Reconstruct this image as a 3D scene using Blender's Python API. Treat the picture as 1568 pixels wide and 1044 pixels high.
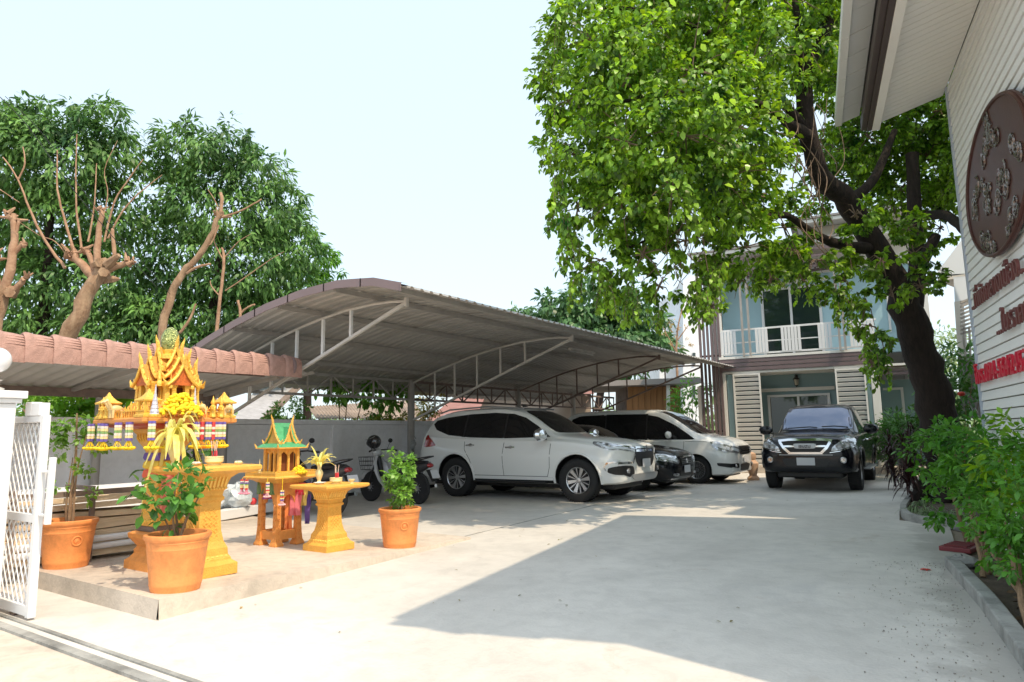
import bpy, bmesh, math, random
import numpy as np
from mathutils import Vector, Matrix, geometry
from mathutils.bvhtree import BVHTree
random.seed(7); rng = np.random.default_rng(7)
R = math.radians
scene = bpy.context.scene
for o in list(bpy.data.objects): bpy.data.objects.remove(o)
COL = scene.collection

# ------------------------------------------------------------ camera
CAM_Z, YAW, PITCH, ROLL, FPX = 1.2258, R(34.4443), .1382, .0161, 1030.6
cam = bpy.data.cameras.new('camera'); camo = bpy.data.objects.new('camera', cam); COL.objects.link(camo)
cam.sensor_width = 36; cam.lens = FPX / 1568 * 36; cam.clip_end = 2000; cam.clip_start = .05
camo.matrix_world = (Matrix.Translation((0, 0, CAM_Z)) @ Matrix.Rotation(YAW, 4, 'Z') @
                     Matrix.Rotation(math.pi / 2 + PITCH, 4, 'X') @ Matrix.Rotation(-ROLL, 4, 'Z'))
scene.camera = camo
scene.render.resolution_x = 1024; scene.render.resolution_y = 682

# ------------------------------------------------------------ light
SUNV = Vector((.675, -.145, 1.0)).normalized()           # towards the sun
w = bpy.data.worlds.new('World'); scene.world = w; w.use_nodes = True
nt = w.node_tree; bg = nt.nodes['Background']
sky = nt.nodes.new('ShaderNodeTexSky'); sky.sky_type = 'NISHITA'; sky.sun_disc = False
sky.sun_elevation = math.asin(SUNV.z); sky.sun_rotation = math.atan2(SUNV.x, SUNV.y)
sky.air_density = 1.0; sky.dust_density = 3.0; sky.ozone_density = 1.0
hz = nt.nodes.new('ShaderNodeMix'); hz.data_type = 'RGBA'; hz.inputs[0].default_value = .62; hz.inputs[7].default_value = (4.1, 4.75, 5.0, 1)   # hot season haze, the same in every direction
nt.links.new(sky.outputs[0], hz.inputs[6]); nt.links.new(hz.outputs[2], bg.inputs[0]); bg.inputs[1].default_value = .15
sun = bpy.data.lights.new('sun', 'SUN'); sun.energy = 2.0; sun.angle = R(.6); sun.color = (1, .82, .60)
suno = bpy.data.objects.new('sun', sun); COL.objects.link(suno)
suno.rotation_euler = SUNV.to_track_quat('Z', 'Y').to_euler()
vs = scene.view_settings; vs.view_transform = 'Standard'; vs.look = 'None'; vs.gamma = 1; vs.use_curve_mapping = False
vs.exposure = .92

# ------------------------------------------------------------ pixel helpers (photo pixels -> points of the place)
W2, H2 = 784, 522
S_, C_ = math.sin(YAW), math.cos(YAW)
OR = Vector((0, 0, CAM_Z))
def ray(px, py):
    xr, yr = px - W2, py - H2
    x = xr * math.cos(ROLL) - yr * math.sin(ROLL); y = xr * math.sin(ROLL) + yr * math.cos(ROLL)
    d = (x / FPX, math.cos(PITCH) + y / FPX * math.sin(PITCH), math.sin(PITCH) - y / FPX * math.cos(PITCH))
    return Vector((d[0] * C_ - d[1] * S_, d[0] * S_ + d[1] * C_, d[2]))
def gz(px, py, z=0): d = ray(px, py); return OR + d * ((z - CAM_Z) / d.z)
def pl(px, py, n, c): d = ray(px, py); n = Vector(n); return OR + d * ((c - n.dot(OR)) / n.dot(d))
def atX(px, py, X): return pl(px, py, (1, 0, 0), X)
def atY(px, py, Y): return pl(px, py, (0, 1, 0), Y)
def dep(px, py, D): d = ray(px, py); return OR + d * (D / (-d.x * S_ + d.y * C_))

# ------------------------------------------------------------ materials
MATS = {}
def mat(name, col, rough=.6, metal=0, var=.0, vs_=6, bump=0, bs=60, coat=0, col2=None, spec=.5, stretch=None, trans=0, island=0, emis=0, wave=None, alpha=1, streak=0):
    if name in MATS: return MATS[name]
    m = bpy.data.materials.new(name); m.use_nodes = True; n = m.node_tree.nodes; l = m.node_tree.links
    b = n['Principled BSDF']; out = n['Material Output']
    col = tuple(col) + (1,)
    b.inputs['Base Color'].default_value = col; b.inputs['Roughness'].default_value = rough; b.inputs['Metallic'].default_value = metal
    b.inputs['Coat Weight'].default_value = coat; b.inputs['Coat Roughness'].default_value = .04
    b.inputs['Specular IOR Level'].default_value = spec
    if alpha < 1: b.inputs['Alpha'].default_value = alpha
    tc = n.new('ShaderNodeTexCoord'); src = tc.outputs['Object']
    if stretch:
        mp = n.new('ShaderNodeMapping'); mp.inputs['Scale'].default_value = stretch; l.new(src, mp.inputs[0]); src = mp.outputs[0]
    cur = None
    if var or col2:
        nz = n.new('ShaderNodeTexNoise'); nz.inputs['Scale'].default_value = vs_; nz.inputs['Detail'].default_value = 6; nz.inputs['Roughness'].default_value = .62
        l.new(src, nz.inputs['Vector'])
        mr = n.new('ShaderNodeMapRange'); mr.inputs[1].default_value = .32; mr.inputs[2].default_value = .68; l.new(nz.outputs[0], mr.inputs[0])
        mx = n.new('ShaderNodeMix'); mx.data_type = 'RGBA'; l.new(mr.outputs[0], mx.inputs[0])
        c2 = tuple(col2) + (1,) if col2 else tuple(min(1, c * (1 + var)) for c in col[:3]) + (1,)
        c1 = tuple(c * (1 - var) for c in col[:3]) + (1,)
        mx.inputs[6].default_value = c1; mx.inputs[7].default_value = c2
        cur = mx.outputs[2]
    if island:
        g = n.new('ShaderNodeNewGeometry'); hs = n.new('ShaderNodeHueSaturation')
        mr = n.new('ShaderNodeMapRange'); mr.inputs[3].default_value = 1 - island; mr.inputs[4].default_value = 1 + island
        l.new(g.outputs['Random Per Island'], mr.inputs[0]); l.new(mr.outputs[0], hs.inputs['Value'])
        if cur: l.new(cur, hs.inputs['Color'])
        else: hs.inputs['Color'].default_value = col
        cur = hs.outputs[0]
    if cur: l.new(cur, b.inputs['Base Color'])
    if bump:
        nb = n.new('ShaderNodeTexNoise'); nb.inputs['Scale'].default_value = bs; nb.inputs['Detail'].default_value = 5; l.new(src, nb.inputs['Vector'])
        bp = n.new('ShaderNodeBump'); bp.inputs['Strength'].default_value = bump; bp.inputs['Distance'].default_value = .02
        l.new(nb.outputs[0], bp.inputs['Height']); l.new(bp.outputs[0], b.inputs['Normal'])
    if emis:
        b.inputs['Emission Color'].default_value = col; b.inputs['Emission Strength'].default_value = emis
    if trans:
        t = n.new('ShaderNodeBsdfTranslucent'); ms = n.new('ShaderNodeMixShader'); ms.inputs[0].default_value = trans
        if cur:
            hs2 = n.new('ShaderNodeHueSaturation'); hs2.inputs['Hue'].default_value = .485; hs2.inputs['Value'].default_value = 1.5; hs2.inputs['Saturation'].default_value = 1.1
            l.new(cur, hs2.inputs['Color']); l.new(hs2.outputs[0], t.inputs[0])
        else: t.inputs[0].default_value = col
        l.new(b.outputs[0], ms.inputs[1]); l.new(t.outputs[0], ms.inputs[2]); l.new(ms.outputs[0], out.inputs[0])
    MATS[name] = m
    return m

def leafmat(name, c, c2, trans=.3, isl=.35, rough=.4, vs_=1.2):
    return mat(name, c, rough, var=.001, col2=c2, vs_=vs_, trans=trans, island=isl, spec=.45)

# ------------------------------------------------------------ mesh building
class MB:
    def __init__(s): s.v = []; s.f = []; s.m = []; s.mi = 0
    def add(s, vs, fs):
        o = len(s.v); s.v += [tuple(v) for v in vs]
        for f in fs: s.f.append(tuple(i + o for i in f)); s.m.append(s.mi)
        return s
    def box(s, c, d, rz=0, M=None):
        x, y, z = d[0] / 2, d[1] / 2, d[2] / 2
        vs = [Vector((a * x, b * y, e * z)) for a in (-1, 1) for b in (-1, 1) for e in (-1, 1)]
        if M is None: M = Matrix.Rotation(rz, 3, 'Z')
        vs = [M @ v + Vector(c) for v in vs]
        return s.add(vs, [(0, 1, 3, 2), (4, 6, 7, 5), (0, 4, 5, 1), (2, 3, 7, 6), (0, 2, 6, 4), (1, 5, 7, 3)])
    def b2(s, x0, x1, y0, y1, z0, z1):
        return s.box(((x0 + x1) / 2, (y0 + y1) / 2, (z0 + z1) / 2), (abs(x1 - x0), abs(y1 - y0), abs(z1 - z0)))
    def bar(s, p0, p1, w, h=None):           # rectangular bar between two points
        h = h or w; p0, p1 = Vector(p0), Vector(p1); d = p1 - p0; L = d.length
        z = d.normalized(); up = Vector((0, 0, 1)) if abs(z.z) < .95 else Vector((0, 1, 0))
        x = z.cross(up).normalized(); y = x.cross(z)
        M = Matrix((x, y, z)).transposed()
        return s.box((p0 + p1) / 2, (w, h, L), M=M)
    def tube(s, pts, r, n=8, cap=True, closed=False):
        pts = [Vector(p) for p in pts]; k = len(pts)
        rs = r if hasattr(r, '__len__') else [r] * k
        rings = []; prev = None
        for i, p in enumerate(pts):
            if closed: d = pts[(i + 1) % k] - pts[i - 1]
            else: d = pts[min(i + 1, k - 1)] - pts[max(i - 1, 0)]
            if d.length < 1e-9: d = Vector((0, 0, 1))
            d.normalize()
            if prev is None:
                up = Vector((0, 0, 1)) if abs(d.z) < .9 else Vector((1, 0, 0)); x = d.cross(up).normalized()
            else: x = (prev - d * prev.dot(d)); x = x.normalized() if x.length > 1e-6 else d.orthogonal().normalized()
            prev = x; y = d.cross(x)
            rings.append([p + (x * math.cos(2 * math.pi * j / n) + y * math.sin(2 * math.pi * j / n)) * rs[i] for j in range(n)])
        vs = [v for rr in rings for v in rr]; fs = []
        for i in range(k if closed else k - 1):
            a, b = i * n, ((i + 1) % k) * n
            for j in range(n): fs.append((a + j, a + (j + 1) % n, b + (j + 1) % n, b + j))
        if cap and not closed: fs.append(tuple(range(n))[::-1]); fs.append(tuple((k - 1) * n + j for j in range(n)))
        return s.add(vs, fs)
    def cyl(s, p0, p1, r0, r1=None, n=12): return s.tube([p0, p1], [r0, r0 if r1 is None else r1], n)
    def lathe(s, prof, c=(0, 0, 0), n=24, M=None, sq=None, cap=True):   # prof = [(r,z)...]; sq: square plan
        c = Vector(c); vs = []; k = len(prof)
        for r, z in prof:
            for j in range(n):
                a = 2 * math.pi * (j + (.5 if sq else 0)) / n
                rr = r / math.cos(math.pi / n) if sq else r
                v = Vector((rr * math.cos(a), rr * math.sin(a), z))
                vs.append((M @ v if M else v) + c)
        fs = []
        for i in range(k - 1):
            for j in range(n): fs.append((i * n + j, i * n + (j + 1) % n, (i + 1) * n + (j + 1) % n, (i + 1) * n + j))
        if cap and prof[0][0] > 1e-5: fs.append(tuple(range(n))[::-1])
        if cap and prof[-1][0] > 1e-5: fs.append(tuple((k - 1) * n + j for j in range(n)))
        return s.add(vs, fs)
    def sph(s, c, r, n=12, m=8, sc=(1, 1, 1)):
        prof = [(math.sin(math.pi * i / m), -math.cos(math.pi * i / m)) for i in range(m + 1)]
        M = Matrix.Diagonal((r * sc[0], r * sc[1], r * sc[2]))
        prof[0] = (1e-4, -1); prof[-1] = (1e-4, 1)
        return s.lathe(prof, c, n, M)
    def prism(s, poly, z0, z1, M=None, c=(0, 0, 0)):    # polygon in XY extruded in Z, then M
        n = len(poly); c = Vector(c)
        vs = [Vector((x, y, z0)) for x, y in poly] + [Vector((x, y, z1)) for x, y in poly]
        vs = [(M @ v if M else v) + c for v in vs]
        fs = [tuple(range(n))[::-1], tuple(range(n, 2 * n))] + [(i, (i + 1) % n, n + (i + 1) % n, n + i) for i in range(n)]
        return s.add(vs, fs)
    def grid(s, P):                                     # P[i][j] points
        a, b = len(P), len(P[0])
        return s.add([p for row in P for p in row], [(i * b + j, i * b + j + 1, (i + 1) * b + j + 1, (i + 1) * b + j) for i in range(a - 1) for j in range(b - 1)])
    def mesh(s, name, mats, smooth=False, fix=True):
        me = bpy.data.meshes.new(name); me.from_pydata(s.v, [], s.f)
        for m in (mats if isinstance(mats, (list, tuple)) else [mats]): me.materials.append(m)
        if max(s.m, default=0) > 0: me.polygons.foreach_set('material_index', s.m)
        if fix:
            bm = bmesh.new(); bm.from_mesh(me); bmesh.ops.recalc_face_normals(bm, faces=bm.faces); bm.to_mesh(me); bm.free()
        if smooth:
            me.polygons.foreach_set('use_smooth', [True] * len(me.polygons)); me.set_sharp_from_angle(angle=R(38 if smooth is True else smooth))
        me.update(); return me
    def build(s, name, mats, parent=None, smooth=False, bev=0, kind=None, label=None, fix=True, loc=None, rz=0):
        o = bpy.data.objects.new(name, s.mesh(name, mats, smooth, fix)); COL.objects.link(o)
        if parent: o.parent = parent
        if loc is not None: o.location = loc
        if rz: o.rotation_euler.z = rz
        if bev:
            md = o.modifiers.new('bevel', 'BEVEL'); md.width = bev; md.segments = 2; md.limit_method = 'ANGLE'; md.angle_limit = R(35)
        if kind: o['kind'] = kind
        if label: o['label'] = label
        return o
def inst(name, me, parent=None, loc=(0, 0, 0), rot=(0, 0, 0), sc=None):
    o = bpy.data.objects.new(name, me); COL.objects.link(o); o.parent = parent; o.location = loc; o.rotation_euler = rot
    if sc: o.scale = sc
    return o
def thing(name, label, cat, loc=(0, 0, 0), rz=0, group=None):
    o = bpy.data.objects.new(name, None); o.empty_display_size = .1; COL.objects.link(o)
    o.location = loc; o.rotation_euler = (0, 0, rz); o['label'] = label; o['category'] = cat
    if group: o['group'] = group
    return o
def tag(o, label, cat, group=None):
    o['label'] = label; o['category'] = cat
    if group: o['group'] = group
    return o
def struct(o): o['kind'] = 'structure'; return o
KIDS = {}
def dup(root, loc, rz=0, label=None, group=None, sc=None):
    def kids(o): return [c for c in bpy.data.objects if c.parent == o]
    r = root.copy(); COL.objects.link(r); r.location = loc; r.rotation_euler = (0, 0, rz)
    if sc: r.scale = (sc,) * 3
    if label: r['label'] = label
    if group: r['group'] = group
    for ch in kids(root):
        c = ch.copy(); COL.objects.link(c); c.parent = r
        for g in kids(ch): d = g.copy(); COL.objects.link(d); d.parent = c
    return r

def leaves_mesh(name, P, D, N, L, wr, material, droop=.18):
    P, D, N = (np.asarray(a, float) for a in (P, D, N)); n = len(P); L = np.broadcast_to(np.asarray(L, float), (n,))[:, None]
    D /= np.linalg.norm(D, axis=1)[:, None] + 1e-9
    Sd = np.cross(D, N); Sd /= np.linalg.norm(Sd, axis=1)[:, None] + 1e-9
    Nn = np.cross(Sd, D)
    wv = L * wr / 2
    V = np.stack([P, P + D * L * .38 - Sd * wv + Nn * L * .05, P + D * L * .38 + Sd * wv + Nn * L * .05,
                  P + D * L * .75 - Sd * wv * .72 - Nn * L * droop * .3, P + D * L * .75 + Sd * wv * .72 - Nn * L * droop * .3, P + D * L - Nn * L * droop], 1).reshape(-1, 3)
    b = (np.arange(n) * 6)[:, None]
    loops = np.concatenate([b + 0, b + 2, b + 1, b + 1, b + 2, b + 4, b + 3, b + 3, b + 4, b + 5], 1).ravel()
    tot = np.tile([3, 4, 3], n); st = np.concatenate([[0], np.cumsum(tot)[:-1]])
    me = bpy.data.meshes.new(name); me.vertices.add(len(V)); me.vertices.foreach_set('co', V.ravel())
    me.loops.add(len(loops)); me.loops.foreach_set('vertex_index', loops.astype(np.int32))
    me.polygons.add(len(tot)); me.polygons.foreach_set('loop_start', st.astype(np.int32)); me.polygons.foreach_set('loop_total', tot.astype(np.int32))
    me.materials.append(material); me.update(calc_edges=True); me.validate()
    return me
def leafobj(name, P, D, N, L, wr, material, parent=None, kind='stuff', droop=.18):
    o = bpy.data.objects.new(name, leaves_mesh(name, P, D, N, L, wr, material, droop)); COL.objects.link(o)
    if parent: o.parent = parent
    if kind: o['kind'] = kind
    return o
def rdirs(n):
    a = rng.normal(size=(n, 3)); return a / np.linalg.norm(a, axis=1)[:, None]
def blob_leaves(blobs, per, leaf, down=.35, sub=.35, cluster=1, csz=.8):
    """blobs: (centre, radius[, squash]); scatter sub-clumps over each blob, leaves around them"""
    Ps, Ds, Ns = [], [], []
    for bl in blobs:
        c, r = np.array(bl[0], float), bl[1]; sq = bl[2] if len(bl) > 2 else .85
        n = int(per * r * r); ns = max(5, int(n / 26 / cluster))
        d = rdirs(ns); rr = r * rng.uniform(.35, 1, ns)[:, None] ** .5
        sc = d * rr * np.array([1, 1, sq]) + c; sr = r * sub * rng.uniform(.5, 1.1, ns)
        k = rng.integers(0, ns, n); dd = rdirs(n)
        p = sc[k] + dd * (sr[k] * rng.uniform(.2, 1, n) ** .5)[:, None] * np.array([1, 1, .8])
        out = (p - c) / r
        D = out * .7 + dd * .6 + rng.normal(size=(n, 3)) * .35 + np.array([0, 0, -down])
        N = np.array([0, 0, .9]) + out * .5 + rng.normal(size=(n, 3)) * .45
        Ps.append(p); Ds.append(D); Ns.append(N)
    P, D, N = map(np.concatenate, (Ps, Ds, Ns))
    return P, D, N, leaf * rng.uniform(.5, 1.3, len(P))
def smooth_path(pts, k=5):
    pts = [Vector(p) for p in pts]; out = []
    for i in range(len(pts) - 1):
        p0, p1, p2, p3 = pts[max(i - 1, 0)], pts[i], pts[i + 1], pts[min(i + 2, len(pts) - 1)]
        for t in range(k):
            t /= k
            out.append(.5 * ((2 * p1) + (p2 - p0) * t + (2 * p0 - 5 * p1 + 4 * p2 - p3) * t * t + (3 * p1 - p0 - 3 * p2 + p3) * t ** 3))
    out.append(pts[-1]); return out
def limb(mb, pts, r0, r1, n=9, k=4, wob=.04):
    q = smooth_path(pts, k); m = len(q)
    q = [p + Vector((random.uniform(-1, 1), random.uniform(-1, 1), random.uniform(-1, 1))) * wob * r0 for p in q]
    mb.tube(q, [(r0 + (r1 - r0) * (i / (m - 1))) * random.uniform(.93, 1.08) for i in range(m)], n)
# ============================================================ materials used
concrete = mat('concrete', (.60, .575, .53), .85, var=.10, vs_=.7, bump=.25, bs=40)
def weathered(m, s1=.35, lo=.70, hi=1.06, s2=9, lo2=.90):
    n = m.node_tree.nodes; l = m.node_tree.links; b = n['Principled BSDF']; src = b.inputs['Base Color'].links[0].from_socket
    tc = [x for x in n if x.type == 'TEX_COORD'][0]
    for sc, a, c, dt in ((s1, lo, hi, 8), (s2, lo2, 1.04, 4)):
        nz = n.new('ShaderNodeTexNoise'); nz.inputs['Scale'].default_value = sc; nz.inputs['Detail'].default_value = dt; nz.inputs['Roughness'].default_value = .65
        nz.inputs['Distortion'].default_value = .6
        l.new(tc.outputs['Object'], nz.inputs['Vector'])
        mr = n.new('ShaderNodeMapRange'); mr.inputs[1].default_value = .36; mr.inputs[2].default_value = .56; mr.inputs[3].default_value = a; mr.inputs[4].default_value = c
        l.new(nz.outputs[0], mr.inputs[0])
        vm = n.new('ShaderNodeVectorMath'); vm.operation = 'SCALE'; l.new(src, vm.inputs[0]); l.new(mr.outputs[0], vm.inputs['Scale']); src = vm.outputs[0]
    l.new(src, b.inputs['Base Color'])
weathered(concrete, .3, .88, 1.04, 5, .95)
slabm = mat('slab_concrete', (.58, .51, .43), .9, var=.08, vs_=1.2, bump=.25, bs=50); weathered(slabm, .8, .8)
kerbm = mat('kerb_concrete', (.34, .34, .32), .9, var=.15, vs_=4, bump=.5, bs=45); weathered(kerbm, 2, .6)
groundm = mat('dry_earth', (.30, .25, .19), 1, var=.2, vs_=1.5, bump=.6, bs=30)
soilm = mat('garden_soil', (.10, .075, .055), 1, var=.35, vs_=5, bump=.9, bs=35)
wallm = mat('grey_wall_paint', (.86, .86, .88), .8, var=.04, vs_=1.5, bump=.1, bs=80); weathered(wallm, .9, .95, 1.0, 9, .97)
steel = mat('painted_steel', (.36, .34, .32), .55, var=.15, vs_=3)
steelw = mat('pale_painted_steel', (.60, .58, .55), .5, var=.12, vs_=3)
rust = mat('rusty_steel', (.20, .15, .13), .7, var=.3, vs_=5)
sheet = mat('galvanised_sheet', (.47, .455, .43), .42, metal=.15, var=.12, vs_=.8, stretch=(2.5, .5, 1))
brownf = mat('brown_fascia', (.23, .165, .165), .5, var=.06, vs_=2)
white = mat('white_paint', (.78, .79, .80), .5, var=.02, vs_=2)
pink = mat('pink_clay_tile', (.44, .265, .22), .8, var=.18, vs_=9, bump=.5, bs=70)
blackp = mat('black_plastic', (.015, .015, .016), .45)
rubber = mat('tyre_rubber', (.022, .022, .023), .85, bump=.3, bs=90)
chrome = mat('chrome', (.75, .76, .78), .12, metal=1)
alloy = mat('machined_alloy', (.62, .63, .65), .28, metal=.9)
darkalloy = mat('dark_alloy', (.05, .05, .055), .4, metal=.5)
tint = mat('tinted_glass', (.008, .009, .011), .04, spec=.6)
lampg = mat('lamp_lens', (.10, .11, .12), .08, metal=.5, coat=1, col2=(.85, .87, .9), vs_=17)
redl = mat('red_lens', (.35, .01, .015), .12, coat=1)
led = mat('clear_lamp_lens', (.75, .80, .86), .12, coat=1)
wpaint = mat('white_car_paint', (.86, .875, .86), .35, coat=1)
bpaint = mat('black_car_paint', (.005, .006, .010), .22, coat=.35, spec=.35)
silver = mat('silver_plastic', (.45, .46, .47), .35, metal=.6)
plate = mat('plate_white', (.62, .63, .66), .5)
terra = mat('terracotta_glaze', (.80, .30, .09), .55, var=.06, vs_=3, bump=.08, bs=40)
weathered(terra, 7, .84, 1.05, 30, .95)
goldp = mat('ochre_shrine_paint', (.80, .44, .09), .5, var=.14, vs_=14, bump=.5, bs=60)
goldy = mat('yellow_gold_paint', (.88, .53, .09), .38, metal=.25, var=.16, vs_=25, bump=.4, bs=80)
shro = mat('orange_shrine_paint', (.72, .30, .075), .5, var=.12, vs_=12, bump=.3, bs=50)
redb = mat('shrine_red', (.42, .05, .03), .5)
cream = mat('cream_glaze', (.80, .72, .42), .35, var=.05, vs_=8)
greenr = mat('green_roof_paint', (.08, .38, .17), .4, var=.15, vs_=20, bump=.4, bs=120)
marig = mat('marigold', (.92, .66, .02), .7, var=.15, vs_=30, island=.2)
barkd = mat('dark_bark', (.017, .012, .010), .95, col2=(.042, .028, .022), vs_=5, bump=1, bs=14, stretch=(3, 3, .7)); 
barkl = mat('pale_bark', (.25, .145, .085), .95, col2=(.44, .30, .19), vs_=4, bump=1, bs=18, stretch=(2, 2, .8))
barko = mat('pruned_orange_bark', (.28, .15, .09), .95, col2=(.48, .31, .20), vs_=5, bump=.6, bs=25)
MATS_wood = wood = mat('weathered_plank', (.74, .60, .42), .85, var=.2, vs_=3, bump=.5, bs=20, stretch=(6, .6, 6))
wood_old = mat('grey_old_wood', (.22, .17, .14), .9, var=.25, vs_=4, bump=.5, bs=20)
blue = mat('teal_grey_render', (.28, .41, .44), .85, var=.03, vs_=1)
blueu = mat('pale_blue_render', (.42, .62, .70), .85, var=.03, vs_=1)
housew = mat('house_white', (.78, .77, .73), .7, var=.02, vs_=2)
purpleb = mat('purple_brown_slat', (.17, .125, .13), .55, var=.08, vs_=3)
hglass = mat('house_glass', (.02, .035, .035), .03, spec=.8)

# ============================================================ ground, driveway, slab
g = MB(); g.add([(-600, -300, -.02), (600, -300, -.02), (600, 900, -.02), (-600, 900, -.02)], [(0, 1, 2, 3)])
struct(g.build('ground', groundm))
g = MB(); n = 1
drive = [(-12.3, 2.0), (-3, 2.0), (3, 2.0), (3.2, 3.6), (1.05, 3.6), (.55, 5.2), (.1, 7.2), (-.3, 8.3), (-.42, 10.2), (-1.0, 10.6), (-1.1, 11.8), (-.7, 14), (-.4, 24), (-12.3, 26)]
g.add([(x, y, .004) for x, y in drive], [tuple(range(len(drive)))])
struct(g.build('driveway', concrete, fix=False))
g = MB(); g.add([(-30, -6, -.002), (12, -6, -.002), (12, 2.0, -.002), (-30, 2.0, -.002)], [(0, 1, 2, 3)])
struct(g.build('street_apron', slabm, fix=False))
g = MB(); g.box((-6, 1.95, .006), (17, .06, .02)); g.box((-6, 2.06, .006), (17, .03, .016)); struct(g.build('gate_track', kerbm))
def platz(x, y): # top of the shrine slab: a step at the near end, level with the drive at the far end
    t = min(1, max(0, (y - 2.6) / 3.6)); return .14 * (1 - t) + .03 * t
# slab: edge runs from near corner to where it meets the drive
E0, E1 = gz(243, 918, .14), gz(668, 838, .02)
pts = [(-12.2, 2.62), (E0.x, E0.y), (E1.x, E1.y), (E1.x - .15, 6.6), (-12.2, 6.6)]
g = MB(); rows = []
NX, NY = 10, 10
for j in range(NY + 1):
    t = j / NY; a = Vector((E0.x, E0.y, 0)).lerp(Vector((E1.x - .1, 6.5, 0)), t); b_ = Vector((-12.2, 2.62 + (6.6 - 2.62) * t, 0))
    rows.append([(lambda q: (q.x, q.y, platz(q.x, q.y)))(a.lerp(b_, i / NX)) for i in range(NX + 1)])
g.grid(rows)
fr = [r[0] for r in rows]; g.grid([fr, [(p[0] + .015, p[1], -.01) for p in fr]])
nr = rows[0]; g.grid([nr, [(p[0], p[1] - .012, -.01) for p in nr]])
struct(g.build('shrine_slab', slabm))
# construction joints in the drive
g = MB(); g.bar((-5.33, 7.0, .004), (-5.9, 15.6, .004), .022, .006); g.bar((-5.28, 6.5, .004), (-5.33, 7.0, .004), .022, .006)
struct(g.build('drive_joint', kerbm))
dm = concrete; n_ = dm.node_tree.nodes; l_ = dm.node_tree.links; b_ = n_['Principled BSDF']; src = b_.inputs['Base Color'].links[0].from_socket
tcx = [q for q in n_ if q.type == 'TEX_COORD'][0]
for sc_, lo_, hi_, colr, amt in ((1.1, .60, .72, (.42, .33, .25, 1), .45), (3.5, .64, .72, (.20, .19, .18, 1), .35), (.55, .56, .75, (.40, .40, .40, 1), .35)):
    nz = n_.new('ShaderNodeTexNoise'); nz.inputs['Scale'].default_value = sc_; nz.inputs['Detail'].default_value = 9; nz.inputs['Roughness'].default_value = .7; nz.inputs['Distortion'].default_value = 1.2
    mr = n_.new('ShaderNodeMapRange'); mr.inputs[1].default_value = lo_; mr.inputs[2].default_value = hi_; mr.inputs[4].default_value = amt
    mx = n_.new('ShaderNodeMix'); mx.data_type = 'RGBA'; mx.inputs[7].default_value = colr
    l_.new(tcx.outputs['Object'], nz.inputs['Vector']); l_.new(nz.outputs[0], mr.inputs[0]); l_.new(mr.outputs[0], mx.inputs[0]); l_.new(src, mx.inputs[6]); src = mx.outputs[2]
# gritty dirt along the right kerb
sx_ = n_.new('ShaderNodeSeparateXYZ'); l_.new(tcx.outputs['Object'], sx_.inputs[0])
yy_ = n_.new('ShaderNodeMath'); yy_.operation = 'MULTIPLY'; l_.new(sx_.outputs[1], yy_.inputs[0]); yy_.inputs[1].default_value = .1
uu_ = n_.new('ShaderNodeMath'); uu_.operation = 'ADD'; l_.new(sx_.outputs[0], uu_.inputs[0]); l_.new(yy_.outputs[0], uu_.inputs[1])
r1_ = n_.new('ShaderNodeMapRange'); r1_.inputs[1].default_value = -.35; r1_.inputs[2].default_value = .75; l_.new(uu_.outputs[0], r1_.inputs[0])
nz = n_.new('ShaderNodeTexNoise'); nz.inputs['Scale'].default_value = 2.2; nz.inputs['Detail'].default_value = 10; nz.inputs['Roughness'].default_value = .75; l_.new(tcx.outputs['Object'], nz.inputs['Vector'])
ad_ = n_.new('ShaderNodeMath'); ad_.operation = 'ADD'; l_.new(r1_.outputs[0], ad_.inputs[0]); l_.new(nz.outputs[0], ad_.inputs[1])
r2_ = n_.new('ShaderNodeMapRange'); r2_.inputs[1].default_value = .95; r2_.inputs[2].default_value = 1.12; r2_.inputs[4].default_value = .5; l_.new(ad_.outputs[0], r2_.inputs[0])
mx = n_.new('ShaderNodeMix'); mx.data_type = 'RGBA'; mx.inputs[7].default_value = (.30, .28, .25, 1); l_.new(r2_.outputs[0], mx.inputs[0]); l_.new(src, mx.inputs[6]); src = mx.outputs[2]
l_.new(src, b_.inputs['Base Color'])

# kerb and bed on the right, planting bed with kerb round the tree
bedc = [(.0 + .02, 7.35), (-.33, 8.35), (-.42, 8.9)]
g = MB()
k = [gz(1447, 868), gz(1500, 930), gz(1560, 1018), gz(1640, 1130)]
kp = [(k[0].x, k[0].y), (k[1].x, k[1].y), (k[2].x, k[2].y), (.42, 2.4)]
g = MB()
for a, b_ in zip(kp[:-1], kp[1:]):
    d = Vector((b_[0] - a[0], b_[1] - a[1], 0)).normalized() * .002
    g.bar((a[0] + .05, a[1], .045), (b_[0] + .05 - d.x, b_[1] - d.y, .045), .1, .11)
kerb = struct(g.build('garden_kerb', kerbm, bev=.012))
g = MB(); bed = [(kp[0][0] + .06, kp[0][1]), (kp[1][0] + .06, kp[1][1]), (kp[2][0] + .06, kp[2][1]), (.5, 2.4), (4, 2.4), (3.5, 9), (.2, 9)]
g.add([(x, y, .03) for x, y in bed], [tuple(range(len(bed)))]); struct(g.build('garden_bed', soilm, fix=False))
arc = [gz(1500, 822), gz(1450, 807), gz(1415, 803), gz(1388, 797), gz(1379, 787), gz(1384, 775), gz(1400, 757)]
arc = [Vector((p.x, p.y, 0)) for p in arc]
sp = smooth_path(arc, 5); P = []
for i, p in enumerate(sp):
    d = (sp[min(i + 1, len(sp) - 1)] - sp[max(i - 1, 0)]).normalized(); q = Vector((d.y, -d.x, 0)) * .09
    P.append([p + Vector((0, 0, -.01)), p + Vector((0, 0, .1)), p + q * .9 + Vector((0, 0, .1)), p + q + Vector((0, 0, -.01))])
g = MB(); g.grid(P); struct(g.build('tree_bed_kerb', kerbm))
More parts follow.
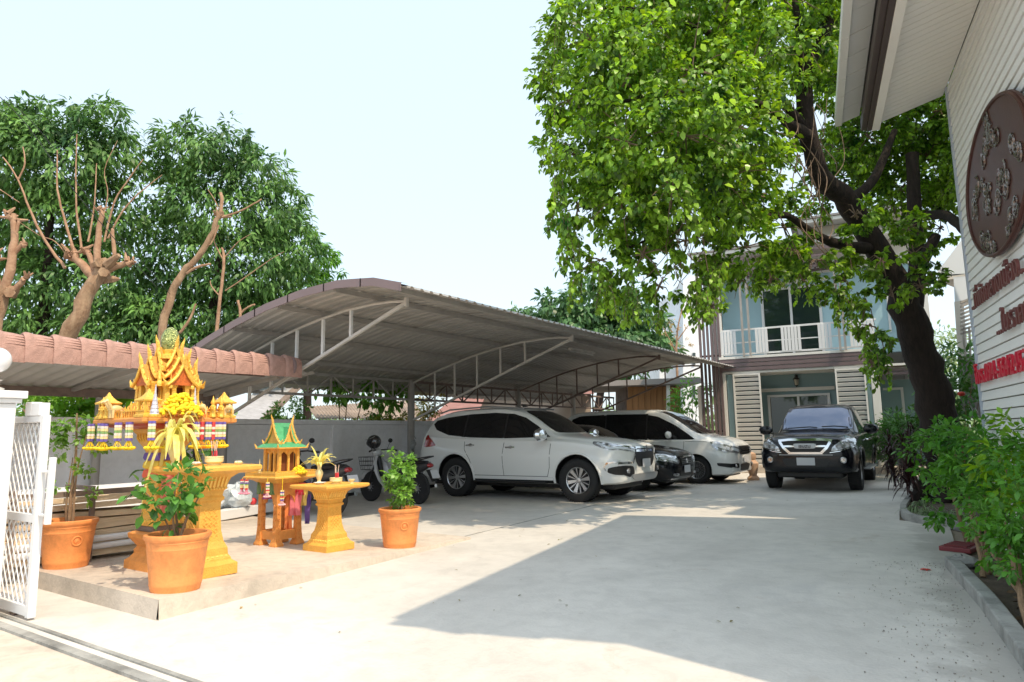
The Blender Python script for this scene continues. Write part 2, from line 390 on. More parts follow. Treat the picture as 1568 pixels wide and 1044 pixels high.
bedp = [(p.x, p.y) for p in sp] + [(.6, 15.5), (2.2, 15.5), (2.2, 9.6)]
g = MB(); g.add([(x, y, .055) for x, y in bedp], [tuple(range(len(bedp)))]); struct(g.build('tree_bed', soilm, fix=False))

# ============================================================ boundary wall with pilasters and recessed panels
WX = -11.45
wl = thing('boundary_wall', 'long low pale grey painted wall with raised pilasters behind the shrines and scooters', 'wall', (WX, 0, 0))
g = MB(); g.b2(-.10, -.03, -6, 23.2, 0, 1.55); g.build('panel', wallm, wl)
g = MB(); g.b2(-.13, .03, -6, 23.2, 1.50, 1.60); g.build('coping', wallm, wl, bev=.01)
pm = MB().b2(-.12, .05, -.12, .12, 0, 1.497).mesh('pilaster', wallm)
for i in range(12): inst('pilaster', pm, wl, (0, -5.2 + i * 2.52, 0))
g = MB(); g.b2(-.12, .015, -6, 23.2, 1.40, 1.49); g.b2(-.12, .02, -6, 23.2, 0, .16); g.build('rail', wallm, wl)

# ============================================================ carport
CPY0, CPY1 = 6.25, 20.2
prof = [(-5.95, 3.14), (-6.5, 3.29), (-7.2, 3.36), (-8.0, 3.33), (-8.8, 3.23), (-9.6, 3.07), (-10.4, 2.86), (-11.2, 2.61), (-12.1, 2.28)]
def pz(x):
    for (a, za), (b, zb) in zip(prof[:-1], prof[1:]):
        if b <= x <= a: return za + (zb - za) * (a - x) / (a - b)
    return prof[0][1] if x > prof[0][0] else prof[-1][1]
cp = thing('carport', 'long open carport with curved corrugated grey roof on cantilever steel trusses over the parked cars', 'carport', (-11.2, 12, 0))
def L_(p): return (p[0] + 11.2, p[1] - 12, p[2])
# corrugated sheet: ribs run across (along x); one sheet per ~0.76 m
sm = smooth_path([(x, 0, z) for x, z in prof], 3)
pitch = .19; nsheet = int((CPY1 - CPY0) / .76) + 1
def sheet_mesh(wd=.76, tk=.004):
    ys = []; zz = []
    y = 0
    while y < wd - 1e-6:
        for dy, dz in ((0, 0), (.11, 0), (.125, .028), (.165, .028)): ys.append(y + dy); zz.append(dz)
        y += .19
    ys.append(wd + .015); zz.append(0)
    m = MB(); top = [[(p.x + 11.2, yy, p.z + zz_ + .004) for yy, zz_ in zip(ys, zz)] for p in sm]
    bot = [[(a, b_, c - tk) for a, b_, c in row] for row in top]
    m.grid(top); m.grid([r[::-1] for r in bot]); m.grid([top[0], bot[0]]); m.grid([bot[-1], top[-1]])
    m.grid([[r[0] for r in bot], [r[0] for r in top]]); m.grid([[r[-1] for r in top], [r[-1] for r in bot]])
    return m.mesh('roof_sheet', sheet, fix=False)
sme = sheet_mesh()
for i in range(nsheet): inst('roof_sheet', sme, cp, (random.uniform(-.012, .012), CPY0 - 12 + i * .76, (i % 2) * .0035), (0, 0, random.uniform(-.002, .002)))
# fascia at the near end: brown folded strips following the curve
fx = [-6.0, -6.75, -7.5, -8.3, -9.1, -9.9, -10.7, -11.5]
for a, b_ in zip(fx[:-1], fx[1:]):
    m = MB(); q = [a + (b_ - a) * t / 3 for t in range(4)]
    top = [(x + 11.2, CPY0 - 12.03, pz(x) + .05) for x in q]; bot = [(x + 11.2, CPY0 - 12.03, pz(x) - .065) for x in q]
    m.grid([top, bot]); m.grid([[(x, y + .012, z) for x, y, z in bot], [(x, y + .012, z) for x, y, z in top]])
    m.grid([top, [(x, y + .16, z + .004) for x, y, z in top]]); m.grid([bot, [(x, y + .012, z) for x, y, z in bot]])
    for e in (0, 3): m.b2(top[e][0] - .006, top[e][0] + .006, top[e][1] - .006, top[e][1] + .004, bot[e][2], top[e][2])
    m.build('fascia_strip', brownf, cp)
# purlins
for x in (-6.15, -7.35, -8.6, -9.75, -10.75, -11.7):
    m = MB(); z = pz(x) - .05; m.bar(L_((x, CPY0 + .04, z)), L_((x, CPY1 - .1, z)), .045, .07); m.build('purlin', steel, cp)
# longitudinal truss along the posts
def longt(y0, y1, mat_):
    m = MB(); zt, zb = 2.53, 2.10; X = -11.2
    m.bar(L_((X, y0, zt)), L_((X, y1, zt)), .06, .06); m.build('truss_chord', mat_, cp)
    m = MB(); m.bar(L_((X, y0, zb)), L_((X, y1, zb)), .05, .05); m.build('truss_chord', mat_, cp)
    m = MB(); nn = round((y1 - y0) / .62); st = (y1 - y0) / nn
    for i in range(nn + 1): m.bar(L_((X, y0 + i * st, zb)), L_((X, y0 + i * st, zt)), .03)
    for i in range(nn):
        a, c = (zb, zt) if i % 2 else (zt, zb)
        m.bar(L_((X + .02, y0 + i * st, a)), L_((X + .02, y0 + (i + 1) * st, c)), .028)
    m.build('truss_web', mat_, cp)
ribs = [7.1, 12.0, 16.6, 19.9]
for a, b_ in zip([4.9] + ribs[:-1], ribs): longt(a + .02, b_ - .02, rust if a > 8 else steel)
longt(ribs[-1] + .02, 23, rust)
for i, Y in enumerate(ribs):
    mt = steelw if i < 2 else rust
    m = MB(); m.cyl(L_((-11.2, Y, 0)), L_((-11.2, Y, 2.56)), .085, .085, 14); m.cyl(L_((-11.2, Y, 2.56)), L_((-11.2, Y, 2.58)), .12, .12, 14)
    m.build('post', steel, cp, smooth=True)
    tip = -6.75
    xs = [tip - t * (11.2 - 6.75) / 14 for t in range(15)]
    m = MB(); m.tube([L_((x, Y, pz(x) - .13)) for x in xs], .023, 8); m.build('arched_chord', mt, cp, smooth=True)
    m = MB(); z1 = pz(tip) - .16
    m.bar(L_((tip, Y, z1)), L_((-11.12, Y, 1.62)), .045, .045); m.bar(L_((tip + .02, Y, z1 - .05)), L_((tip + .02, Y, z1 + .08)), .05); m.build('brace', mt, cp)
    for x in (-7.9, -8.55, -9.2, -9.85, -10.45):
        t = (tip - x) / (11.12 - 6.75); zb = z1 + (1.62 - z1) * t
        m = MB(); m.bar(L_((x, Y + .002, zb + .02)), L_((x, Y + .002, pz(x) - .15)), .042 if i == 0 else .034); m.build('strut', mt if i else white, cp)
# fluorescent tube under the roof
fl = thing('tube_light', 'dusty fluorescent tube light fixed under the middle of the carport roof', 'light', (-7.7, 14.2, pz(-7.7) - .17))
m = MB(); m.box((0, 0, .02), (.09, 1.2, .05)); m.build('housing', steelw, fl, bev=.006)
m = MB(); m.cyl((0, -.56, -.03), (0, .56, -.03), .014); m.build('tube', mat('unlit_tube', (.6, .6, .58), .3), fl, smooth=True)
# plastic bag tied to the post
bag = MB()
for i in range(5): bag.sph((random.uniform(-.05, .05), random.uniform(-.05, .05), -.07 + .035 * i), .075 - .01 * i, 9, 6, (1, .8, 1.1))
bag.tube([(-.05, 0, .05), (-.1, .02, .14), (-.02, .06, .2), (.05, .05, .12)], .01, 6)
tag(bag.build('plastic_bag', mat('cloudy_plastic', (.34, .36, .36), .35, var=.2, vs_=20), loc=(-11.05, 11.95 - .05, 1.05), smooth=True), 'knotted cloudy plastic bag hanging on the carport post by the white suv', 'bag')

# ============================================================ awning on the left with curved clay verge tiles
AX = -9.0
aw = thing('lean_to_awning', 'low lean-to awning of corrugated sheet edged with curved pinkish clay tiles at the left', 'awning', (-10.1, 4, 0))
def A_(x, y, z): return (x + 10.1, y - 4, z)
m = MB()
rows = []
ya = [1.0 - 2 + i * .05 for i in range(170)]
for x, z in ((AX - .03, 2.31), (-11.7, 1.98)): rows.append([A_(x, y, z + .14 * 0 + .018 * math.sin(y * 2 * math.pi / .19)) for y in ya])
m.grid(rows); m.grid([[(a, b_, c - .004) for a, b_, c in r] for r in rows][::-1]); m.build('roof_sheet', sheet, aw, smooth=60)
def tile_mesh():
    m = MB(); n = 9; pr = []
    # half-barrel ridge tile along y, lower front apron; slightly larger at one end
    def sec(y, s):
        pts = []
        pts.append((.11 * s, y, -.17)); pts.append((.115 * s, y, -.02))
        for i in range(n):
            a = math.pi * (i / (n - 1)); pts.append((.11 * s * math.cos(a), y, .17 * s * math.sin(a)))
        return pts
    ys = [(0, 1.04), (.03, 1.13), (.07, 1.11), (.11, 1.04), (.2, 1.0), (.315, .90)]
    o = [sec(y, s) for y, s in ys]; inn = [[(x * .9, y, z * .93 - .006) for x, y, z in r] for r in o]
    m.grid(o); m.grid(inn[::-1]); m.grid([o[0], inn[0]]); m.grid([inn[-1], o[-1]])
    m.grid([[r[0] for r in inn], [r[0] for r in o]])
    for z in (-.02, .0, .055): 
        pass
    for a in (12, 24, 36, 50):
        a = R(a); m.tube([(.112 * 1.0 * math.cos(a), .1, .172 * math.sin(a)), (.108 * math.cos(a), .3, .162 * math.sin(a))], .005, 4)
    for yy in (.13, .17, .21, .25): m.bar((.108, yy, -.16), (.108, yy, -.03), .006)
    return m.mesh('ridge_tile', pink, smooth=50)
tm = tile_mesh()
y = -1.0; zt = 2.34
while y < 6.75:
    inst('ridge_tile', tm, aw, A_(AX, y, 2.30 + .016 * (y - 3) + random.uniform(-.004, .004)), (random.uniform(-.015, .015), 0, random.uniform(-.02, .02))); y += .295
m = MB(); m.lathe([(.05, 0), (.2, .01), (.2, .05), (.06, .06)], n=16, M=Matrix.Rotation(R(-90), 3, 'X') @ Matrix.Scale(.8, 3)); m.build('ridge_end_cap', brownf, aw, loc=A_(AX, 6.8, 2.36), smooth=True)
m = MB(); m.bar(A_(-11.2, -2, 1.96), A_(-11.2, 6.9, 1.96), .06, .13); m.build('beam', rust, aw)
m = MB(); m.bar(A_(-9.35, -2, 2.2), A_(-9.35, 6.6, 2.24), .05, .07); m.build('purlin', rust, aw)
for y in (-.8, 1.9, 4.6, 6.7):
    m = MB(); m.bar(A_(-9.1, y, 2.19), A_(-11.2, y, 2.0), .05, .06); m.build('rafter', steel, aw)
for y in (.6, 5.0, 7.0 - .35):
    m = MB(); m.cyl(A_(-11.2, y, 0), A_(-11.2, y, 1.9), .06, .06, 12); m.build('post', steel, aw, smooth=True)
# ============================================================ vehicles
def interp(xs, ys, x):
    return float(np.interp(x, xs, ys))
def pchip(xs, Y, xq):
    xs = np.array(xs, float); Y = np.array(Y, float); h = np.diff(xs); d = np.diff(Y, axis=0) / h[:, None]; m = np.zeros_like(Y)
    for k in range(1, len(xs) - 1):
        s = (d[k - 1] * d[k]) > 0; w1 = 2 * h[k] + h[k - 1]; w2 = h[k] + 2 * h[k - 1]
        with np.errstate(all='ignore'): v = (w1 + w2) / (w1 / d[k - 1] + w2 / d[k])
        m[k] = np.where(s, v, 0)
    m[0] = d[0]; m[-1] = d[-1]; out = []
    for x in xq:
        k = min(max(np.searchsorted(xs, x) - 1, 0), len(h) - 1); t = (x - xs[k]) / h[k]
        out.append((2 * t**3 - 3 * t**2 + 1) * Y[k] + (t**3 - 2 * t**2 + t) * h[k] * m[k] + (-2 * t**3 + 3 * t**2) * Y[k + 1] + (t**3 - t**2) * h[k] * m[k + 1])
    return np.array(out)
def body_mesh(name, st, mats, arches, ar, bulge=.03, creases=()):
    """st rows: x, zbot, zbelt, ztop, wlow, wbelt, wtop (x decreasing from nose). arches: axle x list, ar radius"""
    st = sorted(st, key=lambda r: r[0]); xs = [r[0] for r in st]; Y = [r[1:] for r in st]
    xq = []
    for a, b_ in zip(xs[:-1], xs[1:]):
        k = max(2, int(math.ceil((b_ - a) / .07)))
        xq += [a + (b_ - a) * i / k for i in range(k)]
    xq.append(xs[-1]); V = pchip(xs, Y, xq)
    rings = []
    for x, (zb, zbe, zt, wl, wb, wt) in zip(xq, V):
        zt = max(zt, zbe + .012); h = zt - zbe
        wm = max(wl, wb) + bulge * min(1, wl / .8)
        cr = .035
        pts = [(0, zb), (wl * .86, zb), (wl * .97, zb + .03), (wl, zb + .09), (wm, zb + (zbe - zb) * .42), (wm + .004, zb + (zbe - zb) * .66), (wb + .012, zbe - .07), (wb, zbe - .012), (wb - .03, zbe + min(.012, h * .3))]
        e = min(.09, h * .55)
        pts += [(wt + .012, zt - e), (wt - .03, zt - e * .35), (wt - .13, zt - e * .02), (wt * .45, zt + cr * .55 * min(1, h * 4 + .4)), (0, zt + cr * .7 * min(1, h * 4 + .4))]
        # refine by midpoint rounding
        q = []
        for i in range(len(pts) - 1):
            (a, b1), (c, d) = pts[i], pts[i + 1]
            q.append((a, b1)); q.append(((a + c) / 2, (b1 + d) / 2))
            if i == 8: q.pop(); q += [(a + (c - a) * t, b1 + (d - b1) * t) for t in (.2, .4, .6, .8)]
        q.append(pts[-1])
        half = q; full = [(x, yy, z) for yy, z in half] + [(x, -yy, z) for yy, z in half[-2:0:-1]]
        rings.append(full)
    m = MB(); n = len(rings[0])
    vs_ = [p for r in rings for p in r]; fs = []
    for i in range(len(rings) - 1):
        for j in range(n): fs.append((i * n + j, i * n + (j + 1) % n, (i + 1) * n + (j + 1) % n, (i + 1) * n + j))
    half_n = n // 2
    for base in (0, (len(rings) - 1) * n):   # end caps as strips between left and right
        for j in range(half_n):
            a, b_, c, d = base + j, base + j + 1, base + (n - j - 1) % n, base + (n - j) % n
            f = [a, b_, c, d] if j else [a, b_, c]
            if j == half_n - 1: f = [a, b_, d]
            fs.append(tuple(dict.fromkeys(f)))
    m.add(vs_, fs)
    me = m.mesh(name, mats, True)
    o = bpy.data.objects.new(name, me); COL.objects.link(o)
    c = MB(); c.mi = 1
    W = max(r[4] for r in st) + .1
    for ax, az in arches:
        for s in (-1, 1):
            M = Matrix.Rotation(R(90), 3, 'X')
            c.lathe([(1e-4, 0), (ar, 0), (ar, .42), (1e-4, .42)], (ax, s * W + (.0 if s < 0 else 0) + (.42 if s < 0 else 0), az), 36, M)
    cut = c.build('arch_cutter', mats)
    md = o.modifiers.new('b', 'BOOLEAN'); md.operation = 'DIFFERENCE'; md.solver = 'EXACT'; md.object = cut
    dg = bpy.context.evaluated_depsgraph_get(); dg.update()
    nm = bpy.data.meshes.new_from_object(o.evaluated_get(dg)); nm.name = name
    o.modifiers.clear(); o.data = nm
    nm.polygons.foreach_set('use_smooth', [True] * len(nm.polygons)); nm.set_sharp_from_angle(angle=R(32))
    bpy.data.objects.remove(cut)
    bvh = BVHTree.FromPolygons([v.co for v in me.vertices], [tuple(p.vertices) for p in me.polygons])
    return o, bvh
def rnd(poly, r=.3, k=3):
    """round polygon corners (chaikin)"""
    for _ in range(k):
        q = []
        for i in range(len(poly)):
            a, b_ = poly[i], poly[(i + 1) % len(poly)]
            f = r if _ == 0 else .25
            q.append((a[0] + (b_[0] - a[0]) * f, a[1] + (b_[1] - a[1]) * f)); q.append((a[0] + (b_[0] - a[0]) * (1 - f), a[1] + (b_[1] - a[1]) * (1 - f)))
        poly = q
    return poly
def panel(name, bvh, poly, axis, side, material, parent, off=.004, grid=.08, label=None, thick=.02, smooth=True):
    """conform a 2D outline to the body. axis 'y': poly=(x,z) seen from side; 'x': poly=(y,z) from front(side=1)/rear(-1); 'z': poly=(x,y) from above"""
    xs = [p[0] for p in poly]; ys = [p[1] for p in poly]
    # densify the boundary
    bp = []
    for i in range(len(poly)):
        a, b_ = Vector(poly[i]), Vector(poly[(i + 1) % len(poly)]); k = max(1, int((b_ - a).length / grid))
        for t in range(k): bp.append(a.lerp(b_, t / k))
    nb = len(bp); pts = list(bp)
    gx = min(xs) + grid / 2
    while gx < max(xs):
        gy = min(ys) + grid / 2
        while gy < max(ys):
            pts.append(Vector((gx, gy))); gy += grid
        gx += grid
    ed = [(i, (i + 1) % nb) for i in range(nb)]
    V, E_, F, *_r = geometry.delaunay_2d_cdt(pts, ed, [list(range(nb))], 1, 1e-6)
    out = []; nrm = []
    for v in V:
        if axis == 'y': o_, d = Vector((v.x, side * 3, v.y)), Vector((0, -side, 0))
        elif axis == 'x': o_, d = Vector((side * 9, v.x, v.y)), Vector((-side, 0, 0))
        else: o_, d = Vector((v.x, v.y, 4)), Vector((0, 0, -1))
        hit, n_, i_, dist = bvh.ray_cast(o_, d)
        if hit is None: out.append(None); nrm.append(None); continue
        if n_.dot(d) > 0: n_ = -n_
        out.append(hit); nrm.append(n_)
    good = [i for i, p in enumerate(out) if p is not None]
    if not good: return None
    for i in range(len(out)):
        if out[i] is None:
            j = min(good, key=lambda g: (V[g] - V[i]).length); 
            p = out[j].copy()
            out[i] = p; nrm[i] = nrm[j]
    m = MB(); P = [p + n_ * off for p, n_ in zip(out, nrm)]
    m.add(P, [tuple(f) for f in F])
    # skirt
    cnt = {}
    for f in F:
        for a, b_ in zip(f, list(f[1:]) + [f[0]]): cnt[frozenset((a, b_))] = cnt.get(frozenset((a, b_)), 0) + 1
    base = len(m.v); Q = [p - n_ * thick for p, n_ in zip(P, nrm)]
    fs = [tuple(list(e) + [base + list(e)[1], base + list(e)[0]]) for e, c in cnt.items() if c == 1 and len(e) == 2]
    m.add(Q, []); m.f += fs; m.m += [0] * len(fs)
    return m.build(name, material, parent, smooth=50 if smooth else False, label=label)
def strip(name, bvh, path, axis, side, wdt, material, parent, off=.004, label=None, thick=.01):
    """thin raised strip following a 2D path on the body"""
    P = []
    pp = [Vector(p) for p in path]; q = []
    for a, b_ in zip(pp[:-1], pp[1:]):
        k = max(1, int((b_ - a).length / .06)); q += [a.lerp(b_, t / k) for t in range(k)]
    q.append(pp[-1]); m = MB(); rows = []
    for i, v in enumerate(q):
        d = (q[min(i + 1, len(q) - 1)] - q[max(i - 1, 0)]).normalized(); nn = Vector((-d.y, d.x)) * wdt / 2; row = []
        for s in (-1, 1):
            u = v + nn * s
            if axis == 'y': o_, dd = Vector((u.x, side * 3, u.y)), Vector((0, -side, 0))
            elif axis == 'x': o_, dd = Vector((side * 9, u.x, u.y)), Vector((-side, 0, 0))
            else: o_, dd = Vector((u.x, u.y, 4)), Vector((0, 0, -1))
            hit, n_, *_x = bvh.ray_cast(o_, dd)
            if hit is None: row = None; break
            if n_.dot(dd) > 0: n_ = -n_
            row.append((hit, n_))
        if row: rows.append([row[0][0] - row[0][1] * thick, row[0][0] + row[0][1] * off, row[1][0] + row[1][1] * off, row[1][0] - row[1][1] * thick])
    if len(rows) < 2: return None
    m.grid(rows); return m.build(name, material, parent, smooth=30, label=label)
def make_wheel(kind, r, wd, rr):
    """returns (tyre mesh, [rim meshes]) axis along y, outer face at -y"""
    t = MB(); M = Matrix.Rotation(R(90), 3, 'X')   # z -> -y
    h = wd / 2; sw = r - rr
    t.lathe([(rr - .012, -h * .75), (rr + .01, -h * .92), (rr + sw * .5, -h), (r - .028, -h * .93), (r - .006, -h * .78), (r, -h * .45), (r, h * .45), (r - .006, h * .78), (r - .028, h * .93), (rr + sw * .5, h), (rr + .01, h * .92), (rr - .012, h * .75)], n=48, M=M, cap=False)
    for i in range(52):   # tread lugs
        a = 2 * math.pi * i / 52
        for s in (-1, 1):
            A = a + s * .03
            c = Vector((math.cos(A) * (r + .001), s * h * .55, math.sin(A) * (r + .001)))
            t.box(c, (.012, h * .6, .022), M=Matrix.Rotation(-A, 3, 'Y'))
    tm_ = t.mesh('wheel', rubber, 50)
    m = MB(); yo = -h * .62        # outer plane
    m.mi = 0
    m.lathe([(rr - .001, h * .7), (rr - .03, h * .5), (rr - .035, -h * .4), (rr - .02, -h * .72), (rr, -h * .82), (rr + .006, -h * .74)], n=40, M=Matrix.Rotation(R(-90), 3, 'X'), cap=False)
    m.mi = 1
    m.lathe([(1e-4, 0), (rr - .03, 0), (rr - .03, .01), (1e-4, .01)], (0, .02, 0), 32, M)
    m.lathe([(1e-4, 0), (rr * .62, 0), (rr * .62, .02), (1e-4, .02)], (0, -.0, 0), 28, M)
    m.mi = 0 if kind != 'suv' else 0
    def spoke(a, w0, w1, y0=yo * .75, y1=yo, mi=0, r0=.04, tk=.035):
        m.mi = mi; u = Vector((math.cos(a), 0, math.sin(a))); v = Vector((-math.sin(a), 0, math.cos(a)))
        p = []
        for rad, ww, yy in ((r0, w0, y0), (rr - .018, w1, y1)):
            for s in (-1, 1):
                for d_ in (0, tk): p.append(u * rad + v * ww * s / 2 + Vector((0, yy + d_, 0)))
        m.add(p, [(0, 2, 3, 1), (4, 5, 7, 6), (0, 4, 6, 2), (1, 3, 7, 5), (0, 1, 5, 4), (2, 6, 7, 3)])
    if kind == 'suv':
        for i in range(6):
            a = 2 * math.pi * i / 6 + .25
            spoke(a, .035, .075); spoke(a + .42, .018, .03, mi=1); spoke(a - .42, .018, .03, mi=1); spoke(a + .50, .012, .02); 
    elif kind == 'van':
        for i in range(20): spoke(2 * math.pi * i / 20, .016, .026, r0=.07)
    elif kind == 'sedan':
        for i in range(5):
            a = 2 * math.pi * i / 5; spoke(a - .12, .03, .035); spoke(a + .12, .03, .035)
    else:
        for i in range(6): spoke(2 * math.pi * i / 6, .05, .07)
    m.mi = 0; m.lathe([(1e-4, 0), (.055, .0), (.045, .02), (1e-4, .024)], (0, yo * .75, 0), 16, M)
    m.mi = 1
    for i in range(5):
        a = 2 * math.pi * i / 5; m.cyl((.09 * math.cos(a), yo * .55, .09 * math.sin(a)), (.09 * math.cos(a), yo * .8, .09 * math.sin(a)), .01, n=6)
    return tm_, m.mesh('rim', [alloy, darkalloy], 30)
def put_wheels(root, wm, wb, tr, r, steer=0):
    for ax, st_ in ((0, steer), (-wb, 0)):
        for s in (-1, 1):
            o = inst('wheel', wm[0], root, (ax, s * tr / 2, r), (0, random.uniform(0, 1), (0 if s < 0 else math.pi) + st_))
            inst('rim', wm[1], o)
def mirror(root, x, y, z, s, m1, sc=1):
    m = MB(); m.lathe([(1e-4, -.03), (.09, -.025), (.105, 0), (.085, .035), (1e-4, .05)], (0, s * .12 * sc, .03), 20, Matrix.Rotation(R(90), 3, 'Y') @ Matrix.Diagonal((.82 * sc, 1.15 * sc, 1.3 * sc))); m.build('mirror', m1, root, smooth=True, loc=(x, y, z))
    m = MB(); m.bar((0, -s * .03, -.05), (0, s * .06, -.03), .06, .03); m.build('mirror_stalk', blackp, root, bev=.008, loc=(x, y, z))
    m = MB(); m.sph((-.03 * sc, s * .12 * sc, .03), .085 * sc, 12, 8, (.15, .95, .75)); m.build('mirror_glass', chrome, root, smooth=True, loc=(x, y, z))
def handle(root, bvh, x, z, s, material):
    hit, n_, *_ = bvh.ray_cast(Vector((x, s * 3, z)), Vector((0, -s, 0)))
    if hit is None: return
    m = MB(); m.lathe([(1e-4, 0), (.055, 0), (.05, .006), (1e-4, .007)], (0, 0, 0), 16, Matrix.Rotation(R(90 * s * -1), 3, 'X') @ Matrix.Diagonal((1, .6, 1)))
    m.tube([(-.10, s * .008, .0), (-.08, s * .038, 0), (.07, s * .038, 0), (.10, s * .008, 0)], .016, 8)
    m.build('door_handle', material, root, smooth=True, loc=hit)
def plate_obj(root, x, y, z, rz=0, s=1, wd=.34, hg=.15, tilt=0):
    o = MB().box((0, 0, 0), (.012, wd, hg)).build('licence_plate', plate, root, bev=.003, loc=(x, y, z)); o.rotation_euler = (0, tilt, rz)
def underbody(root, x0, x1, w_, z0, z1):
    MB().b2(x0, x1, -w_, w_, z0, z1).build('underbody', blackp, root, bev=.03)

# ---------------------------------------------------------------- white SUV
hd = R(.53)
suv = thing('parked_suv', 'large white SUV with dark tinted windows, nearest of the cars under the carport', 'car', (-6.06, 10.83 + .90, .0), hd)
st = [(.93, .42, .84, .90, .38, .36, .30), (.90, .38, .88, .98, .60, .56, .50), (.80, .34, .93, 1.03, .76, .73, .64), (.62, .32, .97, 1.07, .86, .83, .70), (.30, .30, 1.02, 1.12, .895, .865, .74),
      (-.2, .30, 1.08, 1.17, .90, .875, .76), (-.50, .30, 1.10, 1.22, .90, .875, .74), (-.75, .30, 1.11, 1.38, .90, .875, .70), (-1.10, .30, 1.12, 1.60, .90, .875, .655), (-1.45, .30, 1.13, 1.715, .90, .875, .64), (-2.0, .30, 1.145, 1.765, .90, .875, .64),
      (-2.8, .30, 1.17, 1.755, .90, .875, .635), (-3.3, .32, 1.20, 1.70, .89, .865, .62), (-3.6, .36, 1.22, 1.62, .87, .84, .60), (-3.75, .40, 1.20, 1.48, .83, .80, .60), (-3.86, .46, 1.05, 1.18, .74, .72, .55)]
body, bv = body_mesh('body', st, [wpaint, blackp], [(0, .40), (-2.8, .40)], .455, bulge=.035); body.parent = suv
for s in (-1, 1):
    P = [(-.62, 1.17), (-1.6, 1.155), (-2.45, 1.18), (-3.05, 1.235), (-3.42, 1.35), (-3.57, 1.47), (-3.50, 1.545), (-3.2, 1.60), (-2.55, 1.655), (-1.95, 1.665), (-1.5, 1.63), (-1.22, 1.55), (-.92, 1.38)]
    # split into separate panes
    def cutx(poly, a, b_):
        q = []
        n = len(poly)
        def cl(poly, keep, xv):
            o_ = []
            for i in range(len(poly)):
                p0, p1 = poly[i], poly[(i + 1) % len(poly)]; k0, k1 = keep(p0), keep(p1)
                if k0: o_.append(p0)
                if k0 != k1: t = (xv - p0[0]) / (p1[0] - p0[0]); o_.append((xv, p0[1] + (p1[1] - p0[1]) * t))
            return o_
        return cl(cl(poly, lambda p: p[0] <= a, a), lambda p: p[0] >= b_, b_)
    for a, b_ in ((0, -1.62), (-1.665, -2.62), (-2.665, -4)):
        panel('side_window', bv, cutx(P, a, b_), 'y', s, tint, suv, off=.006)
    panel('window_pillar', bv, [(-1.60, 1.16), (-1.60, 1.64), (-1.69, 1.645), (-1.69, 1.16)], 'y', s, blackp, suv, off=.003)
    panel('window_pillar', bv, [(-2.60, 1.19), (-2.60, 1.65), (-2.69, 1.645), (-2.69, 1.195)], 'y', s, blackp, suv, off=.003)
    for pth in ([(-.55, 1.10), (-.56, .62), (-.62, .44)], [(-1.60, 1.14), (-1.62, .8), (-1.60, .44)], [(-2.58, 1.17), (-2.56, .95), (-2.42, .75), (-2.32, .50)], [(-.62, .445), (-2.32, .445)]):
        strip('door_seam', bv, pth, 'y', s, .009, blackp, suv, off=.0015)
    strip('sill_trim', bv, [(-.50, .41), (-2.34, .41)], 'y', s, .05, wpaint, suv, off=.02)
    strip('sill_shadow', bv, [(-.50, .355), (-2.34, .355)], 'y', s, .05, blackp, suv, off=.01)
    m = MB(); m.bar((-.62, s * .93, .335), (-2.28, s * .93, .335), .12, .03); m.build('running_board', blackp, suv, bev=.01)
    m = MB(); m.tube([(-.45, s * .60, 1.70 - .28), (-1.32, s * .60, 1.735), (-2.2, s * .6, 1.80), (-3.2, s * .585, 1.765), (-3.45, s * .58, 1.70)][1:], .017, 8); m.build('roof_rail', silver, suv, smooth=True)
    handle(suv, bv, -1.45, .985, s, chrome); handle(suv, bv, -2.42, 1.03, s, chrome)
    mirror(suv, -.66, s * .90, 1.18, s, chrome, 1.45)
    strip('lamp_strip', bv, [(.86, .955), (.62, .955), (.36, 1.045)], 'y', s, .022, led, suv, off=.018); strip('lamp_strip', bv, [(s * .78, .955), (s * .56, .93), (s * .42, .895)], 'x', 1, .022, led, suv, off=.020); strip('chrome_blade', bv, [(s * .80, 1.0), (s * .52, .965), (s * .36, .93)], 'x', 1, .014, chrome, suv, off=.022)
    panel('tail_light', bv, rnd([(-3.66, .98), (-3.30, 1.02), (-3.62, 1.27)], .12, 2), 'y', s, redl, suv, off=.02)
    panel('headlight', bv, rnd([(.86 * 1, .93), (.62, .92), (.30, 1.03), (.26, 1.08), (.55, 1.045), (.80, 1.0)], .15, 2), 'y', s, lampg, suv, off=.012)
    panel('headlight', bv, rnd([(s * .80, 1.02), (s * .80, .93), (s * .40, .865), (s * .38, .93), (s * .55, .99)], .12, 2), 'x', 1, lampg, suv, off=.014)
    panel('fog_surround', bv, rnd([(s * .80, .66), (s * .50, .64), (s * .46, .50), (s * .62, .45), (s * .80, .52)], .15, 2), 'x', 1, blackp, suv, off=.012)
    panel('fog_surround', bv, rnd([(.86, .66), (.62, .62), (.60, .54), (.72, .50), (.86, .49)], .15, 2), 'y', s, blackp, suv, off=.010)
    strip('chrome_blade', bv, [(s * .82, .70), (s * .52, .70), (s * .44, .84)], 'x', 1, .035, chrome, suv, off=.024)
    strip('chrome_blade', bv, [(.80, .73), (.60, .70), (.55, .63), (.58, .57)], 'y', s, .028, chrome, suv, off=.018)
    hit, n_, *_ = bv.ray_cast(Vector((5, s * .66, .56)), Vector((-1, 0, 0)))
    m = MB(); m.lathe([(.045, 0), (.045, .03), (1e-4, .035)], (0, 0, 0), 16, Matrix.Rotation(R(90), 3, 'Y')); m.build('fog_lamp', lampg, suv, smooth=True, loc=hit + Vector((.005, 0, 0)))
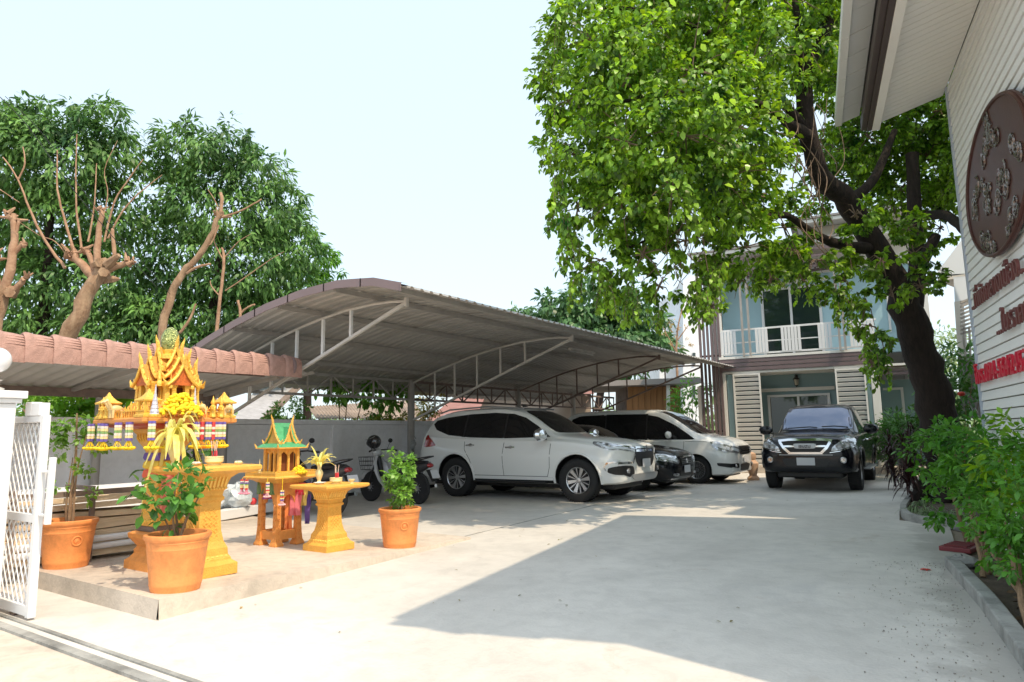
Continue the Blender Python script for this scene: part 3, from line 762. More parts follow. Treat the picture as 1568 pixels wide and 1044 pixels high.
    # wheel arch lips
    for ax in (0, -2.8):
        pts = []
        for i in range(15):
            a = R(-8 + 196 * i / 14); px_, pz_ = ax + .475 * math.cos(a), .40 + .475 * math.sin(a)
            hit, n_, *_ = bv.ray_cast(Vector((px_, s * 3, pz_)), Vector((0, -s, 0)))
            if hit: pts.append(hit + Vector((0, s * .004, 0)))
        m = MB(); m.tube(pts, .022, 8); m.build('arch_lip', wpaint, suv, smooth=True)
panel('windscreen', bv, rnd([(-.62, 1.245), (.62, 1.245), (.585, 1.55), (.53, 1.69), (-.53, 1.69), (-.585, 1.55)], .1, 2), 'x', 1, tint, suv, off=.008)
panel('rear_window', bv, rnd([(-.55, 1.25), (.55, 1.25), (.48, 1.56), (-.48, 1.56)], .12, 2), 'x', -1, tint, suv, off=.008)
panel('grille', bv, rnd([(-.42, .98), (.42, .98), (.40, .72), (.30, .62), (-.30, .62), (-.40, .72)], .1, 2), 'x', 1, blackp, suv, off=.012)
for z in (.955, .90): strip('grille_bar', bv, [(-.40, z), (.40, z)], 'x', 1, .035, chrome, suv, off=.03)
panel('skid_plate', bv, rnd([(-.62, .50), (.62, .50), (.50, .40), (.30, .385), (-.30, .385), (-.50, .40)], .12, 2), 'x', 1, silver, suv, off=.03)
m = MB()  # three-diamond emblem
for a in (90, 210, 330):
    d = Vector((0, math.cos(R(a)), math.sin(R(a)))); e = Vector((0, math.cos(R(a + 90)), math.sin(R(a + 90))))
    p = [Vector((0, 0, 0)), d * .035 + e * .02, d * .07, d * .035 - e * .02]
    m.add([q for q in p] + [q + Vector((.012, 0, 0)) for q in p], [(0, 1, 2, 3), (7, 6, 5, 4)] + [(i, (i + 1) % 4, 4 + (i + 1) % 4, 4 + i) for i in range(4)])
m.build('emblem', chrome, suv, loc=(.965, 0, .93))
plate_obj(suv, .965, 0, .68)
m = MB(); m.tube([(-.60, .1, 1.265), (-.58, .45, 1.25), (-.56, .62, 1.24)], .012, 6); m.tube([(-.60, -.5, 1.265), (-.6, -.05, 1.26)], .012, 6); m.build('wiper', blackp, suv)
m = MB(); m.prism([(-1.6, 0), (-1.72, 0), (-1.74, .05), (-1.70, .055)], -.012, .012, Matrix.Rotation(R(90), 3, 'X'), c=(0, 0, 1.79)); m.build('antenna', blackp, suv)
underbody(suv, .6, -3.6, .62, .22, .45)
put_wheels(suv, make_wheel('suv', .388, .265, .245), 2.8, 1.56, .388, steer=R(2))

# ---------------------------------------------------------------- black sedan
sx = gz(990, 750)
sed = thing('parked_sedan', 'low black sedan parked between the white suv and the pearl white minivan', 'car', (-6.12, 13.42 + .88, 0), R(.2))
st = [(.82, .36, .60, .66, .42, .40, .34), (.79, .26, .66, .74, .66, .62, .52), (.69, .22, .70, .80, .80, .76, .62), (.43, .20, .76, .87, .87, .83, .68), (0, .20, .82, .93, .885, .85, .70), (-.45, .20, .87, .98, .885, .85, .70),
      (-.75, .20, .89, 1.08, .885, .85, .64), (-1.15, .20, .90, 1.28, .885, .85, .58), (-1.55, .20, .91, 1.40, .885, .85, .555), (-2.1, .20, .92, 1.43, .885, .85, .555), (-2.7, .20, .93, 1.38, .885, .85, .55), (-3.1, .22, .95, 1.20, .88, .84, .58), (-3.35, .24, .96, 1.06, .86, .82, .62), (-3.65, .3, .92, 1.02, .8, .77, .62), (-3.75, .4, .8, .9, .7, .68, .55)]
body, bs_ = body_mesh('body', st, [bpaint, blackp], [(0, .33), (-2.7, .33)], .375); body.parent = sed
for s in (-1, 1):
    panel('side_window', bs_, [(-.72, .95), (-1.75, .955), (-1.75, 1.335), (-1.4, 1.30), (-1.05, 1.16)], 'y', s, tint, sed, off=.006)
    panel('side_window', bs_, [(-1.80, .955), (-2.7, .98), (-2.95, 1.05), (-2.7, 1.26), (-2.2, 1.34), (-1.80, 1.345)], 'y', s, tint, sed, off=.006)
    for pth in ([(-.62, .9), (-.64, .3)], [(-1.77, .92), (-1.75, .3)], [(-2.6, .94), (-2.4, .4)]): strip('door_seam', bs_, pth, 'y', s, .008, blackp, sed, off=.001)
    handle(sed, bs_, -1.6, .80, s, bpaint); mirror(sed, -.72, s * .84, .95, s, bpaint, .9)
    panel('headlight', bs_, rnd([(s * .86, .74), (s * .84, .62), (s * .48, .55), (s * .40, .60), (s * .50, .68), (s * .70, .745)], .12, 2), 'x', 1, lampg, sed, off=.014)
    panel('headlight', bs_, rnd([(.84, .70), (.80, .60), (.55, .66), (.40, .77), (.60, .765)], .12, 2), 'y', s, lampg, sed, off=.010)
    strip('lamp_strip', bs_, [(s * .80, .68), (s * .66, .66), (s * .50, .61)], 'x', 1, .05, led, sed, off=.018); strip('lamp_strip', bs_, [(.74, .655), (.58, .70)], 'y', s, .04, led, sed, off=.014)
    panel('fog_lamp', bs_, rnd([(s * .68, .37), (s * .44, .37), (s * .44, .31), (s * .68, .32)], .15, 2), 'x', 1, lampg, sed, off=.012)
    strip('bumper_chrome', bs_, [(s * .72, .262), (s * .40, .255)], 'x', 1, .022, chrome, sed, off=.014)
    panel('tail_light', bs_, [(s * .72, .88), (s * .4, .88), (s * .4, .74), (s * .72, .74)], 'x', -1, redl, sed, off=.012)
panel('windscreen', bs_, rnd([(-.64, 1.02), (.64, 1.02), (.55, 1.3), (.50, 1.375), (-.50, 1.375), (-.55, 1.3)], .1, 2), 'x', 1, tint, sed, off=.008)
panel('rear_window', bs_, [(-.5, 1.12), (.5, 1.12), (.46, 1.34), (-.46, 1.34)], 'x', -1, tint, sed, off=.008)
panel('grille', bs_, rnd([(-.34, .69), (.34, .69), (.26, .53), (-.26, .53)], .1, 2), 'x', 1, blackp, sed, off=.010)
for z in (.565, .60, .635): strip('grille_bar', bs_, [(-.27, z), (.27, z)], 'x', 1, .010, silver, sed, off=.018)
strip('grille_surround', bs_, [(-.36, .70), (.36, .70)], 'x', 1, .022, chrome, sed, off=.018)
m = MB(); m.tube([(0, .055 * math.cos(R(a)), .042 * math.sin(R(a))) for a in range(0, 360, 30)], .007, 6, closed=True); m.tube([(0, .03 * math.cos(R(a)), .042 * math.sin(R(a))) for a in range(0, 360, 30)], .006, 6, closed=True); m.build('emblem', chrome, sed, loc=(.85, 0, .61), smooth=True)
panel('lower_grille', bs_, rnd([(-.38, .42), (.38, .42), (.34, .30), (-.34, .30)], .1, 2), 'x', 1, blackp, sed, off=.008)
plate_obj(sed, .85, 0, .44)
underbody(sed, .6, -3.5, .62, .16, .3); put_wheels(sed, make_wheel('sedan', .32, .21, .215), 2.7, 1.54, .32)

# ---------------------------------------------------------------- white minivan
van = thing('parked_minivan', 'pearl white minivan with long tinted windows and many spoked alloys, farthest under the carport', 'car', (-5.60, 15.86 + .80, 0), R(-.94))
st = [(.90, .40, .78, .84, .40, .38, .32), (.86, .28, .84, .93, .66, .62, .52), (.72, .22, .90, 1.00, .78, .75, .62), (.45, .20, .97, 1.08, .835, .805, .68), (.15, .20, 1.02, 1.13, .845, .82, .70),
      (-.10, .20, 1.02, 1.24, .85, .82, .70), (-.45, .20, 1.02, 1.48, .85, .82, .665), (-.85, .20, 1.02, 1.70, .85, .82, .65), (-1.25, .20, 1.02, 1.785, .85, .82, .655), (-2.2, .20, 1.03, 1.80, .85, .82, .66),
      (-3.2, .20, 1.04, 1.785, .85, .82, .655), (-3.55, .24, 1.04, 1.72, .84, .81, .64), (-3.72, .3, 1.02, 1.5, .80, .78, .62), (-3.79, .4, .9, 1.1, .74, .72, .58)]
body, bw = body_mesh('body', st, [wpaint, blackp], [(0, .33), (-2.855, .33)], .375, bulge=.02); body.parent = van
for s in (-1, 1):
    P = [(-.02, 1.04), (-1.25, 1.045), (-1.25, 1.665), (-.98, 1.61), (-.55, 1.40), (-.2, 1.17)]
    panel('side_window', bw, rnd(P, .06, 1), 'y', s, tint, van, off=.006)
    panel('side_window', bw, [(-1.29, 1.05), (-2.40, 1.06), (-2.40, 1.70), (-1.29, 1.685)], 'y', s, tint, van, off=.006)
    panel('side_window', bw, rnd([(-2.44, 1.065), (-3.30, 1.09), (-3.55, 1.2), (-3.45, 1.6), (-3.2, 1.68), (-2.44, 1.70)], .06, 1), 'y', s, tint, van, off=.006)
    for x in (-1.27, -2.42): panel('window_pillar', bw, [(x - .03, 1.04), (x - .03, 1.69), (x + .03, 1.69), (x + .03, 1.04)], 'y', s, blackp, van, off=.003)
    for pth in ([(-.28, 1.0), (-.30, .6), (-.42, .28)], [(-1.27, 1.0), (-1.27, .28)], [(-2.42, 1.0), (-2.42, .28)], [(.48, .98), (.1, .99), (-.25, 1.0)]): strip('door_seam', bw, pth, 'y', s, .008, blackp, van, off=.001)
    handle(van, bw, -1.1, .85, s, wpaint); handle(van, bw, -1.45, .85, s, wpaint); mirror(van, -.62, s * .83, 1.13, s, wpaint, 1.05)
    panel('headlight', bw, rnd([(s * .80, .90), (s * .80, .74), (s * .50, .70), (s * .36, .74), (s * .40, .84)], .1, 2), 'x', 1, lampg, van, off=.014)
    panel('headlight', bw, rnd([(.84, .86), (.84, .72), (.52, .79), (.34, .98), (.50, .985)], .1, 2), 'y', s, lampg, van, off=.012)
    strip('lamp_strip', bw, [(s * .76, .83), (s * .60, .80), (s * .46, .77)], 'x', 1, .06, led, van, off=.018); strip('lamp_strip', bw, [(.82, .79), (.62, .86), (.46, .92)], 'y', s, .055, led, van, off=.016)
    panel('fog_surround', bw, rnd([(s * .78, .48), (s * .46, .48), (s * .46, .36), (s * .74, .40)], .12, 2), 'x', 1, blackp, van, off=.010)
    panel('fog_surround', bw, rnd([(.83, .48), (.50, .50), (.52, .43), (.82, .38)], .1, 2), 'y', s, blackp, van, off=.008)
    hit, n_, *_ = bw.ray_cast(Vector((5, s * .62, .43)), Vector((-1, 0, 0)))
    m = MB(); m.lathe([(.035, 0), (.035, .02), (1e-4, .025)], (0, 0, 0), 14, Matrix.Rotation(R(90), 3, 'Y')); m.build('fog_lamp', lampg, van, smooth=True, loc=hit + Vector((.006, 0, 0)))
    panel('tail_light', bw, [(s * .76, 1.5), (s * .62, 1.5), (s * .64, 1.0), (s * .78, 1.0)], 'x', -1, redl, van, off=.012)
panel('windscreen', bw, rnd([(-.60, 1.17), (.60, 1.17), (.57, 1.5), (.54, 1.745), (-.54, 1.745), (-.57, 1.5)], .08, 2), 'x', 1, tint, van, off=.008)
panel('rear_window', bw, [(-.58, 1.1), (.58, 1.1), (.54, 1.6), (-.54, 1.6)], 'x', -1, tint, van, off=.008)
panel('grille', bw, rnd([(-.42, .88), (.42, .88), (.36, .68), (-.36, .68)], .08, 2), 'x', 1, blackp, van, off=.010)
for z in (.72, .77, .82): strip('grille_bar', bw, [(-.40, z), (.40, z)], 'x', 1, .026, chrome, van, off=.02)
panel('lower_grille', bw, rnd([(-.36, .46), (.36, .46), (.32, .30), (-.32, .30)], .1, 2), 'x', 1, blackp, van, off=.008)
m = MB(); m.tube([(-.10, -.55, 1.20), (-.14, .0, 1.22), (-.08, .1, 1.21), (-.10, .6, 1.19)], .012, 6); m.build('wiper', blackp, van)
plate_obj(van, .935, 0, .57); underbody(van, .6, -3.5, .60, .16, .3); put_wheels(van, make_wheel('van', .325, .2, .215), 2.855, 1.48, .325)

# ---------------------------------------------------------------- black pickup facing the camera
pk = thing('parked_pickup', 'black double cab pickup truck with chrome grille facing down the driveway', 'pickup', (-2.96, 15.48, 0), R(-87.48))
st = [(.90, .46, .86, .92, .50, .46, .36), (.86, .40, .92, 1.02, .74, .70, .58), (.74, .37, .97, 1.08, .84, .80, .66), (.45, .36, 1.02, 1.13, .90, .86, .71), (0, .36, 1.06, 1.16, .915, .875, .74), (-.5, .36, 1.09, 1.19, .915, .875, .74),
      (-.75, .36, 1.10, 1.30, .915, .875, .70), (-1.05, .36, 1.11, 1.56, .915, .875, .69), (-1.35, .36, 1.12, 1.73, .915, .875, .67), (-1.75, .36, 1.13, 1.79, .915, .875, .66), (-2.6, .36, 1.14, 1.78, .915, .875, .66), (-2.95, .38, 1.14, 1.68, .915, .875, .65), (-3.06, .38, 1.14, 1.24, .915, .875, .70),
      (-3.2, .40, 1.12, 1.16, .915, .875, .78), (-4.2, .42, 1.12, 1.16, .915, .875, .78), (-4.33, .46, 1.10, 1.15, .89, .86, .76)]
body, bp_ = body_mesh('body', st, [bpaint, blackp], [(0, .40), (-3.095, .40)], .45, bulge=.025); body.parent = pk
for s in (-1, 1):
    panel('side_window', bp_, rnd([(-.72, 1.15), (-1.75, 1.16), (-1.75, 1.66), (-1.42, 1.61), (-1.1, 1.43)], .06, 1), 'y', s, tint, pk, off=.006)
    panel('side_window', bp_, rnd([(-1.82, 1.16), (-2.78, 1.18), (-2.78, 1.6), (-2.6, 1.66), (-1.82, 1.665)], .06, 1), 'y', s, tint, pk, off=.006)
    for pth in ([(-.62, 1.1), (-.64, .45)], [(-1.79, 1.12), (-1.79, .45)], [(-2.85, 1.12), (-2.7, .8), (-2.6, .45)], [(-3.10, 1.12), (-3.10, .9)]): strip('door_seam', bp_, pth, 'y', s, .008, blackp, pk, off=.001)
    handle(pk, bp_, -1.6, 1.0, s, chrome); handle(pk, bp_, -2.6, 1.0, s, chrome); mirror(pk, -.80, s * .93, 1.20, s, bpaint, 1.25)
    panel('headlight', bp_, rnd([(s * .88, 1.07), (s * .87, .90), (s * .62, .82), (s * .47, .80), (s * .50, .88), (s * .60, .96), (s * .76, 1.05)], .12, 2), 'x', 1, lampg, pk, off=.014)
    panel('headlight', bp_, rnd([(.86, .97), (.84, .88), (.52, .92), (.28, 1.10), (.45, 1.10)], .1, 2), 'y', s, lampg, pk, off=.010)
    for yy, rr_ in ((.62, .055), (.75, .062)):
        hit, n_, *_ = bp_.ray_cast(Vector((5, s * yy, .90 if yy < .7 else .925)), Vector((-1, 0, 0)))
        m = MB(); m.lathe([(rr_, 0), (rr_, .03), (rr_ * .8, .034), (rr_ * .7, .02), (1e-4, .012)], (0, 0, 0), 20, Matrix.Rotation(R(90), 3, 'Y')); m.build('headlamp_reflector', silver, pk, smooth=True, loc=hit + Vector((.004, 0, 0)))
    hit, n_, *_ = bp_.ray_cast(Vector((5, s * .68, .63)), Vector((-1, 0, 0)))
    m = MB(); m.lathe([(.062, 0), (.062, .02), (.05, .03), (.04, .02), (1e-4, .02)], (0, 0, 0), 20, Matrix.Rotation(R(90), 3, 'Y')); m.build('fog_lamp', lampg, pk, smooth=True, loc=hit + Vector((.004, 0, 0)))
    m = MB(); m.bar((-.62, s * .96, .40), (-2.5, s * .96, .40), .13, .035); m.build('running_board', silver, pk, bev=.012)
    for ax in (0, -3.095):
        pts = []
        for i in range(15):
            a = R(-8 + 196 * i / 14); hit, n_, *_ = bp_.ray_cast(Vector((ax + .47 * math.cos(a), s * 3, .40 + .47 * math.sin(a))), Vector((0, -s, 0)))
            if hit: pts.append(hit)
        m = MB(); m.tube(pts, .026, 8); m.build('arch_lip', bpaint, pk, smooth=True)
    strip('lamp_underline', bp_, [(s * .86, .885), (s * .62, .80), (s * .45, .775)], 'x', 1, .012, chrome, pk, off=.018)
    m = MB(); m.b2(-3.15, -4.25, s * .72 - .04, s * .72 + .04, 1.16, 1.20); m.build('bed_rail', blackp, pk, bev=.01)
panel('windscreen', bp_, rnd([(-.74, 1.225), (.74, 1.225), (.67, 1.5), (.60, 1.71), (-.60, 1.71), (-.67, 1.5)], .06, 2), 'x', 1, mat('sky_reflection_glass', (.17, .20, .28), .07, metal=.65), pk, off=.008)  # sky reflection put into the glass colour as a metallic blue grey
panel('rear_window', bp_, [(-.5, 1.3), (.5, 1.3), (.46, 1.6), (-.46, 1.6)], 'x', -1, tint, pk, off=.008)
panel('grille', bp_, rnd([(-.44, .98), (.44, .98), (.40, .86), (.30, .76), (-.30, .76), (-.40, .86)], .06, 1), 'x', 1, blackp, pk, off=.012)
strip('grille_surround', bp_, [(-.30, .775), (-.40, .87), (-.47, .985)], 'x', 1, .05, chrome, pk, off=.028)
strip('grille_surround', bp_, [(.30, .775), (.40, .87), (.47, .985)], 'x', 1, .05, chrome, pk, off=.028)
strip('grille_surround', bp_, [(-.50, 1.0), (-.3, 1.02), (.3, 1.02), (.50, 1.0)], 'x', 1, .035, chrome, pk, off=.026)
strip('grille_surround', bp_, [(-.32, .765), (.32, .765)], 'x', 1, .04, chrome, pk, off=.028)
strip('grille_bar', bp_, [(-.40, .90), (.40, .90)], 'x', 1, .03, chrome, pk, off=.022)
panel('badge_plate', bp_, rnd([(-.21, .945), (.21, .945), (.19, .855), (-.19, .855)], .1, 1), 'x', 1, silver, pk, off=.036, thick=.03)
strip('bumper_gap', bp_, [(-.5, .73), (.5, .73)], 'x', 1, .012, silver, pk, off=.004)
panel('lower_grille', bp_, rnd([(-.46, .66), (.46, .66), (.38, .50), (-.38, .50)], .08, 2), 'x', 1, blackp, pk, off=.006)
m = MB(); m.tube([(-.60, .05, 1.27), (-.62, -.1, 1.29), (-.58, -.55, 1.265)], .014, 6); m.tube([(-.59, .66, 1.27), (-.63, .4, 1.30), (-.62, .14, 1.29)], .014, 6); m.build('wiper', blackp, pk)
m = MB(); m.cyl((-1.75, .1, 1.78), (-2.0, .1, 1.96), .004, n=5); m.build('antenna', blackp, pk)
plate_obj(pk, .925, 0, .60)
underbody(pk, .6, -4.2, .62, .26, .5); put_wheels(pk, make_wheel('pickup', .38, .255, .22), 3.095, 1.58, .38)
def text_mesh(txt, size, ext, name, material, spacing=1, off=0, font=None):
    cu = bpy.data.curves.new(name, 'FONT'); cu.body = txt; cu.size = size; cu.extrude = ext; cu.align_x = 'LEFT'; cu.space_character = spacing; cu.offset = off; cu.resolution_u = 3
    o = bpy.data.objects.new(name, cu); COL.objects.link(o); dg = bpy.context.evaluated_depsgraph_get(); dg.update()
    me = bpy.data.meshes.new_from_object(o.evaluated_get(dg)); bpy.data.objects.remove(o); me.materials.clear(); me.materials.append(material); return me
me = text_mesh('ISUZU', .075, .004, 'lettering', blackp, 1.1, .002)
wdt = max(v.co.x for v in me.vertices)
inst('lettering', me, pk, (.948, -wdt / 2, .872), (R(90), 0, R(90)))
# ============================================================ building on the right (frame turned 10.5 degrees)
BA = R(10.5); XB = Vector((math.cos(BA), math.sin(BA), 0)); YB = Vector((-math.sin(BA), math.cos(BA), 0))
WXB, YF, YN = 1.62, 8.5, 2.9
ob = XB * WXB + YB * YF
sb = thing('sign_building', 'white plank clad building at the right edge with deep boarded eaves above the signs', 'building', ob, BA)
plankm = mat('white_plank', (.82, .82, .80), .75, var=.04, vs_=2, bump=.15, bs=60, stretch=(1, .3, 4))
soffm = mat('soffit_board', (.84, .81, .77), .7, var=.03, vs_=2)
# local: x = into the building, y = along (far end 0, near end YN-YF), z up
LN = YN - YF
g = MB(); g.b2(.03, 6, LN, 0, 0, 4.95); g.build('wall', mat('dark_gap', (.16, .16, .15), .9), sb)
pm_ = .0986
def plank_mesh():
    m = MB(); m.add([(-.001, LN, 0), (-.001, 0, 0), (.012, 0, pm_ - .010), (.012, LN, pm_ - .010), (.03, LN, pm_ - .01), (.03, 0, pm_ - .01), (.03, LN, 0), (.03, 0, 0)],
          [(0, 1, 2, 3), (3, 2, 5, 4), (0, 6, 7, 1), (1, 7, 5, 2), (0, 3, 4, 6)]); return m.mesh('plank', plankm)
pmsh = plank_mesh()
for i in range(51): inst('plank', pmsh, sb, (0, 0, .02 + i * pm_))
g = MB(); g.b2(-.012, .06, 0, .05, 0, 5.02); g.build('corner_trim', mat('corner_trim_paint', (.42, .47, .55), .6), sb)
# soffit boards: from the wall out to the eave, sloping down
def zs(x): return 5.03 + .29 * x * 1.0            # x negative outwards
g = MB(); ns = 56; bw_ = (0 - LN + .5) / ns
def soff_mesh():
    m = MB(); x0, x1 = -.66, .0; b = .004
    m.add([(x1, b, zs(x1)), (x1, bw_ - b, zs(x1)), (x0, bw_ - b, zs(x0)), (x0, b, zs(x0)), (x1, b, zs(x1) + .03), (x1, bw_ - b, zs(x1) + .03), (x0, bw_ - b, zs(x0) + .03), (x0, b, zs(x0) + .03)],
          [(0, 3, 2, 1), (4, 5, 6, 7), (0, 1, 5, 4), (1, 2, 6, 5), (2, 3, 7, 6), (3, 0, 4, 7)]); return m.mesh('soffit_board', soffm)
smh = soff_mesh()
for i in range(ns): inst('soffit_board', smh, sb, (0, LN - .25 + i * bw_, 0))
g = MB(); g.add([(-.66, LN - .3, zs(-.66) + .034), (-.66, .26, zs(-.66) + .034), (.02, .26, zs(0) + .04), (.02, LN - .3, zs(0) + .04)], [(0, 1, 2, 3)]); g.build('soffit_backing', mat('dark_gap', (.16, .16, .15), .9), sb, fix=False)
g = MB(); g.b2(-.745, -.662, LN - .3, .27, 4.76, 4.86); g.build('eave_trim', soffm, sb, bev=.006)
g = MB(); g.b2(-.80, -.747, LN - .3, .28, 4.77, 4.90); g.b2(-.86, -.802, LN - .3, .285, 4.79, 4.92); g.build('gutter', mat('dark_brown_gutter', (.075, .055, .055), .45), sb, bev=.006)
# roof tiles overhanging the gutter, seen from below as white pieces
tmh = MB(); tmh.add([(-1.06, .006, 4.93), (-1.06, .40, 4.93), (-.862, .40, 4.99), (-.862, .006, 4.99), (-1.06, .006, 5.0), (-1.06, .40, 5.0), (-.862, .40, 5.06), (-.862, .006, 5.06)],
   [(0, 3, 2, 1), (4, 5, 6, 7), (0, 1, 5, 4), (1, 2, 6, 5), (2, 3, 7, 6), (3, 0, 4, 7)])
tmh.b2(-1.135, -1.062, .004, .402, 4.90, 5.02); tmh = tmh.mesh('roof_edge_tile', mat('roof_edge_white', (.66, .66, .64), .6))
for i in range(15): inst('roof_edge_tile', tmh, sb, (0, .28 - .405 * (i + 1), random.uniform(-.003, .003)))
g = MB(); y0, y1 = LN - .35, .28; t = .29
g.add([(-1.06, y0, 5.06), (-1.06, y1, 5.06), (3.0, y1, 5.12 + 4 * t), (3.0, y0, 5.12 + 4 * t), (7.1, y1, 5.06), (7.1, y0, 5.06)], [(0, 1, 2, 3), (3, 2, 4, 5)])
g.add([(-1.06, y0, 5.02), (-1.06, y1, 5.02), (3.0, y1, 5.08 + 4 * t), (3.0, y0, 5.08 + 4 * t), (7.1, y1, 5.02), (7.1, y0, 5.02)], [(0, 3, 2, 1), (3, 5, 4, 2)])
g.build('roof', mat('grey_roof', (.3, .28, .27), .8), sb)
g = MB(); g.prism([(.03, 4.9), (6, 4.9), (3, 5.9)], 0, .06, Matrix(((1, 0, 0), (0, 0, -1), (0, 1, 0))), c=(0, -.001, 0)); g.build('gable', plankm, sb)
g = MB(); g.prism([(.03, 4.9), (6, 4.9), (3, 5.9)], 0, .06, Matrix(((1, 0, 0), (0, 0, -1), (0, 1, 0))), c=(0, LN + .06, 0)); g.build('gable', plankm, sb)
# ---- signs on the wall.  plane helper: pixel -> local (y along, z)
def onB(px, py, off=0):
    p = pl(px, py, XB, WXB - off); return Vector((p.dot(YB) - YF, p.z))
# oval plaque
top, bot = onB(1537, 139), onB(1533, 398); lf = onB(1489, 290); cz = (top.y + bot.y) / 2; hz = (top.y - bot.y) / 2
cy = (top.x + bot.x) / 2; hy = abs(lf.x - cy)
Msg = Matrix(((0, 0, -1), (-1, 0, 0), (0, 1, 0)))     # text x -> -y local (towards the camera = right), text y -> z, text z -> -x
sg = thing('oval_sign', 'large dark brown oval plaque with raised ornamental carving on the white plank wall', 'sign', ob + YB * cy + Vector((0, 0, cz)), BA)
brn = mat('brown_sign', (.075, .024, .018), .45, var=.15, vs_=3, bump=.1)
brn2 = mat('brown_sign_relief', (.09, .06, .05), .25, metal=.7, col2=(.30, .26, .24), vs_=40)
def ellipse(a, b, n=64): return [(a * math.cos(2 * math.pi * i / n), b * math.sin(2 * math.pi * i / n)) for i in range(n)]
g = MB(); g.prism(ellipse(hy, hz), .03, .06, Msg); g.build('board', brn, sg, bev=.006)
g = MB(); g.tube([Msg @ Vector((a, b, .064)) for a, b in ellipse(hy * .97, hz * .975)], .016, 8, closed=True); g.build('rim', brn, sg, smooth=True)
def curl(cx, cy_, r, a0, turns, rad=.012, flip=1, z=.066):
    pts = []
    for i in range(14):
        t = i / 13; a = a0 + flip * t * turns * 2 * math.pi; rr = r * (1 - .8 * t)
        pts.append(Msg @ Vector((cx + rr * math.cos(a), cy_ + rr * math.sin(a), z)))
    return pts, [rad * (1 - .6 * i / 13) for i in range(14)]
def orn(name, seeds, scale):
    m = MB()
    for (x, y_) in seeds:
        for k in range(3):
            p, rr = curl(x * hy + random.uniform(-.03, .03), y_ * hz + random.uniform(-.04, .04), random.uniform(.05, .09) * scale, random.uniform(0, 6.28), random.uniform(.7, 1.3), .012, random.choice((-1, 1))); m.tube(p, rr, 5)
    m.build(name, brn2, sg, smooth=True)
orn('crest_carving', [(0, .72), (-.05, .62), (.05, .62), (-.12, .52), (.12, .52), (.0, .52), (.0, .82), (-.22, .46), (.22, .46)], 1.1)
orn('leaf_carving', [(-.75, -.1), (-.68, -.0), (-.6, .1), (-.52, .18), (-.66, -.12)], 1); orn('leaf_carving', [(.75, -.1), (.68, 0), (.6, .1)], 1)
orn('leaf_carving', [(-.55, -.55), (-.48, -.66), (-.4, -.75), (-.3, -.82), (-.2, -.86), (-.32, -.7)], 1); orn('leaf_carving', [(.5, -.62), (.38, -.74), (.25, -.84)], 1)
def stem_letters(name, x0, y0, n, hgt):
    m = MB(); x = x0
    for k in range(n):
        w_ = random.uniform(.10, .15); pts = [(x, y0), (x, y0 + hgt * .7), (x + w_ * .3, y0 + hgt), (x + w_ * .7, y0 + hgt * .85), (x + w_ * .75, y0)]
        m.tube([Msg @ Vector((a, b, .068)) for a, b in pts], .014, 5)
        p, rr = curl(x + .02, y0 + hgt * .75, .03, 0, 1, .011); m.tube(p, rr, 5)
        x += w_ * 1.05
    m.build(name, brn2, sg, smooth=True)
orn('raised_script', [(-.35, .1), (-.28, .0), (-.3, -.12), (-.22, -.2), (-.2, -.3), (-.12, -.1)], 1); orn('raised_script', [(.12, -.1), (.2, -.2), (.1, -.3), (.28, -.1), (.3, -.3), (.05, -.4), (.4, -.2)], 1.1)
# wall lettering
def wall_text(txt, p0, p1, size_px_h, label, cat, material, name, ext=.012, sp=1.0, font_off=.004, height=None):
    a = onB(*p0); b = onB(*p1)
    me = text_mesh(txt, 1, ext, name, material, sp, font_off)
    xs = [v.co.x for v in me.vertices]; L = max(xs) - min(xs); wd_ = abs(b.x - a.x); s = wd_ / L
    hsc = height if height else s
    for v in me.vertices: v.co = Vector((-v.co.z - .035, -(v.co.x - min(xs)) * s, v.co.y * hsc))
    o = bpy.data.objects.new(name, me); COL.objects.link(o)
    o.location = ob + YB * a.x + Vector((0, 0, a.y)); o.rotation_euler = (0, 0, BA); return tag(o, label, cat)
brr = mat('brown_letter', (.16, .05, .045), .5); rdd = mat('red_letter', (.62, .02, .05), .4)
wall_text('..ที่พักกลางเมือง..', (1496, 474), (1578, 432), 0, 'brown raised Thai lettering on the white plank wall just under the oval plaque', 'lettering', brr, 'wall_lettering', height=.26)
wall_text('...ในราคาเบาๆ', (1535, 512), (1625, 480), 0, 'brown raised Thai lettering on the white plank wall just above the red telephone number', 'lettering', brr, 'wall_lettering', height=.26)
wall_text('โทร.094-5642453', (1501, 588), (1585, 569), 0, 'red raised telephone number on the white plank wall', 'lettering', rdd, 'phone_number', height=.25)

# ============================================================ two storey house at the end (turned 8 degrees)
HA = R(8); XH = Vector((math.cos(HA), math.sin(HA), 0)); YH = Vector((-math.sin(HA), math.cos(HA), 0)); HY = 21.2
ho = XH * -1.0 + YH * HY
hs = thing('blue_house', 'two storey pale blue and white house with balcony and brown slats behind the pickup', 'house', ho, HA)
def hx(x): return x + 1.0
def hb(name, m, *b, bev=0, label=None):   # boxes in house coords: (x0,x1,y0,y1,z0,z1)
    if name in ('louvre_frame', 'sliding_door', 'balcony_door', 'balcony_rail', 'side_window', 'upper_window'): groups = [b]
    else: groups = [[q] for q in b]
    for qs in groups:
        g = MB()
        for q in qs: g.b2(hx(q[0]), hx(q[1]), q[2], q[3], q[4], q[5])
        o = g.build(name, m, hs, bev=bev, label=label)
    return o
hb('terrace', slabm, (-3.9, 2.1, -.25, 1.4, 0, .2))
hb('wall', blue, (-3.4, .58, 1.3, 1.5, .2, 3.0), (.80, 2.1, 1.2, 1.5, .2, 2.62), (-3.28, -3.12, .02, 1.3, .2, 2.92), (.47, .58, .02, 1.3, .2, 2.92), label='teal grey render of the ground floor')
hb('wall', blueu, (-3.45, 2.0, .95, 1.2, 3.42, 5.95), label='pale blue render of the upper floor')
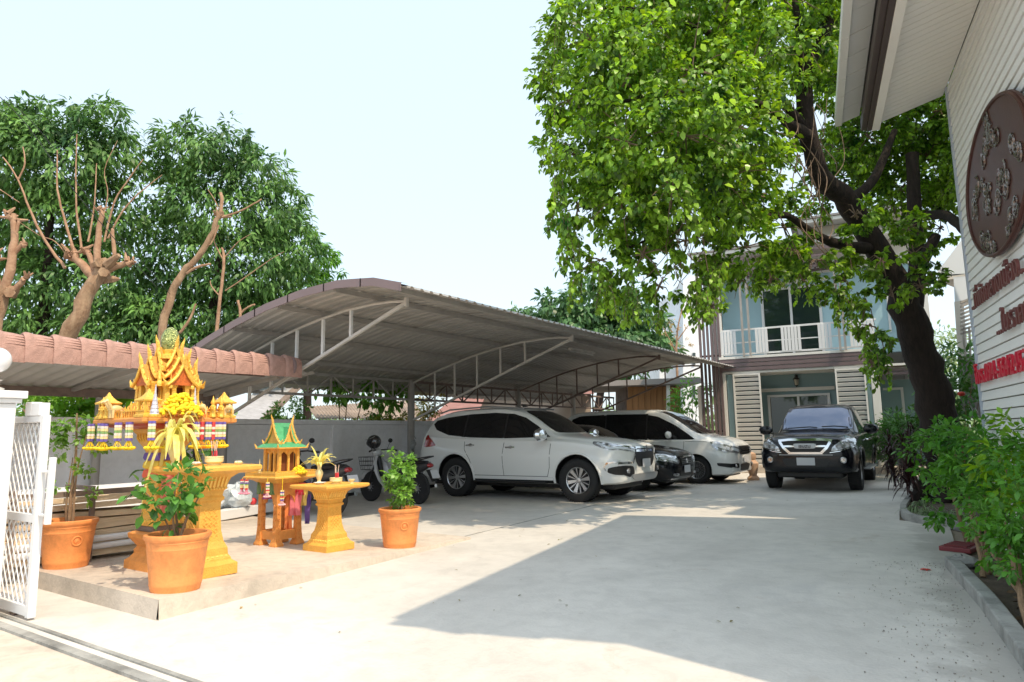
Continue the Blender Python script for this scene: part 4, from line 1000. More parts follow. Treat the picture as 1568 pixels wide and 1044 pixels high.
hb('wall', housew, (-3.72, -3.48, .25, 1.4, 0, 6.4), (2.0, 2.14, .2, 9, 0, 5.9), (-3.9, 2.1, 8.9, 9, 0, 6.2), (-3.72, -3.6, 1.4, 9, 0, 6.0), label='white side walls')
hb('wall', housew, (-3.45, 2.0, .9, 1.25, 5.95, 6.55), (-3.30, -1.4, .86, .9, 5.97, 6.2), label='white band under the eaves')
hb('column', housew, (.59, .79, -.05, .15, .2, 2.93), (1.98, 2.14, -.02, .19, .2, 5.6), (-3.44, -3.30, -.02, .14, .2, 2.98), bev=.006)
hb('floor_slab', housew, (-3.40, 2.1, .0, 1.3, 2.94, 3.0), (-3.46, .86, -.07, 1.2, 3.385, 3.46))
for i, z in enumerate((3.02, 3.145, 3.27)):
    hb('fascia_slat', purpleb, (-3.45, .84, -.05 - .004 * i, .0, z, z + .10))
for i, z in enumerate((2.70, 2.80, 2.90)): hb('fascia_slat', purpleb, (.82, 1.95, .1, .14, z, z + .07))
# roof
hb('eave', housew, (-4.1, 2.2, -.25, 1.25, 6.62, 6.72), (-1.0, 1.95, -.35, .9, 7.2, 7.30))
hb('upper_gable', mat('beige_gable', (.58, .53, .46), .8), (-.8, 1.9, .2, 5, 6.72, 7.18), (-3.8, 2.0, .5, 5, 6.56, 6.61))
hb('roof', mat('grey_roof', (.3, .28, .27), .8), (-1.2, 2.1, -.4, 6, 7.31, 7.37), (-4.2, 2.25, -.3, 9.2, 6.73, 6.78))
hb('eave_slat', purpleb, (-3.9, -2.2, -.27, -.255, 6.36, 6.44), (-3.9, -2.2, -.27, -.255, 6.18, 6.26), (-1.6, 0.2, -.28, -.26, 6.4, 6.48), (-1.6, .2, -.28, -.26, 6.2, 6.27), (-1.66, -1.58, -.29, -.26, 6.0, 6.6))
# vertical brown slats at the left corner
sl = MB().b2(-.036, .036, -.03, .03, .0, 6.5).mesh('corner_slat', purpleb)
for i in range(6): inst('corner_slat', sl, hs, (hx(-4.0 + i * .115), -.02, .1))
hb('slat_rail', purpleb, (-4.05, -3.36, .02, .05, 3.5, 3.56), (-4.05, -3.36, .02, .05, 1.2, 1.26), (-4.05, -3.36, .02, .05, 5.3, 5.36))
hb('corner_post', housew, (-3.42, -3.33, -.04, .05, 3.44, 6.2), (-4.16, -4.06, -.04, .1, 0, 2.6))
# louvre panels
def louvre(x0, x1):
    f = hb('louvre_frame', housew, (x0, x0 + .045, -.07, .0, .22, 2.93), (x1 - .045, x1, -.07, .0, .22, 2.93), (x0 + .046, x1 - .046, -.07, .0, 2.88, 2.928), (x0 + .046, x1 - .046, -.07, 0, .222, .27))
    lm = MB(); M = Matrix.Rotation(R(20), 3, 'X'); lm.box((0, 0, 0), (x1 - x0 - .096, .018, .092), M=M); lm = lm.mesh('louvre_slat', housew)
    hb('louvre_shade_sheet', mat('dark_teal_shade', (.05, .075, .085), .9), (x0 + .046, x1 - .046, .012, .03, .27, 2.88))  # added dark sheet, paints the shade in the gaps between slats
    for i in range(20): inst('louvre_slat', lm, f, (hx((x0 + x1) / 2), -.035, .34 + i * .1335))
louvre(-3.09, -2.31); louvre(-.30, .47)
# doors and windows
def sliding(x0, x1, z0, z1, y, nm='sliding_door'):
    f = hb(nm, white, (x0, x1, y - .06, y, z1 - .07, z1), (x0, x0 + .08, y - .06, y, z0, z1 - .072), (x1 - .08, x1, y - .06, y, z0, z1 - .072), ((x0 + x1) / 2 - .035, (x0 + x1) / 2 + .035, y - .07, y, z0, z1 - .072), bev=.004)
    for a, b_ in ((x0 + .082, (x0 + x1) / 2 - .037), ((x0 + x1) / 2 + .037, x1 - .082)):
        g = MB(); g.b2(hx(a), hx(b_), y - .03, y - .018, z0 + .02, z1 - .074); g.build('pane', hglass, f)
sliding(-2.28, -.50, .22, 2.32, 1.29); hb('door_head', housew, (-2.45, -.36, 1.2, 1.298, 2.42, 2.52))
sliding(-2.25, -.52, 3.5, 5.62, .94, 'balcony_door'); hb('door_head', housew, (-2.5, -.3, .80, .945, 5.70, 5.79))
hb('side_window', white, (1.35, 1.42, 1.15, 1.198, .9, 2.4), (.9, 1.36, 1.15, 1.198, 2.33, 2.4), bev=.004)
hb('upper_window', white, (1.2, 1.85, .90, .948, 5.1, 5.17), (1.2, 1.26, .90, .948, 4.0, 5.098), (1.79, 1.85, .90, .948, 4.0, 5.098))
# balcony rail: groups of white boards between open gaps with two rails
f = hb('balcony_rail', white, (-3.45, .84, -.03, .03, 4.24, 4.29), (-3.45, .84, -.03, .03, 3.50, 3.55), (-3.45, .84, -.02, .02, 3.86, 3.89))
bm_ = MB().b2(-.038, .038, -.045, -.031, 0, .72).mesh('rail_board', white)
x = -3.42; sd = 0
def pxH(px): p = pl(px, 520, YH, HY); return p.dot(XH)
gaps = [(pxH(1131), pxH(1156)), (pxH(1178), pxH(1197)), (pxH(1230), pxH(1250)), (pxH(1274), pxH(1301))]
while x < .82:
    if not any(a - .02 < x < b_ + .02 for a, b_ in gaps): inst('rail_board', bm_, f, (hx(x), 0, 3.53))
    x += .0905
# trellis frame in front of the balcony
hb('pergola_post', steel, (pxH(1137) - .0, pxH(1137) + .06, -.16, -.10, 3.44, 6.0), (pxH(1147), pxH(1147) + .06, -.16, -.10, 3.44, 6.0), (pxH(1284), pxH(1284) + .06, -.16, -.10, 3.44, 6.0), (pxH(1292), pxH(1292) + .06, -.16, -.10, 3.44, 6.0))
x0_, x1_ = pxH(1136), pxH(1300)
hb('pergola_beam', purpleb, (x0_, x1_, -.18, -.10, 5.92, 6.0), (x0_, x1_, .5, .58, 5.94, 6.02))
pb = MB().b2(-.03, .03, -.25, .75, 0, .05).mesh('pergola_slat', purpleb)
x = x0_ + .2
while x < x1_ - .05: inst('pergola_slat', pb, hs, (hx(x), 0, 6.022)); x += .14
# wall lantern
lt = thing('wall_lantern', 'small dark wall lantern over the ground floor door of the blue house', 'lamp', ho + XH * (hx(-1.40)) + YH * 1.1 + Vector((0, 0, 2.72)), HA)
g = MB(); g.lathe([(.03, .13), (.10, .06), (.09, .04), (.02, .04)], n=8); g.lathe([(.055, -.14), (.02, -.17), (1e-4, -.2)], n=8); g.tube([(0, .1, .14), (0, .0, .2), (0, 0, .13)], .01, 6); g.b2(-.04, .04, .10, .2, -.05, .18)
for i in range(4): a = i * math.pi / 2 + .4; g.bar((.075 * math.cos(a), .075 * math.sin(a), .04), (.05 * math.cos(a), .05 * math.sin(a), -.14), .01)
g.build('cage', blackp, lt); g = MB(); g.lathe([(.05, -.13), (.07, .04)], n=8); g.build('lens', mat('frosted_glass', (.55, .5, .4), .4), lt)

# ============================================================ white building further right behind the tree
annexw = mat('annex_white', (.70, .76, .84), .7)
wb = thing('white_annex', 'tall white annex with a louvred balcony seen between the big tree and the sign wall', 'building', (0, 0, 0))
D = 15
def q4(name, pts, m, thick, parent, label=None):   # vertical slab through pixel corner points at a depth
    P_ = [dep(px, py, D) for px, py in pts]; g = MB(); n_ = Vector((.25, .97, 0)) * thick
    k = len(P_); g.add(P_ + [p + n_ for p in P_], [tuple(range(k)), tuple(range(k, 2 * k))[::-1]] + [(i, (i + 1) % k, k + (i + 1) % k, k + i) for i in range(k)])
    return g.build(name, m, parent, label=label)
q4('wall', [(1432, 420), (1478, 360), (1520, 340), (1520, 418)], annexw, 1.5, wb)
q4('soffit', [(1436, 425), (1520, 414), (1520, 419), (1436, 430)], steelw, 1.2, wb)
q4('wall', [(1460, 424), (1520, 420), (1520, 452), (1462, 462)], annexw, .5, wb)
q4('wall', [(1461, 462), (1469, 461), (1476, 545), (1467, 546)], steelw, .3, wb)
for i in range(9):
    y = 462 + i * 6; q4('balcony_louvre', [(1470, y), (1520, y - 22 + i * .8), (1520, y - 19 + i * .8), (1470, y + 3)], steel, .05, wb)
for i in range(6):
    x = 1474 + i * 8; q4('baluster', [(x, 500), (x + 3, 500), (x + 5, 545), (x + 2, 545)], steel, .05, wb)
q4('floor_slab', [(1466, 546), (1530, 542), (1530, 640), (1472, 640)], mat('grey_lower_wall', (.12, .12, .12), .8), 1.0, wb)

rw = thing('added_shade_wing', 'plain white unseen block added beyond the sign wall to shade the drive', 'building', (2.2, 9.2, 0))  # out of view, added and sized to cast shade on the drive
g = MB(); g.b2(0, 5, 0, 8.2, 0, 7.5); g.build('wall', housew, rw); g = MB(); g.b2(-.3, 5.3, -.1, 8.4, 7.51, 7.65); g.build('roof', MATS['grey_roof'], rw)
# ============================================================ gate post with globe lamp, mesh gate
GY = 1.62
def colx(px, py, Y): return atY(px, py, Y)
pr = atY(24, 640, 2.0)
gp_ = thing('gate_pillar', 'white square gate pillar with stepped cap at the left edge', 'pillar', (pr.x - .2, 1.8, 0))
zt_ = atY(34, 598, 2.0).z
g = MB(); g.b2(-.2, .2, -.2, .2, 0, zt_ - .09); g.build('shaft', white, gp_, bev=.008)
g = MB(); g.b2(-.225, .225, -.225, .225, zt_ - .088, zt_ - .055); g.b2(-.25, .25, -.25, .25, zt_ - .054, zt_); g.build('cap', white, gp_, bev=.006)
gl = dep(-5, 551, -(pr.x - .2) * S_ + 1.8 * C_)
lo = thing('globe_lamp', 'white globe lamp standing on the gate pillar at the left edge', 'lamp', (gl.x, gl.y, zt_))
g = MB(); g.lathe([(.06, 0), (.06, .02), (.03, .03), (.03, .07), (.05, .08)], n=16); g.build('base', steelw, lo, smooth=True)
g = MB(); g.sph((0, 0, gl.z - zt_), .092, 24, 16); g.build('globe', mat('opal_glass', (.82, .84, .88), .15, coat=.5), lo, smooth=True)
# gate: leaf in the plane Y = GT
GT = 2.12
a = atY(48, 952, GT); tr_ = atY(72, 640, GT)
gt = thing('mesh_gate', 'white sliding gate leaf of diamond mesh in a steel frame at the left', 'gate', (a.x, GT, 0))
hg = 1.42; wg = 3.2
g = MB()
g.b2(-.055, 0, -.025, .025, .02, hg); g.b2(-wg, -.056, -.024, .024, hg - .05, hg - .002); g.b2(-wg, -.056, -.024, .024, .03, .10); g.b2(-wg, -.056, -.02, .02, .66, .72)
g.b2(-1.2, -1.15, -.02, .02, .101, hg - .051); g.build('frame', white, gt, bev=.004)
g = MB(); g.b2(-.19, -.056, -.035, .035, hg - .002, hg + .09); g.b2(-.30, -.192, -.035, .035, hg - .001, hg + .10); g.build('top_bracket', white, gt, bev=.004)
g = MB(); g.tube([(.0, 0, 1.02), (.13, 0, 1.02)], .012, 6); g.tube([(0, 0, .72), (.13, 0, .72)], .012, 6); g.bar((.13, 0, .66), (.14, 0, 1.12), .035); g.build('guide', white, gt)
g = MB(); cw, ch = .078, .058     # diamond mesh
def mesh_area(x0, x1, z0, z1):
    nz_ = int((z1 - z0) / ch); nx_ = int((x1 - x0) / cw) + 1
    for i in range(nz_ + 1):
        z = z0 + i * ch
        for j in range(nx_):
            x = x0 + j * cw + (cw / 2 if i % 2 else 0)
            if z + ch > z1 + .02: continue
            for s in (-1, 1): g.bar((x, s * .003, z), (x + s * cw / 2, s * .003, z + ch), .008, .005)
mesh_area(-wg, -.06, .10, hg - .06)
g.build('diamond_mesh', white, gt, kind='stuff')
g = MB(); 
for x in (-.3, -2.6): g.lathe([(.05, -.012), (.05, .012)], (x, 0, .045), 16, Matrix.Rotation(R(90), 3, 'X'))
g.build('wheel', rust, gt)
# ============================================================ terracotta pots with plants
potprof = [(.155, 0), (.168, .0), (.17, .012), (.178, .045), (.180, .05), (.178, .06), (.206, .30), (.209, .305), (.207, .315), (.212, .345), (.216, .35), (.214, .36), (.226, .372), (.232, .385), (.230, .403), (.218, .41), (.200, .408), (.195, .39), (.190, .33), (.19, .30)]
pot_me = MB().lathe(potprof, n=48).mesh('pot', terra, 40)
soil_me = MB().lathe([(1e-4, .365), (.1, .362), (.195, .35), (.195, .33)], n=24).mesh('soil', mat('reddish_potting_soil', (.20, .09, .05), 1, var=.3, vs_=30, bump=1, bs=60), 60)
def medal(parent, ang):
    g = MB(); M = Matrix.Rotation(ang, 3, 'Z') @ Matrix.Rotation(R(90 - 6), 3, 'Y')
    g.tube([Vector((.198, 0, .215)) + Vector((0, 0, 0)) for _ in ()], .01) if 0 else None
    pts = [(.0, .038 * math.cos(a), .038 * math.sin(a)) for a in [i * math.pi / 8 for i in range(16)]]
    g.tube(pts, .007, 6, closed=True); g.sph((0, 0, .0), .018, 10, 8, (.5, 1, 1)); g.tube([(.0, .02 * math.cos(a), .02 * math.sin(a)) for a in [i * math.pi / 5 for i in range(10)]], .005, 5, closed=True)
    o = g.build('medallion', terra, parent, smooth=True); o.location = (.199 * math.cos(ang), .199 * math.sin(ang), .235); o.rotation_euler = (0, R(6), ang)
leafg = leafmat('bright_shrub_leaf', (.10, .24, .03), (.27, .45, .07), .3, .3)
leafd = leafmat('deep_shrub_leaf', (.035, .12, .02), (.08, .22, .035), .25, .35)
stemm = mat('plant_stem', (.26, .17, .10), .9, var=.2, vs_=20, bump=.4, bs=60)
def pot_plant(name, label, px, py, z, stems, crown, leaf, lm, medang=None, per=5200):
    p = gz(px, py, z); p.z = platz(p.x, p.y) if p.y < 6.2 else .03
    d = Vector((p.x, p.y, 0)).normalized() * .165; p = p + Vector((d.x, d.y, 0))
    p.z = platz(p.x, p.y)
    t = thing(name, label, 'potted plant', p)
    inst('pot', pot_me, t); inst('soil', soil_me, t)
    if medang is not None: medal(t, math.atan2(-p.y, -p.x) + medang)
    g = MB()
    for pts, r0, r1 in stems: limb(g, pts, r0, r1, 7, 4)
    g.build('stem', stemm, t, smooth=True)
    P, D, N, L = blob_leaves(crown, per, leaf, down=.15, sub=.35)
    N += np.array([0, 0, .3]); leafobj('foliage', P, D, N, L, .55, lm, t)
    return t
pot_plant('potted_sapling', 'orange pot with a thin upright sapling beside the gate, leftmost of the three potted plants', 100, 878, .1,
    [([(0, 0, .35), (.01, .0, .7), (-.01, .02, 1.0), (.0, .0, 1.35)], .018, .007), ([(.03, .02, .35), (.03, .02, .8), (.08, .06, 1.15)], .012, .004), ([(-.04, 0, .35), (-.03, -.02, .55), (-.09, .03, .95)], .012, .004)],
    [((0, 0, 1.26), .16), ((.08, .1, 1.10), .13), ((-.1, -.07, 1.0), .12), ((.07, .07, .85), .09), ((-.07, -.05, .70), .08), ((.1, .14, 1.26), .10), ((-.08, -.14, 1.2), .11), ((.1, .12, .62), .07)], .055, leafg, medang=.35, per=6500)
pot_plant('potted_shrub', 'big orange pot with a broad leaved shrub at the near corner of the concrete slab', 268, 912, .12,
    [([(.02, 0, .35), (.05, .03, .5), (.10, .1, .68)], .012, .005), ([(-.03, .02, .35), (-.05, .0, .55), (-.08, -.05, .75)], .012, .005), ([(0, -.02, .35), (-.0, -.05, .6), (.0, -.02, .85)], .010, .004), ([(-.04, 0, .35), (-.12, -.1, .6), (-.2, -.2, .75)], .008, .003)],
    [((0.04, 0.06, 0.558), 0.146), ((-0.02, -0.02, 0.674), 0.155), ((0.1, 0.1, 0.724), 0.129), ((-0.15, -0.14, 0.63), 0.112), ((-0.02, 0, 0.796), 0.112), ((0.07, 0.09, 0.818), 0.095), ((-0.24, -0.2, 0.731), 0.069), ((0.0, -0.05, 0.53), 0.112)], .085, leafmat('broad_leaf', (.05, .17, .03), (.16, .38, .07), .3, .3), per=2600)
pot_plant('potted_bush', 'orange pot with a dense yellow green bush in front of the grey white scooter', 612, 841, .05,
    [([(.02, 0, .35), (.03, .03, .6)], .014, .006), ([(-.03, .02, .35), (-.03, .0, .6)], .014, .006), ([(0, -.02, .35), (.02, -.04, .6)], .012, .005)],
    [((0, 0, .50), .14), ((.08, -.03, .58), .13), ((-.06, .05, .66), .14), ((.05, .02, .76), .14), ((-.09, -.04, .80), .11), ((.02, .07, .90), .10), ((-.08, -.06, .98), .08), ((.10, .08, .88), .07)], .06, leafmat('variegated_leaf', (.08, .24, .03), (.28, .50, .09), .3, .35), medang=.25, per=8000)

# ============================================================ shrines
def flame(m, p, h, r, lean=(0, 0)):       # curled finial
    p = Vector(p); m.tube([p, p + Vector((lean[0] * .3, lean[1] * .3, h * .35)), p + Vector((lean[0], lean[1], h * .7)), p + Vector((lean[0] * 1.2, lean[1] * 1.2, h))], [r, r * .9, r * .45, r * .05], 6)
def balus(m, s, z, h, n, w_=.012):         # balustrade round a square of half side s
    for k in range(4):
        a = Vector((-s, -s, 0)); b_ = Vector((s, -s, 0)); M = Matrix.Rotation(k * math.pi / 2, 3, 'Z')
        a, b_ = M @ a, M @ b_
        m.bar(a + Vector((0, 0, z + h)), b_ + Vector((0, 0, z + h)), w_ * 1.4, w_)
        for i in range(n): q = a.lerp(b_, i / n); m.cyl(q + Vector((0, 0, z)), q + Vector((0, 0, z + h)), w_ * .55, n=5)
def sqprof(m, prof, c=(0, 0, 0), rz=0): m.lathe(prof, c, 4, Matrix.Rotation(rz, 3, 'Z'), sq=True)
def gable_roof(m, c, L, Wd, h, ax=0, t=.012, z=0, curve=.35):
    """steep concave thai roof, ridge along x (ax=0) or y"""
    M = Matrix.Rotation(ax * math.pi / 2, 3, 'Z'); c = Vector(c)
    prof_ = [(Wd / 2, 0), (Wd * .36, h * .16), (Wd * .2, h * .42), (Wd * .08, h * .74), (0, h)]
    for s in (-1, 1):
        o = [[c + M @ Vector((xx, s * y_, z_)) for y_, z_ in prof_] for xx in (-L / 2, L / 2)]
        i_ = [[p + Vector((0, 0, -t)) for p in r] for r in o]
        m.grid(o); m.grid(i_[::-1]); m.grid([o[0], i_[0]]); m.grid([i_[1], o[1]]); m.grid([[o[0][0], o[1][0]], [i_[0][0], i_[1][0]]])
def gable_trim(m, c, L, Wd, h, ax=0, r=.009, fh=.1):
    M = Matrix.Rotation(ax * math.pi / 2, 3, 'Z'); c = Vector(c)
    prof_ = [(Wd / 2 + .01, -.005), (Wd * .36, h * .17), (Wd * .2, h * .43), (Wd * .08, h * .75), (0, h * 1.02)]
    for e in (-1, 1):
        for s in (-1, 1):
            pts = [c + M @ Vector((e * L / 2, s * y_, z_)) for y_, z_ in prof_]; m.tube(pts, r, 6)
            for q in pts[1:-1]: flame(m, q, fh * .28, r * .7, tuple((M @ Vector((0, s * .015, 0)))[:2]))
            flame(m, pts[0], fh * .6, r * 1.1, tuple((M @ Vector((0, s * .03, 0)))[:2]))
        flame(m, c + M @ Vector((e * L / 2, 0, h)), fh, r * 1.3, tuple((M @ Vector((e * .02, 0, 0)))[:2]))
def gable_tri(m, c, L, Wd, h, ax=0, inset=.012):
    M = Matrix.Rotation(ax * math.pi / 2, 3, 'Z'); c = Vector(c)
    for e in (-1, 1):
        x = e * (L / 2 - inset); p = [(-Wd * .42, .0), (-Wd * .3, h * .2), (-Wd * .15, h * .5), (0, h * .95), (Wd * .15, h * .5), (Wd * .3, h * .2), (Wd * .42, 0)]
        V = [c + M @ Vector((x + o_, y_, z_)) for o_ in (0, -e * .01) for y_, z_ in p]; k = len(p)
        m.add(V, [tuple(range(k)), tuple(range(k, 2 * k))[::-1]] + [(i, (i + 1) % k, k + (i + 1) % k, k + i) for i in range(k)])

# ---- big spirit house on its pillar
c1 = gz(226, 877, .12); S1 = Vector((c1.x - .19, c1.y + .19, 0)); S1.z = platz(S1.x, S1.y)
sh = thing('spirit_house', 'large golden multi gabled spirit house on a carved orange pillar', 'spirit house', S1)
g = MB(); sqprof(g, [(.20, 0), (.20, .075), (.17, .10), (.145, .135), (.15, .16), (.13, .19), (.15, .22), (.185, .27), (.19, .305), (.16, .32)]); g.build('plinth', shro, sh, bev=.004)
g = MB(); sqprof(g, [(.135, .32), (.14, .325), (.14, .365), (.13, .37)]); g.build('plinth_band', wood_old, sh)
g = MB(); sqprof(g, [(.145, .37), (.15, .40), (.125, .43), (.115, .47), (.105, .9), (.11, 1.0), (.13, 1.05), (.16, 1.10), (.15, 1.13), (.2, 1.2), (.2, 1.215)])
g.build('pillar', goldp, sh, bev=.003)
g = MB()      # raised flower pattern of the pillar, diamonds in rows
for k in range(4):
    M = Matrix.Rotation(k * math.pi / 2, 3, 'Z')
    for i in range(9):
        for j in (-1, 0, 1):
            z = .48 + i * .055; r_ = .112 - .0 * i
            p = M @ Vector((r_ - .002 * i, j * .055, z)); g.tube([p + M @ Vector((.004, .018 * math.cos(a), .02 * math.sin(a))) for a in (0, math.pi / 2, math.pi, 1.5 * math.pi)], .004, 4, closed=True)
    for j in range(-3, 4): g.sph(M @ Vector((.142, j * .04, .405)), .016, 6, 5, (1, 1, 1.5))
g.build('pillar_relief', goldy, sh, kind='stuff')
g = MB()
for k in range(4):
    M = Matrix.Rotation(k * math.pi / 2, 3, 'Z')
    for j in range(-3, 4):
        p = M @ Vector((.15, j * .045, 1.10)); g.tube([p, p + M @ Vector((.025, 0, .03)), p + M @ Vector((.03, 0, .07))], [.014, .012, .004], 5)
g.build('capital_petals', goldy, sh, smooth=True, kind='stuff')
sash = [('sash_violet', (.16, .10, .42), .93, .07), ('sash_yellow', (.85, .60, .06), .855, .07), ('sash_red', (.80, .14, .07), .77, .08)]
for nm, cc, z, h_ in sash:
    g = MB(); pr_ = [(.118, z), (.128, z + h_ * .3), (.124, z + h_ * .7), (.118, z + h_)]
    g.lathe(pr_, n=4, M=Matrix.Diagonal((1, 1, 1)), sq=True)
    g.build('sash', mat(nm, cc, .55, var=.15, vs_=12, bump=.5, bs=25), sh, bev=.01)
g = MB(); g.grid([[(.135 + .008 * math.sin(j * 2), -.09 + .022 * j + random.uniform(-.004, .004), .80 - i * .07) for j in range(6)] for i in range(6)]); g.build('sash_tail', mat('sash_pink', (.85, .30, .25), .6, trans=.2), sh, smooth=True)
PZ = 1.25; PS = .43
g = MB(); sqprof(g, [(.2, PZ - .04), (.36, PZ - .02), (.37, PZ)]); g.build('under_tray', redb, sh)
g = MB(); sqprof(g, [(PS - .03, PZ + .001), (PS, PZ + .012), (PS, PZ + .04), (PS - .02, PZ + .052)]); g.build('platform', shro, sh, bev=.003)
g = MB(); balus(g, PS - .03, PZ + .05, .055, 22, .009); g.build('balustrade', goldy, sh)
# corner pavilions
def pavilion(name, mats_, w=.06, h=.17):
    g = MB(); sqprof(g, [(w, 0), (w, .02), (w * .8, .03), (w * .85, .045)])
    for a in (-1, 1):
        for b_ in (-1, 1): g.cyl((a * w * .62, b_ * w * .62, .045), (a * w * .62, b_ * w * .62, h * .55), w * .14, n=6)
    sqprof(g, [(w, h * .55), (w * 1.05, h * .6), (w * .6, h * .7), (w * .4, h * .78), (w * .2, h * .88), (w * .05, h)])
    return g.mesh(name, mats_)
pav = pavilion('corner_pavilion', goldy, .078, .24)
for a in (-1, 1):
    for b_ in (-1, 1): inst('corner_pavilion', pav, sh, (a * (PS - .085), b_ * (PS - .085), PZ + .05))
# temple base tiers
HZ = PZ + .05
g = MB(); sqprof(g, [(.27, HZ), (.27, HZ + .03), (.25, HZ + .035), (.25, HZ + .06), (.265, HZ + .07), (.24, HZ + .09), (.23, HZ + .12)]); g.build('temple_base', shro, sh, bev=.003)
g = MB()
for k in range(4):
    M = Matrix.Rotation(k * math.pi / 2, 3, 'Z')
    for j in range(-4, 5): flame(g, M @ Vector((.26, j * .055, HZ + .065)), .05, .013)
    for j in (-1.5, -.5, .5, 1.5): flame(g, M @ Vector((.235, j * .11, HZ + .10)), .06, .016)
g.build('tier_finials', goldy, sh, kind='stuff')
BZ = HZ + .12
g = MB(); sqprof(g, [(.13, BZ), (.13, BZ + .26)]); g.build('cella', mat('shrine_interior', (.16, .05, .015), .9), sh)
cm = MB(); cm.lathe([(.030, 0), (.030, .02), (.022, .03), (.019, .14), (.026, .16), (.032, .18), (.032, .20)], n=4, sq=True); cm = cm.mesh('column', goldy, True)
cs = [(a, b_) for a in (-.2, -.12, -.06, .06, .12, .2) for b_ in (-.2, -.12, -.06, .06, .12, .2) if (abs(a) == .2) != (abs(b_) == .2) and min(abs(a), abs(b_)) < .13 or (abs(a) == .12 and abs(b_) == .12)]
for a, b_ in cs: inst('column', cm, sh, (a, b_, BZ))
gb = MB(); gt_ = MB(); gr = MB()
for ax in (0, 1):
    for (L, Wd, h, z) in ((.50, .27, .19, BZ + .17), (.36, .25, .2, BZ + .24), (.22, .22, .22, BZ + .31)):
        gable_roof(gr, (0, 0, z), L, Wd, h, ax); gable_trim(gb, (0, 0, z), L, Wd, h, ax, .015, .11); gable_tri(gt_, (0, 0, z), L, Wd, h, ax)
for a in (-1, 1):       # corner spires and small side gables
    for b_ in (-1, 1):
        gb.lathe([(.03, 0), (.03, .03), (.018, .05), (.02, .07), (.008, .14), (.001, .24)], (a * .17, b_ * .17, BZ + .16), 6)
        gb.lathe([(.022, 0), (.022, .02), (.012, .04), (.004, .1), (.001, .15)], (a * .23, b_ * .10, BZ + .14), 6)
        gb.lathe([(.022, 0), (.022, .02), (.012, .04), (.004, .1), (.001, .15)], (a * .10, b_ * .23, BZ + .14), 6)
gr.build('roof', mat('shrine_roof_gold', (.62, .30, .05), .5, var=.2, vs_=30, bump=.5, bs=120), sh); gb.build('gable_finials', goldy, sh); gt_.build('gable_panel', mat('deep_orange', (.55, .14, .03), .5, var=.3, vs_=40), sh)
dome = MB(); dome.lathe([(.05, -.12), (.075, -.08), (.082, -.02), (.078, .04), (.055, .09), (.025, .115), (1e-4, .125)], n=20)
mosaic = mat('green_gold_mosaic', (.07, .13, .03), .18, metal=.5, col2=(.62, .66, .25), vs_=42, bump=.8, bs=90)
dome.build('mosaic_dome', mosaic, sh, smooth=True, loc=(0, 0, BZ + .60)); MB().lathe([(.11, 0), (.11, .03), (.07, .05), (.08, .08), (.05, .1)], (0, 0, BZ + .42), 12).build('dome_base', goldy, sh)
# attendants, animals, parasols on the platform: things of their own
def figure(m, s=1):
    m.lathe([(.02, 0), (.022, .01), (.014, .03), (.016, .05), (.019, .065), (.008, .075), (.012, .085), (.013, .095), (.006, .108), (.001, .13)], n=8)
    for k in (-1, 1): m.tube([(k * .018, 0, .062), (k * .026, -.008, .045), (k * .006, -.016, .055)], .005, 5)
    return m
figm = figure(MB()).mesh('attendant_figure', goldy, True)
def animal(m, legs=.04, trunk=False):
    m.sph((0, 0, legs + .022), .03, 10, 8, (1.5, .75, .8))
    for a in (-1, 1):
        for b_ in (-1, 1): m.cyl((a * .028, b_ * .014, 0), (a * .026, b_ * .014, legs + .015), .008, .010, 6)
    if trunk:
        m.sph((.05, 0, legs + .04), .022, 8, 6); m.tube([(.068, 0, legs + .04), (.082, 0, legs + .02), (.08, 0, legs - .01)], [.009, .007, .004], 6)
        for b_ in (-1, 1): m.sph((.045, b_ * .022, legs + .04), .016, 6, 5, (.4, .5, 1))
    else:
        m.tube([(.035, 0, legs + .03), (.055, 0, legs + .06), (.062, 0, legs + .075)], [.014, .010, .011], 7); m.tube([(.058, 0, legs + .078), (.085, 0, legs + .062)], [.011, .006], 6)
    m.tube([(-.043, 0, legs + .03), (-.055, 0, legs + .005)], .004, 4)
    return m
horse = animal(MB()).mesh('horse_figure', mat('ivory_figure', (.74, .54, .24), .4, var=.1, vs_=20), True)
eleph = animal(MB(), .03, True).mesh('elephant_figure', MATS['ivory_figure'], True)
pz1 = S1.z + PZ + .053
def on_plat(nm, me, dx, dy, label, cat, grp, rz=0, sc=None):
    o = inst(nm, me, None, (S1.x + dx, S1.y + dy, pz1), (0, 0, rz), sc); tag(o, label, cat, grp); return o
for i, (dx, dy) in enumerate([(-.30, -.41), (-.22, -.41), (.41, -.05), (.41, .20), (.41, .28)]):
    on_plat('attendant_figure', figm, dx, dy, ['golden kneeling figure next to the left corner pavilion of the big shrine', 'golden kneeling figure second from the left corner pavilion of the big shrine', 'golden kneeling figure behind the marigold heap on the big shrine', 'golden kneeling figure between the elephants on the right edge of the big shrine', 'golden kneeling figure closest to the right corner pavilion of the big shrine'][i], 'figurine', 'kneeling figures on the big shrine platform', sc=(1.5,) * 3)
for i, (dx, dy, rz) in enumerate([(-.15, -.38, -1.8), (-.08, -.40, -1.5), (-.36, -.30, -1.2)]):
    on_plat('horse_figure', horse, dx, dy, ['ivory horse figure on the big shrine, middle of the three horses', 'ivory horse figure nearest the silver cone at the front of the big shrine', 'ivory horse figure standing farthest back at the left of the big shrine'][i], 'figurine', 'horse figures on the big shrine platform', rz, (1.3,) * 3)
for i, (dx, dy, rz) in enumerate([(.36, .08, .2), (.37, .33, .3)]):
    on_plat('elephant_figure', eleph, dx, dy, ['ivory elephant figure on the big shrine nearest the marigold heap', 'ivory elephant figure on the big shrine farthest to the right'][i], 'figurine', 'elephant figures on the big shrine platform', rz, (1.3,) * 3)
